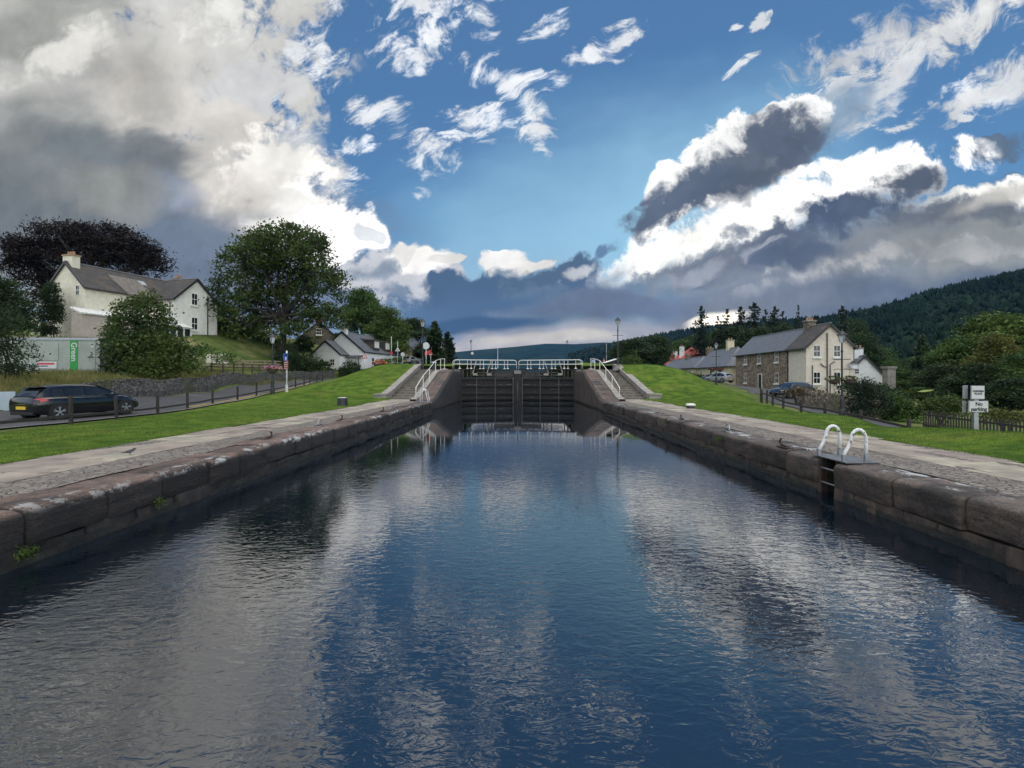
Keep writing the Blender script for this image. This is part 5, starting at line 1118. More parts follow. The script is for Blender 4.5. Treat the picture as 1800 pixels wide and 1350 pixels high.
# prototypes used again
T_A = broadleaf('broadleaf_tree', 11, [(0, 0, 6.6, 2.6, 2.6, 2.4), (-1.7, .4, 5.2, 2.0, 2.0, 1.9), (1.7, -.4, 5.4, 2.0, 2.0, 2.0), (.3, 1.5, 5.0, 2.0, 2.0, 2.0), (-.2, -1.6, 4.8, 2.0, 2, 1.9), (1.6, 1, 3.6, 1.7, 1.7, 1.3), (-1.8, -.8, 3.5, 1.6, 1.6, 1.3)], (0, 0, 4.2), .26, 430, 40, .36, .16, L_mid, 9, 60, .6, label='round topped green tree behind the white cottage, taller of the two', loc=drop(640, 100))
T_B = broadleaf('leafy_tree', 12, [(0, 0, 6.2, 1.9, 1.9, 2.2), (-1.3, 0, 4.4, 1.9, 1.9, 1.9), (1.4, .5, 4.2, 1.8, 1.8, 1.9), (.2, -1.2, 3.6, 2, 1.9, 2), (-.4, 1.2, 3.2, 2.2, 2, 1.8), (1.2, -1, 2.4, 1.9, 1.9, 1.5), (-1.6, -.5, 2.3, 1.9, 1.9, 1.5)], (0, 0, 3.6), .22, 470, 40, .36, .15, L_lit, 8, 40, .6, label='bright green tree overhanging the far left road signs', loc=drop(680, 96))
C_A = conifer('spruce_tree', 21, 12, 2.7, L_con, 'dark pointed spruce at the left end of the skyline row of conifers', drop(1235, 150), 24, 10, .26, .05, .10, .42, 14, .55)
C_B = conifer('pine_tree', 22, 12, 2.2, L_con, 'ragged thin topped conifer second in the skyline row', drop(1280, 150), 20, 8, .25, .10, .02, .5, 14, .5)
C_C = conifer('cypress_tree', 23, 8, 1.7, L_drk, 'dark dense cypress beside the far left road', drop(755, 95), 28, 15, .32, .03, -.25, .14, 8, .62)
def setp(o, px, top, Y, hw, H0, W0, base=None):
    x = (px-CX)/F*Y; zb = gh(x, Y)-.2 if base is None else base; o.location = (x, Y, zb); s = hw/F*Y/W0; o.scale = (s, s, ((1.5-(top-CY)/F*Y)-zb)/H0)
setp(T_A, 636, 508, 104, 36, 9.0, 3.5); setp(T_B, 681, 542, 98, 42, 8.4, 3.2)
setp(C_A, 1233, 540, 150, 26, 12, 2.7); setp(C_B, 1278, 545, 152, 26, 12, 2.2); setp(C_C, 764, 568, 98, 22, 8, 1.7)
A = dict(H0=9.0, W0=3.5); B = dict(H0=8.4, W0=3.2); CA = dict(H0=12, W0=2.7); CB = dict(H0=12, W0=2.2); CC = dict(H0=8, W0=1.7)
# left bank trees beyond the road
place(T_A, 'dark green tree behind the far stone house and the tall lamp post', 722, 560, 140, 34, rz=1, mat_=L_drk, **A)
place(C_C, 'loose feathery conifer at the right end of the far left trees', 787, 585, 105, 17, rz=2, mat_=L_jun, **CC)
place(T_B, 'dark bush like tree low between the far stone house and the cypress', 748, 600, 128, 26, rz=2.5, mat_=L_drk, **B)
place(T_B, 'dark green tree filling the gap left of the ivy covered villa gable', 2, 490, 50, 50, rz=.6, mat_=L_drk, **B)
place(T_A, 'low dark tree under the spreading sycamore, left of the white cottage', 534, 590, 79, 18, rz=.3, mat_=L_drk, **A)
place(T_B, 'small dark tree in front of the sycamore trunk and pale fence', 512, 604, 70.5, 17, rz=1.3, mat_=L_drk, **B)
place(T_A, 'distant tree behind the roof of the white cottage', 605, 585, 120, 30, rz=2.2, mat_=L_drk, **A)
# right bank
row = [(1302, 541, 150, 20, C_A, CA, 'third from the left in the skyline row of conifers'), (1326, 535, 149, 24, C_A, CA, 'tallest bushy conifer in the skyline row, over the slate roof'), (1346, 546, 152, 15, C_B, CB, 'thin conifer close right of the tallest one in the skyline row'),
       (1362, 541, 151, 17, C_A, CA, 'conifer over the slate roof at the right of the skyline row'), (1376, 549, 153, 14, C_B, CB, 'short ragged conifer ending the skyline row over the slate roof'), (1403, 538, 140, 9, C_B, CB, 'lone thin conifer left of the stone chimney'), (1481, 541, 125, 20, C_A, CA, 'dark conifer behind the peak of the beige gable'), (1262, 557, 148, 13, C_B, CB, 'small thin conifer between the first two of the skyline row'), (1437, 556, 150, 15, C_B, CB, 'small conifer right of the stone chimney')]
for i, (px, top, Y, hw, src, kw, lab) in enumerate(row): place(src, lab, px, top, Y, hw*1.55, rz=i*1.3, group='conifers behind the stone house', **kw)
mids = [(1112, 596, 118, 34, T_A, A, L_drk, 'dark rounded tree just right of the tall black lamp post'), (1148, 590, 124, 34, T_A, A, L_drk, 'dark tree second right of the tall black lamp post'), (1172, 606, 178, 26, T_B, B, L_drk, 'low dark tree left of the red roof'),
        (1202, 598, 170, 30, T_B, B, L_mid, 'mid green tree behind the red roof'), (1225, 590, 175, 30, T_A, A, L_drk, 'dark tree behind the red roofed house chimney'), (1262, 582, 178, 34, T_B, B, L_mid, 'leafy green tree behind the cream cottage chimney'), (1290, 575, 150, 36, T_A, A, L_drk, 'broad dark tree behind the cream cottage roof'),
        (1330, 575, 140, 34, T_A, A, L_drk, 'broad dark tree behind the ridge of the stone house'), (1375, 572, 140, 34, T_B, B, L_drk, 'dark leafy tree behind the ridge, left of the stone chimney'), (1510, 585, 110, 34, T_A, A, L_drk, 'dark tree directly right of the beige gable roof'), (1500, 560, 135, 26, T_A, A, L_drk, 'dark tree showing over the right slope of the beige gable'),
        (1548, 610, 120, 34, T_B, B, L_mid, 'mid green tree behind the white gabled house'), (1575, 632, 130, 24, T_A, A, L_drk, 'rounded dark tree right of the stone pillar'), (1602, 628, 135, 24, T_A, A, L_mid, 'rounded greyish green tree beside the dark conical tree'), (1590, 652, 75, 34, T_B, B, L_mid, 'leafy tree at the bottom of the garden behind the pillar'),
        (1640, 655, 85, 34, T_B, B, L_mid, 'leafy green tree left of the great trees at the right edge'), (1655, 640, 62, 40, T_B, B, L_drk, 'dark tree at the foot of the great trees on the right'), (1700, 590, 66, 50, T_A, A, L_mid, 'tall green tree in the great mass at the right edge, left half'), (1760, 552, 66, 70, T_A, A, L_lit, 'tallest bright green tree at the right edge of the view'),
        (1752, 590, 54, 44, T_B, B, L_yel, 'yellowing tree in front of the tallest tree at the right'), (1715, 640, 50, 48, T_B, B, L_drk, 'dark tree behind the no parking sign'), (1795, 620, 48, 46, T_B, B, L_mid, 'green tree cut by the right edge of the frame'), (1775, 665, 42, 44, T_B, B, L_drk, 'low dark tree right of the no parking sign'), (1618, 690, 55, 24, T_B, B, L_mid, 'small leafy tree in the garden left of the bright hedge')]
for i, (px, top, Y, hw, src, kw, lm, lab) in enumerate(mids): place(src, lab, px, top, Y, hw*1.15, rz=i*.9+.4, group='trees beyond the lane', mat_=lm, **kw)
place(C_C, 'dark conical tree standing alone in front of the wooded hill', 1621, 592, 115, 20, rz=.5, mat_=L_drk, **CC)
# shrubs on the left
Yb = 38.5; base = drop(250, Yb); s_ = Yb/F
def lob(px, py, rx, ry, dy=0): return ((px-250)*s_, dy, 1.5-(py-CY)*s_-base.z, rx*s_, rx*s_*.8, ry*s_)
bush('big_bush', 31, [lob(250, 560, 48, 38), lob(208, 585, 34, 34, .5), lob(276, 592, 36, 36, .3), lob(255, 622, 66, 42, -.4), lob(208, 625, 26, 34, .3), lob(310, 632, 34, 34, -.2), lob(258, 535, 22, 22), lob(330, 645, 20, 20), lob(222, 655, 34, 24, -.2), lob(280, 655, 50, 24, -.6), lob(172, 588, 18, 16, 1.5)], 1500, .125, L_syc, 'big dark green bush right of the grey site cabin', base, stems=9)
base = drop(20, 27); s_ = 27/F
def lob(px, py, rx, ry, dy=0): return ((px-20)*s_, dy, 1.5-(py-CY)*s_-base.z, rx*s_, rx*s_*.8, ry*s_)
bush('overhanging_bush', 32, [lob(-10, 590, 44, 26), lob(-20, 640, 56, 44), lob(30, 612, 30, 10), lob(42, 630, 26, 9), lob(35, 650, 30, 9), lob(-5, 560, 40, 22), lob(15, 660, 26, 20), lob(20, 600, 26, 22)], 620, .09, L_drk, 'dark overhanging bush at the left edge in front of the site cabin', base, stems=6, asp=.4)
base = drop(92, 57.2); s_ = 57/F
def lob(px, py, rx, ry, dy=0): return ((px-92)*s_, dy, 1.5-(py-CY)*s_-base.z, rx*s_, .5, ry*s_)
bush('ivy', 33, [lob(86, 530, 16, 30), lob(82, 560, 16, 24), lob(98, 560, 12, 26), lob(90, 510, 9, 14), lob(84, 585, 18, 14), lob(100, 545, 8, 26)], 700, .12, L_ivy, 'dense ivy climbing the corner of the villa gable', base, cat='ivy', stems=4)
base = drop(345, 46); s_ = 46/F
def lob(px, py, rx, ry, dy=0): return ((px-345)*s_, dy, 1.5-(py-CY)*s_-base.z, rx*s_, rx*s_*.8, ry*s_)
bush('shrub', 34, [lob(345, 655, 16, 12), lob(362, 630, 24, 12, 3), lob(330, 620, 22, 16, 2)], 130, .12, L_mid, 'low green shrub right of the big bush, near the field fence', base)
def hedge(name, a, b, h, w_, lm, label, seed, size=.11, n=260, cat='hedge'):
    rg = np.random.default_rng(seed); A_, B_ = Vector((*a, gh(*a))), Vector((*b, gh(*b))); t = thing(name, label, cat, (A_+B_)/2); d = (B_-A_); s = Vector((d.y, -d.x, 0)).normalized(); k = rg.uniform(0, 1, n); q = rg.uniform(-1, 1, n); top = rg.uniform(0, 1, n)
    P = np.array([tuple(A_+d*kk-(A_+B_)/2) for kk in k]); off = np.where(top > .5, q, np.sign(q))*w_/2; zz = np.where(top > .5, h*(1-.12*q**2), h*rg.uniform(.05, 1, n)); P += off[:, None]*np.array(tuple(s))[None]; P[:, 2] += zz+rg.normal(size=n)*.05*h
    V, Fc = clumps(P, 12, size*1.7, size, rg, .8); meshnp('foliage', V, Fc, lm, t)
    b_ = MB(); 
    for kk in np.linspace(.1, .9, 5): p = A_+d*kk-(A_+B_)/2; b_.tube([p, p+Vector((0, 0, h*.8))], [.05, .03], 5)
    b_.build('stem', M_bark, t, local=True); return t
P2 = lambda px, Y: ((px-CX)/F*Y, Y)
hedge('hedge', (-30.7, 72.5), (-29.3, 79), 1.5, 1.6, L_hed, 'clipped dark hedge above the rubble wall left of the cottage', 41, .13)
hedge('hedge', (-27.6, 79.2), (-24.6, 79.8), .9, 1.2, L_drk, 'low dark hedge between the mound and the white cottage', 42, .13, 160)
hedge('hedge', (-47, 78), (-33.5, 79), 1.5, 2.0, L_drk, 'dark hedge across the slope under the spreading sycamore', 53, .16, 420)
bush('undergrowth_shrub', 54, [(0, 0, .9, 2.2, 1.6, 1.2), (3.2, .5, .7, 1.8, 1.4, 1.0), (-3.4, 1, .6, 1.8, 1.4, .9)], 260, .14, L_drk, 'dark undergrowth around the foot of the sycamore trunk', drop(500, 73))
bush('round_shrub', 43, [(0, 0, .9, 1.4, 1.2, .9)], 90, .12, L_hed, 'small rounded shrub under the cottage porch', drop(617, 80.5))
hedge('hedge', P2(665, 84), P2(708, 88), 1.3, 1.6, L_hedl, 'bright low hedge at the crest by the far road signs', 44, .14, 150)
hedge('hedge', (34.2, 88), (34.2, 108), .8, 1.0, L_drk, 'dark hedge in front of the cream cottages', 45, .15, 320)
hedge('hedge', (33, 52), (28.6, 38), 1.6, 1.2, L_drk, 'dark garden hedge behind the rubble garden wall', 40, .13, 220)
# juniper and garden shrubs on the right
b0 = drop(1522, 30.5); s_ = 30.5/F
def lob(px, py, rx, ry, dy=0): return ((px-1522)*s_, dy, 1.5-(py-CY)*s_-b0.z, rx*s_, rx*s_, ry*s_)
bush('juniper_bush', 46, [lob(1512, 700, 22, 32), lob(1535, 702, 24, 28), lob(1522, 690, 14, 26), lob(1548, 716, 18, 20), lob(1504, 722, 16, 16), lob(1520, 728, 26, 14)], 620, .085, L_jun, 'dense dark upright juniper bush right of the lamp with flower baskets', b0, stems=6, asp=.35)
b0 = drop(1575, 31); s_ = 31/F
def lob(px, py, rx, ry, dy=0): return ((px-1575)*s_, dy, 1.5-(py-CY)*s_-b0.z, rx*s_, rx*s_, ry*s_)
bush('garden_shrub', 47, [lob(1572, 716, 24, 22), lob(1592, 726, 20, 16), lob(1580, 736, 28, 14)], 420, .08, L_mid, 'loose mid green shrub between the juniper and the picket fence', b0)
b0 = drop(1655, 30); s_ = 30/F
def lob(px, py, rx, ry, dy=0): return ((px-1655)*s_, dy, 1.5-(py-CY)*s_-b0.z, rx*s_, rx*s_*.6, ry*s_)
bush('rounded_hedge', 48, [lob(1640, 722, 24, 20), lob(1662, 718, 30, 20), lob(1684, 724, 20, 18)], 380, .075, L_hedl, 'rounded bright green clipped hedge behind the picket fence', b0, shell=.85)
b0 = drop(1770, 24); s_ = 24/F
def lob(px, py, rx, ry, dy=0): return ((px-1770)*s_, dy, 1.5-(py-CY)*s_-b0.z, rx*s_, rx*s_*.6, ry*s_)
bush('flowering_shrub', 49, [lob(1750, 735, 24, 16), lob(1785, 738, 26, 14)], 180, .06, L_yel, 'pinkish yellow shrub behind the picket fence right of the sign', b0)
b0 = drop(1400, 40.5)
bush('brown_shrub', 50, [(0, 0, .8, 1.6, .7, .5), (2.0, 1, .8, 1.1, .6, .5)], 120, .08, leafmat('russet_leaves', (.12, .06, .03), (.05, .05, .02)), 'russet shrub spilling over the rubble garden wall', b0)
bush('pillar_plant', 51, [(0, 0, .3, .7, .7, .4)], 50, .1, L_mid, 'green plant growing on top of the stone pillar', (49.6, 68.4, 3.2), cat='plant', stems=2)
bush('bright_shrub', 52, [(0, 0, .9, 1.3, 1.2, .9)], 80, .15, L_hedl, 'small bright green shrub at the crest right of the tall lamp post', drop(1110, 72))
# wall plants
for i, (x, y, z, r_, lab) in enumerate(((-5.66, 5.9, -.52, .085, 'green fern growing from the left quay wall at the frame edge'), (5.66, 14.4, -.2, .07, 'small yellow green plant in a joint of the right quay wall, nearer one'), (5.66, 19.5, -.12, .07, 'small yellow green plant in a joint of the right quay wall, farther one'), (-5.66, 8.1, -.45, .03, 'tiny weed in a joint of the left quay wall'))):
    bush('wall_plant', 60+i, [(0, 0, 0, r_*.6, r_*1.3, r_)], 30, .018, L_lit, lab, (x, y, z), cat='plant', stems=0)

# ------------------------------------------------------------------ hills with forest
M_hillA = mat('forest_floor', (.010, .020, .010), (.006, .012, .006), .01, .95, 0, detail=6, spec=0.0)
M_hillB = mat('far_moor', (.012, .032, .030), (.005, .015, .017), .012, .95, 0, detail=10, spec=0.0, c3=(.02, .034, .024), scale3=.003)
L_for = leafmat('forest_conifers', (.011, .026, .015), (.005, .013, .009), sc=.012, isl=.3, tr=0.0)
L_for2 = leafmat('forest_broadleaf', (.010, .024, .011), (.006, .014, .007), sc=.012, isl=.3, tr=0.0)
for m_ in (L_for, L_for2): m_.node_tree.nodes['Principled BSDF'].inputs['Specular IOR Level'].default_value = .03
def hill(name, prof, m, near, far, zlow, jag=0.0, nu=70, seed=1, forest=0, tree_h=(12, 20), fm=None, kindn='forest', coarse=1.0, blob=False):
    """prof: (column, ridge row, ridge distance); the slope climbs from `near` to the ridge and falls away behind it"""
    pxs = np.array([p[0] for p in prof], float); pys = np.array([p[1] for p in prof], float); pd = np.array([p[2] for p in prof], float)
    U = np.linspace(pxs[0], pxs[-1], nu); T = np.concatenate([np.linspace(0, 1, 22), 1+np.linspace(.06, .8, 6)])
    def pt(uu, tt):
        d = np.interp(uu, pxs, pd); zr = 1.5-(np.interp(uu, pxs, pys)-CY)/F*d; nr = near*d if near < 1 else np.full_like(d, near); y = nr+(d-nr)*tt; x = (uu-CX)/F*(nr*.5+d*.5)*1.0+(uu-CX)/F*(d*.5-nr*.5)*np.minimum(2*tt-1, 1)
        k = np.clip(tt, 0, 1); z = zlow+(zr-zlow)*(k**1.25)*1.0; z = z-np.maximum(tt-1, 0)*(zr-zlow)*.9
        bump = (np.sin(uu*.021+seed)+np.sin(uu*.05+tt*5+seed*2)*.6)*.02*np.abs(zr-zlow)*np.sin(np.pi*k)
        return np.stack([x, y, z+bump], -1)
    UU, TT = np.meshgrid(U, T); V = pt(UU, TT); ny, nx = UU.shape; i, j = np.meshgrid(np.arange(ny-1), np.arange(nx-1), indexing='ij'); a = (i*nx+j).ravel()
    tag(meshnp(name, V.reshape(-1, 3), np.stack([a, a+1, a+nx+1, a+nx], -1), m, smooth=True), kind='structure')
    if forest:
        rg = np.random.default_rng(seed); u_ = rg.uniform(pxs[0], pxs[-1], forest); t_ = rg.uniform(0, 1.0, forest)**.8; t_[:int(forest*.12)] = rg.uniform(.97, 1.02, int(forest*.12)); P = pt(u_, t_); VV, FF = [], []
        h = rg.uniform(*tree_h, forest); k = 6
        nz = np.sin(u_*.013+seed)*np.sin(t_*7+u_*.004); con = (rg.uniform(size=forest) < .62+.35*np.sign(nz)); o = 0
        for sel, lm, nm in ((con, fm[0], 'conifer'), (~con, fm[1], 'broadleaf')):
            p, hh = P[sel], h[sel]; n = len(p); ang = rg.uniform(0, 6.28, (n, 1))+np.arange(k)[None]*2*math.pi/k; rings = []
            zs = ((0, .23), (.30, .21), (.31, .26), (.55, .15), (.56, .19), (.80, .07), (1.0, .004)) if nm == 'conifer' else ((.0, .2), (.15, .32), (.35, .42), (.55, .40), (.75, .28), (.88, .12), (.92, .004))
            hk = hh if nm == 'conifer' else hh*.72
            for zf, rf in zs:
                rr = hk[:, None]*rf*rg.uniform(.72, 1.28, (n, k))*coarse; rings.append(np.stack([p[:, 0, None]+np.cos(ang)*rr, p[:, 1, None]+np.sin(ang)*rr, p[:, 2, None]-.8+hk[:, None]*(zf+rg.normal(size=(n, k))*.018)], -1))
            Vv = np.stack(rings, 1).reshape(-1, 3); m_ = len(zs); base_ = (np.arange(n)*m_*k)[:, None, None]; ii = np.arange(m_-1)[None, :, None]*k; jj = np.arange(k)[None, None]; jn = (jj+1) % k
            Fq = np.stack(np.broadcast_arrays(base_+ii+jj, base_+ii+jn, base_+ii+k+jn, base_+ii+k+jj), -1).reshape(-1, 4); tag(meshnp('forest', Vv, Fq, lm), kind='stuff')
hill('hills', [(1060, 640, 900), (1150, 612, 900), (1250, 590, 880), (1350, 574, 860), (1440, 567, 820), (1500, 556, 780), (1560, 545, 740), (1620, 526, 700), (1700, 507, 690), (1790, 489, 680), (1900, 473, 660), (2150, 456, 620)], M_hillA, .32, 1, -4, forest=17000, seed=4, fm=(L_for, L_for2), tree_h=(6, 15))
hill('hills', [(1000, 626, 1700), (1060, 610, 1700), (1130, 596, 1700), (1200, 584, 1600), (1260, 577, 1600), (1350, 569, 1600), (1480, 563, 1600)], M_hillA, .55, 1, -5, forest=6500, seed=7, fm=(L_for, L_for2), tree_h=(8, 17), coarse=1.15)
hill('hills', [(560, 640, 3600), (740, 625, 3600), (830, 616, 3600), (900, 610, 3500), (960, 604, 3400), (1010, 605, 3300), (1060, 602, 3200), (1120, 604, 3200), (1250, 600, 3200)], M_hillB, .5, 1, -10, seed=9, nu=160)
# a wooded rise closing the view behind the left houses
# ------------------------------------------------------------------ ladders with white hoops
M_plateg = mat('dull_steel_plate', (.16, .17, .18), (.11, .115, .12), 10, .5, .001, 40, metal=.3)
def hoops(name, sd, y0, y1, x0, x1, hgt, lab, rungs=True, rad=.030):
    t = thing(name, lab, 'ladder', (sd*x0, (y0+y1)/2, 0))
    for y in (y0, y1):
        w_ = x1-x0; pts = [(sd*x0, y, .0), (sd*(x0+.01), y, .17)]
        pts += [(sd*(x0+.03+.10*k), y, .17+(hgt-.36)*k) for k in (.4, .8, 1)]
        c = x0+.13+(w_-.13)/2; r_ = (w_-.13)/2
        pts += [(sd*(c-r_*math.cos(a)), y, hgt-.19+.19*math.sin(a)) for a in np.linspace(.3, math.pi-.1, 8)]+[(sd*x1, y, hgt-.24), (sd*x1, y, .0)]
        MB().tube(pts, rad, 10).build('hoop', M_whitew, t, smooth=True)
        for x in (x0, x1): MB().lathe([(rad*1.35, 0), (rad*1.35, .13)], (sd*x, y, .02), 10).build('socket', M_steel, t)
    MB().box((sd*(x0+x1)/2+sd*.05, (y0+y1)/2, .022), (x1-x0+.22, abs(y1-y0)+.3, .016)).build('base_plate', M_plateg, t)
    if rungs:
        for z in (-.18, -.45, -.75): MB().tube([(sd*(IN+.10), y0+.13, z), (sd*(IN+.10), y1-.13, z)], .016, 8).build('rung', M_steel, t)
        for y in (y0+.15, y1-.15): MB().beam((sd*(IN+.12), y, -1.4), (sd*(IN+.12), y, .01), .05, .04, (0, 1, 0)).build('stringer', M_rust, t)
hoops('safety_ladder', 1, 9.2, 9.95, 5.86, 6.26, .60, 'big white hooped ladder rails on the right quay edge, in the foreground')
hoops('safety_ladder', -1, 33.4, 34.1, 5.86, 6.36, .85, 'small white hooped ladder rails at the foot of the left handrail', False)
# mooring rings and hooks
def ring_hook(sd, px, py, kind, lab):
    Y = gz(py, .03); x = (px-CX)/F*Y; t = thing('mooring_'+kind, lab, 'mooring '+kind, (x, Y, .02), 'mooring irons on the quay edges')
    if kind == 'ring':
        MB().box((x, Y, .02), (.18, .34, .03)).build('plate', M_lich if False else M_steel, t)
        b = MB().tube([(x-.02, Y-.17, .03), (x, Y-.16, .10), (x+.03, Y-.07, .21), (x+.03, Y+.07, .21), (x, Y+.16, .10), (x-.02, Y+.17, .03)], .014, 8); b.build('loop', M_steel, t, smooth=True)
        MB().tube([(x, Y-.16, .04), (x, Y+.16, .04)], .02, 8).build('pin', M_rust, t)
    else:
        MB().box((x, Y, .015), (.16, .42, .03)).build('plate', M_rust, t)
        MB().tube([(x, Y-.16, .03), (x, Y+.02, .045), (x, Y+.16, .06), (x, Y+.22, .11), (x, Y+.20, .17), (x, Y+.13, .19)], [.022, .026, .026, .024, .02, .012], 8).build('hook', M_rust, t, smooth=True)
for a in ((-1, 470, 771, 'hook', 'rusty mooring hook on the left quay, nearest of the hooks there'), (-1, 561, 748, 'ring', 'upright mooring ring on the left quay edge, nearer one'), (-1, 598, 738, 'hook', 'mooring hook just beyond the near ring on the left quay'), (-1, 690, 716, 'ring', 'upright mooring ring on the left quay edge, farther one'), (-1, 672, 722, 'hook', 'mooring hook before the farther ring on the left quay'),
          (1, 1278, 757, 'ring', 'upright mooring ring on the right quay edge'), (1, 1380, 785, 'hook', 'rusty mooring hook on the right quay before the big white hoops'), (1, 1200, 737, 'hook', 'mooring hook on the right quay beyond the ring')): ring_hook(*a)
# bollards
p = Vector((-10.1, 29.5, gh(-10.1, 29.5))); t = thing('mooring_bollard', 'squat dark mooring post with a pale worn top on the left lawn', 'bollard', p)
MB().lathe([(.33, -.1), (.31, .02), (.29, .40), (.27, .44)], p, 8).build('post', M_black, t); MB().lathe([(.27, .436), (.25, .465), (.1, .47)], p, 8).build('cap', M_lich, t)
p = Vector((8.85, 26.2, gh(8.85, 26.2))); t = thing('mooring_bollard', 'low mushroom bollard with a white painted cap on the right lawn edge', 'bollard', p)
MB().lathe([(.22, -.1), (.21, .1), (.2, .15)], p, 14).build('post', M_black, t, smooth=False); MB().lathe([(.21, .148), (.245, .17), (.245, .22), (.2, .26), (.08, .275), (.0, .276)], p, 14).build('cap', M_white, t, smooth=True)
# ------------------------------------------------------------------ lamps
M_lampg = mat('lamp_glass', (.55, .58, .62), (.45, .48, .52), 6, .15, 0)
def petals(t, c, r_, n, cols, seed, nm='blossoms', sz=.045):
    rg = np.random.default_rng(seed); Pn = rg.normal(size=(n, 3)); Pn /= np.linalg.norm(Pn, axis=1)[:, None]; Pn[:, 2] = np.abs(Pn[:, 2])*.7-.15; C = np.array(c)-np.array(wloc(t))+Pn*np.array(r_)*rg.uniform(.8, 1.05, (n, 1)); idx = rg.integers(0, len(cols), n)
    for k, m in enumerate(cols):
        if (idx == k).sum(): V, Fc = leafquads(C[idx == k], np.full((idx == k).sum(), sz), rg, asp=.9); meshnp(nm, V, Fc, m, t)
M_fpink = mat('pink_petals', (.62, .20, .30), (.5, .14, .24), 5, .7); M_fpur = mat('purple_petals', (.16, .06, .22), (.12, .04, .17), 5, .7); M_fred = mat('red_petals', (.40, .02, .02), (.3, .015, .02), 5, .7); M_fwhite = mat('cream_petals', (.55, .5, .36), (.5, .45, .3), 5, .7); M_fyel = mat('yellow_petals', (.6, .4, .03), (.5, .33, .03), 5, .7); M_wick = mat('wicker_basket', (.10, .08, .06), (.06, .045, .035), 20, .9)
def lamp(px, Y, top, lab, basket=None, bracket=True, base=None, plinth=False, bh=1.9, seed=1, lean=0, group='black lantern lamp posts'):
    x = (px-CX)/F*Y; zb = gh(x, Y) if base is None else base; zt = 1.5-(top-CY)/F*Y; h = zt-zb; t = thing('lamp_post', lab, 'lamp post', (x, Y, zb), group); P = lambda a, c, z: (x+a, Y+c, zb+z)
    MB().lathe([(.16, -.2), (.16, .35), (.12, .45), (.12, 1.0), (.085, 1.1), (.055, 1.2), (.05, h-1.35), (.08, h-1.3), (.05, h-1.2), (.04, h-.78)], (x, Y, zb), 10).build('post', M_black, t)
    MB().lathe([(.10, h-.79), (.12, h-.74), (.22, h-.36), (.235, h-.33)], (x, Y, zb), 4).build('lantern_glass', M_lampg, t)
    b = MB()
    for k in range(4): a = k*math.pi/2; b.beam(P(.12*math.cos(a), .12*math.sin(a), h-.76), P(.24*math.cos(a), .24*math.sin(a), h-.33), .025, .025, (0, 1, 0))
    b.build('lantern_frame', M_black, t); MB().lathe([(.29, h-.34), (.27, h-.30), (.13, h-.14), (.06, h-.10), (.07, h-.06), (.02, h)], (x, Y, zb), 8).build('lantern_roof', M_black, t)
    if bracket: MB().tube([P(-.5, 0, h-1.75), P(.5, 0, h-1.75)], .022, 6).build('ladder_bar', M_black, t)
    if plinth: MB().box((x, Y, zb+.2), (.5, .5, .46)).box((x, Y, zb+.0), (.8, .8, .2)).build('plinth', M_ashlar, t)
    if basket:
        for sg in (-1, 1):
            MB().tube([P(0, 0, bh+.55), P(sg*.25, 0, bh+.60), P(sg*.5, 0, bh+.55)], .018, 6).build('bracket', M_black, t); MB().tube([P(sg*.45, 0, bh+.55), P(sg*.45, 0, bh+.2)], .008, 5).build('chain', M_black, t)
            MB().lathe([(.08, -.32), (.28, -.2), (.36, .0)], P(sg*.45, 0, bh), 12).build('basket', M_wick, t); 
            petals(t, P(sg*.45, 0, bh), (.5, .45, .34), 170, [L_drk, L_hed]+basket, seed+sg, sz=.06)
lamp(1480, 30, 579, 'black lantern lamp post with two full flower baskets beside the beige gable', [M_fwhite], bh=2.2, seed=3)
lamp(1086, 48.5, 557, 'tall black lantern lamp post at the top of the right hand steps', None, base=2.45, plinth=True)
lamp(743, 50.5, 560, 'tall black lantern lamp post at the top of the left hand steps', None, base=2.45)
lamp(1259, 62, 601, 'black lamp post with small dark red flower baskets before the cream cottages', [M_fred, M_fpur], bh=2.0, seed=8)
lamp(479, 38.5, 585, 'black post with one big basket of pink and purple flowers by the left road', None, bh=1.5)
t = [o for o in COL.objects if o.get('label', '').startswith('black post with one big basket')][0]; q = wloc(t); MB().lathe([(.12, -.4), (.34, -.22), (.42, .0)], q+Vector((0, -.0, 1.9)), 12).build('basket', M_wick, t); petals(t, q+Vector((0, 0, 1.92)), (.78, .7, .42), 480, [M_fpink, M_fpur, M_fwhite, M_fpink, L_mid], 9, sz=.06)
lamp(997, 110, 598, 'distant lantern lamp post right of the gate railings', None, bracket=False)
lamp(828, 105, 597, 'distant lantern lamp post left of centre behind the gate railings', None, bracket=False)
for px, top, Y, lab in ((875, 610, 95, 'thin pale mast standing behind the left gate railing'), (1066, 597, 140, 'distant thin pole left of the tall right lamp post')):
    x = (px-CX)/F*Y; z = gh(x, Y); tag(MB().tube([(x, Y, z-.3), (x, Y, 1.5-(top-CY)/F*Y)], [.09, .05], 7).build('pole', M_lampg, None, off=(x, Y, z)), lab, 'pole')
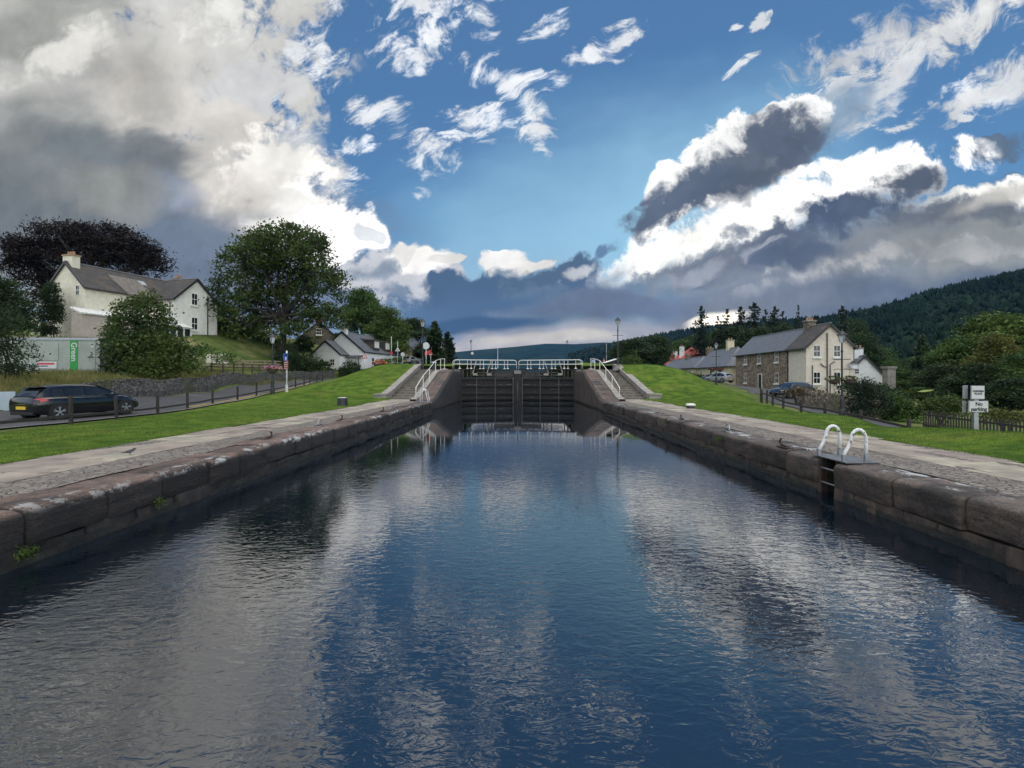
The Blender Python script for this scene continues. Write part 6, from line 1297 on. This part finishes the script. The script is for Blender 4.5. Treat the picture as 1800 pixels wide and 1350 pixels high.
# ------------------------------------------------------------------ signs
M_snav = mat('blue_sign_face', (.02, .09, .42), (.02, .08, .36), 3, .5); M_sbrn = mat('brown_sign_face', (.26, .085, .05), (.22, .07, .045), 3, .5); M_sback = mat('grey_sign_back', (.30, .31, .32), (.22, .23, .24), 3, .5); M_ink = mat('black_lettering', (.012, .012, .012), (.016, .016, .016), 3, .6)
def post(t, x, Y, z0, z1, r_, m): return MB().tube([(x, Y, z0-.3), (x, Y, z1)], r_, 10).build('post', m, t, smooth=True)
Y = 14.6; x = (1714-CX)/F*Y; zg = gh(x, Y); t = thing('no_parking_sign', 'two white parking signs stacked on a short grey post on the right lawn', 'sign', (x, Y, zg))
MB().beam((x, Y, zg-.3), (x, Y, 1.3), .13, .09, (0, 1, 0)).build('post', M_steel, t, bevel=.008)
def plate(t, x, Y, z, w_, h, lines, sizes, nm='sign_plate', face=M_signw, ink=M_ink, border=True):
    p = MB().box((x, Y, z), (w_, .02, h)).build(nm, face, t, bevel=.004)
    if border: MB().box((x, Y+.016, z), (w_+.03, .012, h+.03)).build('backing', M_sback, p, off=None)
    zz = z+sum(sizes)/2
    for tx, s in zip(lines, sizes):
        zz -= s/2; b = text_mb(tx, s*1.05); b.v = [(v[0]+x, v[1]+Y-.013, v[2]+zz) for v in b.v]; b.build('lettering', ink, p); zz -= s/2
    return p
plate(t, x+.02, Y-.09, .73, .53, .30, ['No', 'parking'], [.145, .145]); plate(t, x+.0, Y-.09, 1.13, .36, .36, ['PARKING', 'PLACE'], [.072, .072])
MB().box((x-.24, Y+.05, 1.14), (.14, .02, .38)).build('side_frame', M_sback, t); MB().box((x-.27, Y+.05, .72), (.1, .02, .34)).build('side_frame', M_sback, t)
Y = 40; x = (504-CX)/F*Y; zg = gh(x, Y); t = thing('direction_sign', 'white post with a blue sign over a brown sign by the left road fence', 'sign', (x, Y, zg)); post(t, x, Y, zg, 3.75, .055, M_whitew); MB().lathe([(.1, 0), (.1, .5), (.06, .6)], (x, Y, zg), 10).build('base', M_whitew, t)
p = MB().box((x-.05, Y-.08, 3.25), (.36, .02, .58)).build('blue_plate', M_snav, t); MB().lathe([(.09, 0), (.09, .012), (.0, .012)], (x-.02, Y-.09, 3.38), 12, 'y').box((x-.02, Y-.096, 3.15), (.09, .012, .3)).build('white_figure', M_signw, p)
p = MB().box((x-.02, Y-.08, 2.6), (.34, .02, .66)).build('brown_plate', M_sbrn, t)
for k in range(4): MB().box((x-.02, Y-.096, 2.82-.15*k), (.26, .01, .035)).build('white_line', M_signw, p)
# distant road signs
M_redr = mat('red_sign_rim', (.5, .03, .03), (.42, .03, .03), 3, .5)
def roundsign(px, py, Y, r_, lab, zbot, face=M_signw, rim=M_redr, shape=20):
    x = (px-CX)/F*Y; z = 1.5-(py-CY)/F*Y; zg = gh(x, Y); t = thing('road_sign', lab, 'road sign', (x, Y, zg), 'road signs on the left road'); post(t, x, Y, zg, z+r_+(zbot or 0), .045, M_lampg)
    if shape == 20: MB().lathe([(r_, 0), (r_, .03)], (x, Y-.09, z), 20, 'y').build('sign_rim', rim, t); MB().lathe([(r_*.78, 0), (r_*.78, .014)], (x, Y-.105, z), 20, 'y').build('sign_face', face, t)
    else:
        for k, dy, m, nm in ((1, -.06, rim, 'sign_rim'), (.66, -.095, face, 'sign_face')):
            pr = [Vector((x+k*r_*math.sin(a)*1.15, Y+dy, z+k*r_*math.cos(a)*1.15)) for a in (0, 2*math.pi/3, 4*math.pi/3)]; MB().prism(None, pr, [q+Vector((0, .025, 0)) for q in pr]).build(nm, m, t)
        MB().box((x, Y-.1, z-.05*r_), (.12*r_, .012, .5*r_)).build('sign_symbol', M_ink, t)
roundsign(641, 627, 66, .42, 'red bordered warning triangle on a dark post in front of the cottage', 0, shape=3)
roundsign(688, 620, 80, .24, 'small red disc on a tall thin pole above the bright hedge', 2.3, face=M_redr)
roundsign(699, 615, 84, .42, 'white triangle sign beyond the cottage, right of the tall thin pole', 1.0, shape=3, rim=M_signw)
roundsign(708, 623, 82, .32, 'white round sign in front of the far bright green tree', 0, rim=M_signw)
roundsign(757, 622, 90, .32, 'white round sign on a pale pole right of the left lamp post', .3)
roundsign(749, 608, 60, .42, 'large white round sign back beside the left lamp post', .0, rim=M_lampg)
x = (752-CX)/F*74; t = thing('shop_flag', 'red and white hanging flag near the left lamp post', 'flag', (x, 74, gh(x, 74))); post(t, x+.5, 74, gh(x, 74), 6.2, .04, M_black); MB().grid([[(x+.45-q*.3, 74+.05*math.sin(q*2), 5.8-.1*q-z_*.2) for q in range(4)] for z_ in range(4)]).build('cloth', M_redr, t); 
t = thing('round_white_sign', 'small round white sign low on the distant left lamp', 'sign', at(830, 621, 100)); MB().lathe([(.28, 0), (.28, .03)], at(830, 621, 100), 16, 'y').build('face', M_signw, t); x = (830-CX)/F*100; MB().tube([(x, 100.1, gh(x, 100)-.2), (x, 100.1, 6.6)], .04, 6).build('post', M_black, t)
# flower planter at the mound crest
p = drop(668, 66); p.z = 1.5-(640-CY)/F*66-.35; t = thing('flower_planter', 'planter of red and yellow flowers at the crest beside the cottage', 'planter', p); MB().lathe([(.5, -.6), (.75, .1), (.8, .3), (.7, .3)], p, 12).build('tub', M_timber, t); petals(t, p+Vector((0, 0, .45)), (.95, .8, .85), 260, [M_fred, M_fred, M_fyel, L_mid, M_fpink], 12, sz=.10)
# litter bin at the top of the left steps
p = Vector((-8.4, 51.2, 2.45)); t = thing('litter_bin', 'dark litter bin with pale lid at the top of the left steps', 'bin', p); MB().lathe([(.24, 0), (.27, .05), (.29, .72)], p, 12).build('drum', M_black, t); MB().lathe([(.31, .72), (.31, .78), (.1, .84)], p, 12).build('lid', M_lampg, t)

# ------------------------------------------------------------------ cars
M_cpaint = mat('black_car_paint', (.006, .007, .010), (.009, .010, .013), 2, .12, 0, spec=.7); M_csil = mat('silver_car_paint', (.42, .44, .46), (.36, .38, .40), 2, .25, 0, metal=.5); M_cblue = mat('dark_blue_car_paint', (.012, .03, .06), (.016, .035, .07), 2, .15, 0, spec=.7); M_tyre = mat('tyre_rubber', (.012, .012, .013), (.018, .018, .018), 9, .85); M_alloy = mat('alloy_wheel', (.55, .56, .58), (.45, .46, .48), 3, .3, 0, metal=.7)
M_tail = mat('red_tail_lamp', (.50, .015, .02), (.40, .01, .015), 3, .15, 0, spec=.7); M_plate = mat('yellow_number_plate', (.72, .50, .04), (.65, .45, .04), 3, .5); M_chrome = mat('chrome', (.7, .7, .7), (.6, .6, .6), 3, .12, 0, metal=1.0); M_head = mat('headlamp_glass', (.5, .52, .55), (.4, .42, .45), 3, .1, 0, spec=.8)
def car(name, lab, loc, rz, paint, group=None, Lc=4.33, hh=1.42):
    """hatchback along +x, built round the origin, rear at x = -L/2"""
    t = thing(name, lab, 'car', loc, group, rz); k = Lc/4.33
    # stations: x, half width at sill, at belt, z sill, z belt (shoulder), z crown
    S = [(-2.10, .66, .72, .36, .70, .80), (-2.06, .78, .80, .30, .84, .93), (-1.9, .82, .855, .25, .90, .985), (-1.5, .84, .875, .22, .92, .98), (-.8, .85, .885, .20, .915, .96), (0, .85, .885, .20, .905, .95), (.8, .85, .885, .20, .895, .95), (1.2, .84, .88, .22, .87, .95), (1.55, .82, .86, .24, .80, .89), (1.9, .78, .80, .26, .70, .78), (2.08, .70, .70, .30, .58, .66), (2.16, .56, .56, .36, .48, .54)]
    rings = []
    for x, ws, wb, zs, zb, zc_ in S:
        half = [(0, zs-.02), (ws*.7, zs-.02), (ws*.96, zs+.02), (ws*1.02, zs+.10), (wb*1.02, (zs+zb)*.5), (wb*1.015, zb-.14), (wb*.985, zb-.04), (wb*.93, zb), (wb*.75, zc_-.02), (wb*.4, zc_), (0, zc_+.005)]
        rings.append([(x*k, y, z) for y, z in half]+[(x*k, -y, z) for y, z in reversed(half[1:-1])])
    MB().loft(rings).build('body', paint, t, local=True, autos=38)
    G = [(-1.98, .70, .64, .93, .98), (-1.72, .755, .62, .93, 1.27), (-1.45, .77, .59, .92, 1.375), (-.9, .78, .59, .92, hh), (-.2, .785, .60, .91, hh+.005), (.25, .78, .59, .91, hh-.035), (.62, .765, .62, .91, 1.25), (.98, .74, .66, .91, 1.05), (1.22, .70, .68, .90, .935)]
    rings = []
    for x, wb, wr, zb, zr in G:
        half = [(0, zb-.05), (wb, zb-.05), (wb*.99, zb+.02), (wr+(wb-wr)*.12, zr-.06 if zr-zb > .15 else zr-.01), (wr*.86, zr-.012), (wr*.4, zr+.008), (0, zr+.012)]
        rings.append([(x*k, y, z) for y, z in half]+[(x*k, -y, z) for y, z in reversed(half[1:-1])])
    MB().loft(rings).build('cabin', paint, t, local=True, autos=32)
    def gi(x): 
        X_ = [g[0] for g in G]; return [float(np.interp(x, X_, [g[i] for g in G])) for i in (1, 2, 3, 4)]
    for sg in (-1, 1):
        for xa, xb, sa, sb in ((-1.52, -1.06, .12, 0), (-1.02, -.28, 0, 0), (-.22, .84, 0, .52)):
            rows = []
            for q in range(6):
                x = xa+(xb-xa)*q/5; wb, wr, zb, zr = gi(x); top = zr-.10; y0 = wb*.99+.007; y1 = wr+(wb-wr)*.12+.012
                f0, f1 = .06, .92
                if q == 0 and sa: f1 = .3
                top = min(top, zr-.09); zl = zb+.04; zh = max(zl+.015, zb+(top-zb)*f1)
                yl = y0+(y1-y0)*max(0, (zl-zb-.02)/max(.05, zr-.06-zb-.02)); yh = y0+(y1-y0)*min(1, (zh-zb-.02)/max(.05, zr-.06-zb-.02)); rows.append([(x*k, sg*(yl+.004), zl), (x*k, sg*(yh+.004), zh)])
            MB().grid(rows).build('side_window', M_glass, t, local=True)
        MB().beam((-1.45*k, sg*.80, .945), (.95*k, sg*.785, .93), .012, .02).build('window_trim', M_chrome, t, local=True)
        MB().sphere((.72*k, sg*.95, .97), (.10, .10, .075), 10, 6).build('mirror', paint, t, local=True, smooth=True)
        for x in (-.28, -1.08): MB().box((x*k+.0, sg*.905, .80), (.18, .025, .025)).build('door_handle', paint, t, local=True)
        for x in (.92, -.26, -1.12): MB().beam((x*k, sg*.896, .30), (x*k, sg*.893, .88), .008, .006, (0, 1, 0)).build('door_gap', M_tyre, t, local=True)
        for x in (-1.32, 1.36):
            c = (x*k, sg*.80, .325); w = MB().lathe([(.36, -.11), (.375, 0), (.36, .11)], (x*k, sg*.80, .345), 24, 'y'); w.build('wheel_arch', M_tyre, t, local=True)
            wh = MB().lathe([(.215, -.04), (.235, -.118), (.30, -.112), (.325, -.08), (.325, .08), (.30, .112), (.235, .118), (.215, .04)], c, 26, 'y').build('wheel', M_tyre, t, local=True, smooth=False); b = MB()
            if sg < 0: b.v = []
            yo = sg*.908
            rim = MB().lathe([(.232, -.012), (.235, .006), (.205, .008), (.20, -.012)], (c[0], yo, c[2]), 26, 'y', caps=False)
            for q in range(5):
                a = q*2*math.pi/5+.3
                for da in (-.16, .16): rim.beam((c[0]+.05*math.cos(a), yo-.004, c[2]+.05*math.sin(a)), (c[0]+.21*math.cos(a+da), yo-.004, c[2]+.21*math.sin(a+da)), .034, .016, (0, 1, 0))
            rim.lathe([(.06, -.01), (.055, .01)], (c[0], yo, c[2]), 12, 'y'); rim.build('rim', M_alloy, wh, local=True)
        # lamps
        b = MB(); b.loft([[(-2.075*k, sg*.34, .72), (-2.02*k, sg*.36, .72), (-2.02*k, sg*.36, .86), (-2.065*k, sg*.34, .86)], [(-2.06*k-.03, sg*.74, .72), (-1.9*k, sg*.74, .72), (-1.9*k, sg*.74, .90), (-2.02*k-.02, sg*.74, .90)], [(-1.93*k, sg*.868, .76), (-1.70*k, sg*.885, .80), (-1.70*k, sg*.885, .89), (-1.90*k, sg*.862, .91)]]); b.build('tail_lamp', M_tail, t, local=True, autos=50)
        b = MB(); b.loft([[(2.04*k, sg*.50, .56), (1.9*k, sg*.5, .56), (1.9*k, sg*.5, .70), (1.99*k, sg*.50, .69)], [(1.93*k, sg*.74, .60), (1.7*k, sg*.74, .60), (1.7*k, sg*.78, .75), (1.85*k, sg*.76, .74)]]); b.build('headlamp', M_head, t, local=True)
    # rear screen, front screen, plate, badge, bumper trim
    q = lambda x, f, side, e: (x*k, side*f, 0)
    MB().grid([[(-1.955*k-.012, y, .995) for y in np.linspace(-.60, .60, 7)], [(-1.86*k-.014, y, 1.11) for y in np.linspace(-.58, .58, 7)], [(-1.74*k-.012, y, 1.262) for y in np.linspace(-.53, .53, 7)]]).build('rear_window', M_glass, t, local=True)
    MB().grid([[(1.14*k+.02, y, .975) for y in np.linspace(-.60, .60, 7)], [(.80*k+.02, y, 1.165) for y in np.linspace(-.56, .56, 7)], [(.42*k+.0, y, 1.355) for y in np.linspace(-.5, .5, 7)]]).build('windscreen', M_glass, t, local=True)
    MB().box((-1.70*k, 0, hh-.075), (.30, 1.08, .03)).build('spoiler', paint, t, local=True, bevel=.01)
    MB().box((-2.125*k, 0, .52), (.03, .54, .125)).build('number_plate', M_plate, t, local=True)
    MB().box((-2.13*k, 0, .66), (.03, .62, .02)).build('chrome_strip', M_chrome, t, local=True)
    MB().lathe([(.042, 0), (.042, .02)], (-2.095*k, 0, .80), 14, 'x').build('badge', M_chrome, t, local=True)
    MB().box((-2.06*k, 0, .29), (.12, 1.3, .12)).build('bumper_valance', M_tyre, t, local=True, bevel=.02)
    MB().tube([(-1.9*k, .35, 1.41), (-1.95*k, .35, 1.41)], .01, 5).build('wiper', M_tyre, t, local=True)
    return t
def on_road(x, y): return Vector((x, y, gh(x, y)+.055))
c1 = on_road(-19.25, 22.5); slope = math.atan2(gh(-17.6, 24)-gh(-18.6, 21), 3.1)
c = car('hatchback_car', 'shiny black hatchback parked on the left road beside the dark fence', c1, math.atan2(2.55, .75), M_cpaint); c.rotation_euler[1] = -slope
car('estate_car', 'silver estate car in front of the dark hedge by the cream cottages', on_road(29.9, 76), R(115), M_csil, 'far parked cars', 4.5, 1.55)
car('small_car', 'dark blue car behind the silver estate by the cream cottage hedge', on_road(31.6, 84), R(100), M_cblue, 'far parked cars')
car('saloon_car', 'dark blue car mostly hidden behind the rubble garden wall', on_road(25.4, 47.5), R(205), M_cblue, 'far parked cars', 4.4, 1.45)
car('small_car', 'small pale silver car on the far left road by the stone house', Vector(at(722, 640, 98)), R(75), M_csil, 'far parked cars', 4.0, 1.45)

# ------------------------------------------------------------------ people
M_skin = mat('skin', (.45, .27, .20), (.40, .24, .17), 6, .6); M_hair = mat('grey_hair', (.10, .09, .085), (.06, .055, .05), 20, .8); M_shirt = mat('pale_blue_shirt', (.36, .44, .62), (.30, .37, .54), 6, .9); M_trous = mat('dark_trousers', (.02, .022, .03), (.03, .03, .035), 6, .9); M_pink = mat('pink_jacket', (.55, .16, .17), (.47, .13, .14), 6, .9)
def person(lab, loc, rz, top, legs, sleeve=True, ht=1.72):
    t = thing('person', lab, 'person', loc, None, rz); s = ht/1.75
    def skin(name, nodes, edges, m, sub=2):
        me = bpy.data.meshes.new(name); me.from_pydata([tuple(c*s for c in n[0]) for n in nodes], edges, []); o = bpy.data.objects.new(name, me); COL.objects.link(o); o.parent = t; me.materials.append(m)
        sk = o.modifiers.new('skin', 'SKIN'); sk.use_smooth_shade = True
        for i, n in enumerate(nodes): v = me.skin_vertices[0].data[i]; r_ = n[1] if isinstance(n[1], tuple) else (n[1], n[1]); v.radius = (r_[0]*s, r_[1]*s); v.use_root = (i == 0)
        ss = o.modifiers.new('sub', 'SUBSURF'); ss.levels = 1; ss.render_levels = 1; return o
    hand = lambda sg: [((sg*.30, .10, .80), .035), ((sg*.29, .14, .72), .028)]
    body = [((0, 0, .95), .12), ((0, 0, 1.18), .115), ((0, -.01, 1.38), .13), ((0, .0, 1.48), .055), ((0, .02, 1.58), .085), ((0, .025, 1.70), .085),
            ((-.18, 0, 1.40), .06), ((-.25, .0, 1.12), .046), ((-.25, .10, .88), .036), ((-.25, .13, .79), .04), ((.18, 0, 1.40), .06), ((.25, 0, 1.12), .046), ((.25, .10, .88), .036), ((.25, .13, .79), .04),
            ((-.09, 0, .86), .09), ((-.10, .05, .48), .062), ((-.11, -.02, .08), .045), ((-.11, .12, .03), .035), ((.09, 0, .86), .09), ((.10, -.08, .48), .062), ((.11, -.20, .10), .045), ((.11, -.08, .03), .035)]
    skin('body', body, [(0, 1), (1, 2), (2, 3), (3, 4), (4, 5), (2, 6), (6, 7), (7, 8), (8, 9), (2, 10), (10, 11), (11, 12), (12, 13), (0, 14), (14, 15), (15, 16), (16, 17), (0, 18), (18, 19), (19, 20), (20, 21)], M_skin)
    skin('top', [((0, 0, .92), (.17, .125)), ((0, 0, 1.15), (.165, .125)), ((0, 0, 1.36), (.165, .13)), ((0, 0, 1.46), (.075, .075)), ((-.18, 0, 1.40), .078), ((-.255, .0, 1.12), .06), ((-.255, .09, .92), .052), ((.18, 0, 1.40), .078), ((.255, 0, 1.12), .06), ((.255, .09, .92), .052)], [(0, 1), (1, 2), (2, 3), (2, 4), (4, 5), (5, 6), (2, 7), (7, 8), (8, 9)], top)
    skin('trousers', [((0, 0, .95), (.155, .12)), ((-.09, 0, .84), .105), ((-.10, .05, .48), .08), ((-.11, -.02, .10), .065), ((.09, 0, .84), .105), ((.10, -.08, .48), .08), ((.11, -.20, .12), .065)], [(0, 1), (1, 2), (2, 3), (0, 4), (4, 5), (5, 6)], legs)
    MB().sphere((0, .0, 1.68*s), (.098*s, .108*s, .105*s), 12, 8).build('hair', M_hair, t, local=True, smooth=True)
    return t
Yp = 74; x = (1043-CX)/F*Yp; person('person in a pale blue shirt and dark trousers walking away past the gates', (x, Yp, 1.5-(650.5-CY)/F*Yp), R(-10), M_shirt, M_trous)
Yp = 60; x = (1061.5-CX)/F*Yp; person('person in a pink top partly hidden behind the white handrail', (x, Yp, 1.5-(654-CY)/F*Yp), R(60), M_pink, M_pink, ht=1.65)
# ------------------------------------------------------------------ bird on the left path
M_bird = mat('grey_feathers', (.12, .12, .13), (.05, .05, .055), 30, .9); M_bwh = mat('white_feathers', (.55, .55, .54), (.45, .45, .44), 30, .9)
Yb = gz(800, .02); x = (229-CX)/F*Yb; t = thing('bird', 'small grey bird standing on the left flagstone path', 'bird', (x, Yb, .02), None, R(25))
me = bpy.data.meshes.new('body'); nodes = [((0, 0, .075), .036), ((.04, 0, .095), .03), ((.065, 0, .125), .024), ((.075, 0, .128), .02), ((.105, 0, .124), .004), ((-.045, 0, .066), .024), ((-.15, 0, .055), .007)]
me.from_pydata([n[0] for n in nodes], [(0, 1), (1, 2), (2, 3), (3, 4), (0, 5), (5, 6)], []); o = bpy.data.objects.new('body', me); COL.objects.link(o); o.parent = t; me.materials.append(M_bird); sk = o.modifiers.new('skin', 'SKIN'); sk.use_smooth_shade = True
for i, n in enumerate(nodes): me.skin_vertices[0].data[i].radius = (n[1], n[1])
me.skin_vertices[0].data[0].use_root = True; o.modifiers.new('sub', 'SUBSURF').render_levels = 2
for sg in (-1, 1): MB().tube([(0, sg*.015, .05), (-.005, sg*.016, .025), (.0, sg*.016, .0), (.02, sg*.018, .0)], .003, 5).build('leg', M_ink, t, local=True); MB().sphere((-.02, sg*.03, .078), (.055, .010, .022), 8, 6).build('wing', M_bird, t, local=True, smooth=True)
MB().sphere((.03, 0, .07), (.03, .025, .025), 8, 6).build('breast', M_bwh, t, local=True, smooth=True)

# ------------------------------------------------------------------ grass
M_blade = mat('grass_blades', (.11, .18, .021), (.05, .105, .011), 1.2, .8, 0, island=.3, spec=.2, transl=.25); M_dry = mat('dry_grass', (.27, .23, .10), (.11, .13, .035), .8, .9, 0, island=.4, spec=.1, transl=.2)
def blades(name, P, h, w_, m, rg, lean=.5):
    n = len(P); a = rg.uniform(0, 6.283, n); d = np.stack([np.cos(a), np.sin(a), np.zeros(n)], 1); l = rg.normal(size=(n, 3))*lean; l[:, 2] = 0; hh = (h*rg.uniform(.5, 1.3, n))[:, None]; ww = (w_*rg.uniform(.7, 1.3, n))[:, None]
    V = np.stack([P-d*ww, P+d*ww, P+l*hh+np.array([0, 0, 1])*hh], 1).reshape(-1, 3); i = np.arange(n)[:, None]*3; tag(meshnp(name, V, np.concatenate([i, i+1, i+2], 1), m), kind='stuff')
rg = np.random.default_rng(77)
def scat(n, x0, x1, y0, y1, keep=None, pw=1.6):
    x = rg.uniform(x0, x1, n); y = y0+(y1-y0)*rg.uniform(0, 1, n)**pw; k = np.ones(n, bool) if keep is None else keep(x, y); x, y = x[k], y[k]; return np.stack([x, y, heights(x, y)-.004], 1)
lawnk = lambda x, y: is_lawn(x, y) & (np.abs(x) > 9.0+.12*np.sin(y*1.3)+np.where(y > 26, (y-26)*.045, 0)) & ~in_stair(x, y)
P = np.concatenate([scat(70000, -16, -8.9, 7, 40, lawnk), scat(70000, 8.9, 14.2, 6, 40, lawnk), scat(26000, -17, -10.1, 36, 53, lawnk, 1), scat(26000, 10.1, 19, 36, 53, lawnk, 1)]); blades('lawn_blades', P, .035, .006, M_blade, rg, .6)
# ragged tufts where the lawn meets the paving
e = rg.uniform(6, 37, 9000); sd = rg.choice([-1, 1], 9000); x = sd*(9.02+rg.normal(size=9000)*.05+np.where(e > 26, (e-26)*.045, 0)+.06*np.sin(e*2.1)); blades('edge_tufts', np.stack([x, e, np.full(9000, .0)], 1), .05, .006, M_blade, rg, .7)
# long dry grass at the foot of the cabin and along the wall
wl = np.array([(-23.3, 15), (-23.5, 20), (-24.0, 26), (-24.9, 34), (-26.2, 41), (-27.8, 50)]); y = rg.uniform(20, 50, 26000); x = np.interp(y, wl[:, 1], wl[:, 0])-np.abs(rg.normal(size=26000))*1.5; blades('long_grass', np.stack([x, y, heights(x, y)], 1), .42, .014, M_dry, rg, .35)
P = np.concatenate([scat(9000, -48, -34, 41.8, 52, None, 1), scat(5000, -33, -26, 46, 57, None, 1), scat(4000, -41, -30, 36.4, 39.2, None, 1)]); blades('rough_grass_blades', P, .4, .018, M_dry, rg, .4)
# ------------------------------------------------------------------ haze
b = MB().box((200, 2500, 140), (9000, 5600, 0)); 
mh = bpy.data.materials.new('valley_haze'); mh.use_nodes = True; t_ = mh.node_tree; t_.nodes.remove(t_.nodes['Principled BSDF']); pv = t_.nodes.new('ShaderNodeVolumePrincipled')
pv.inputs['Color'].default_value = (.22, .46, .92, 1); pv.inputs['Density'].default_value = .00004; pv.inputs['Anisotropy'].default_value = 0.0
t_.links.new(pv.outputs[0], t_.nodes['Material Output'].inputs['Volume'])
tag(MB().box((0, 3000, 172), (9000, 7000, 372)).build('haze', mh), kind='stuff')
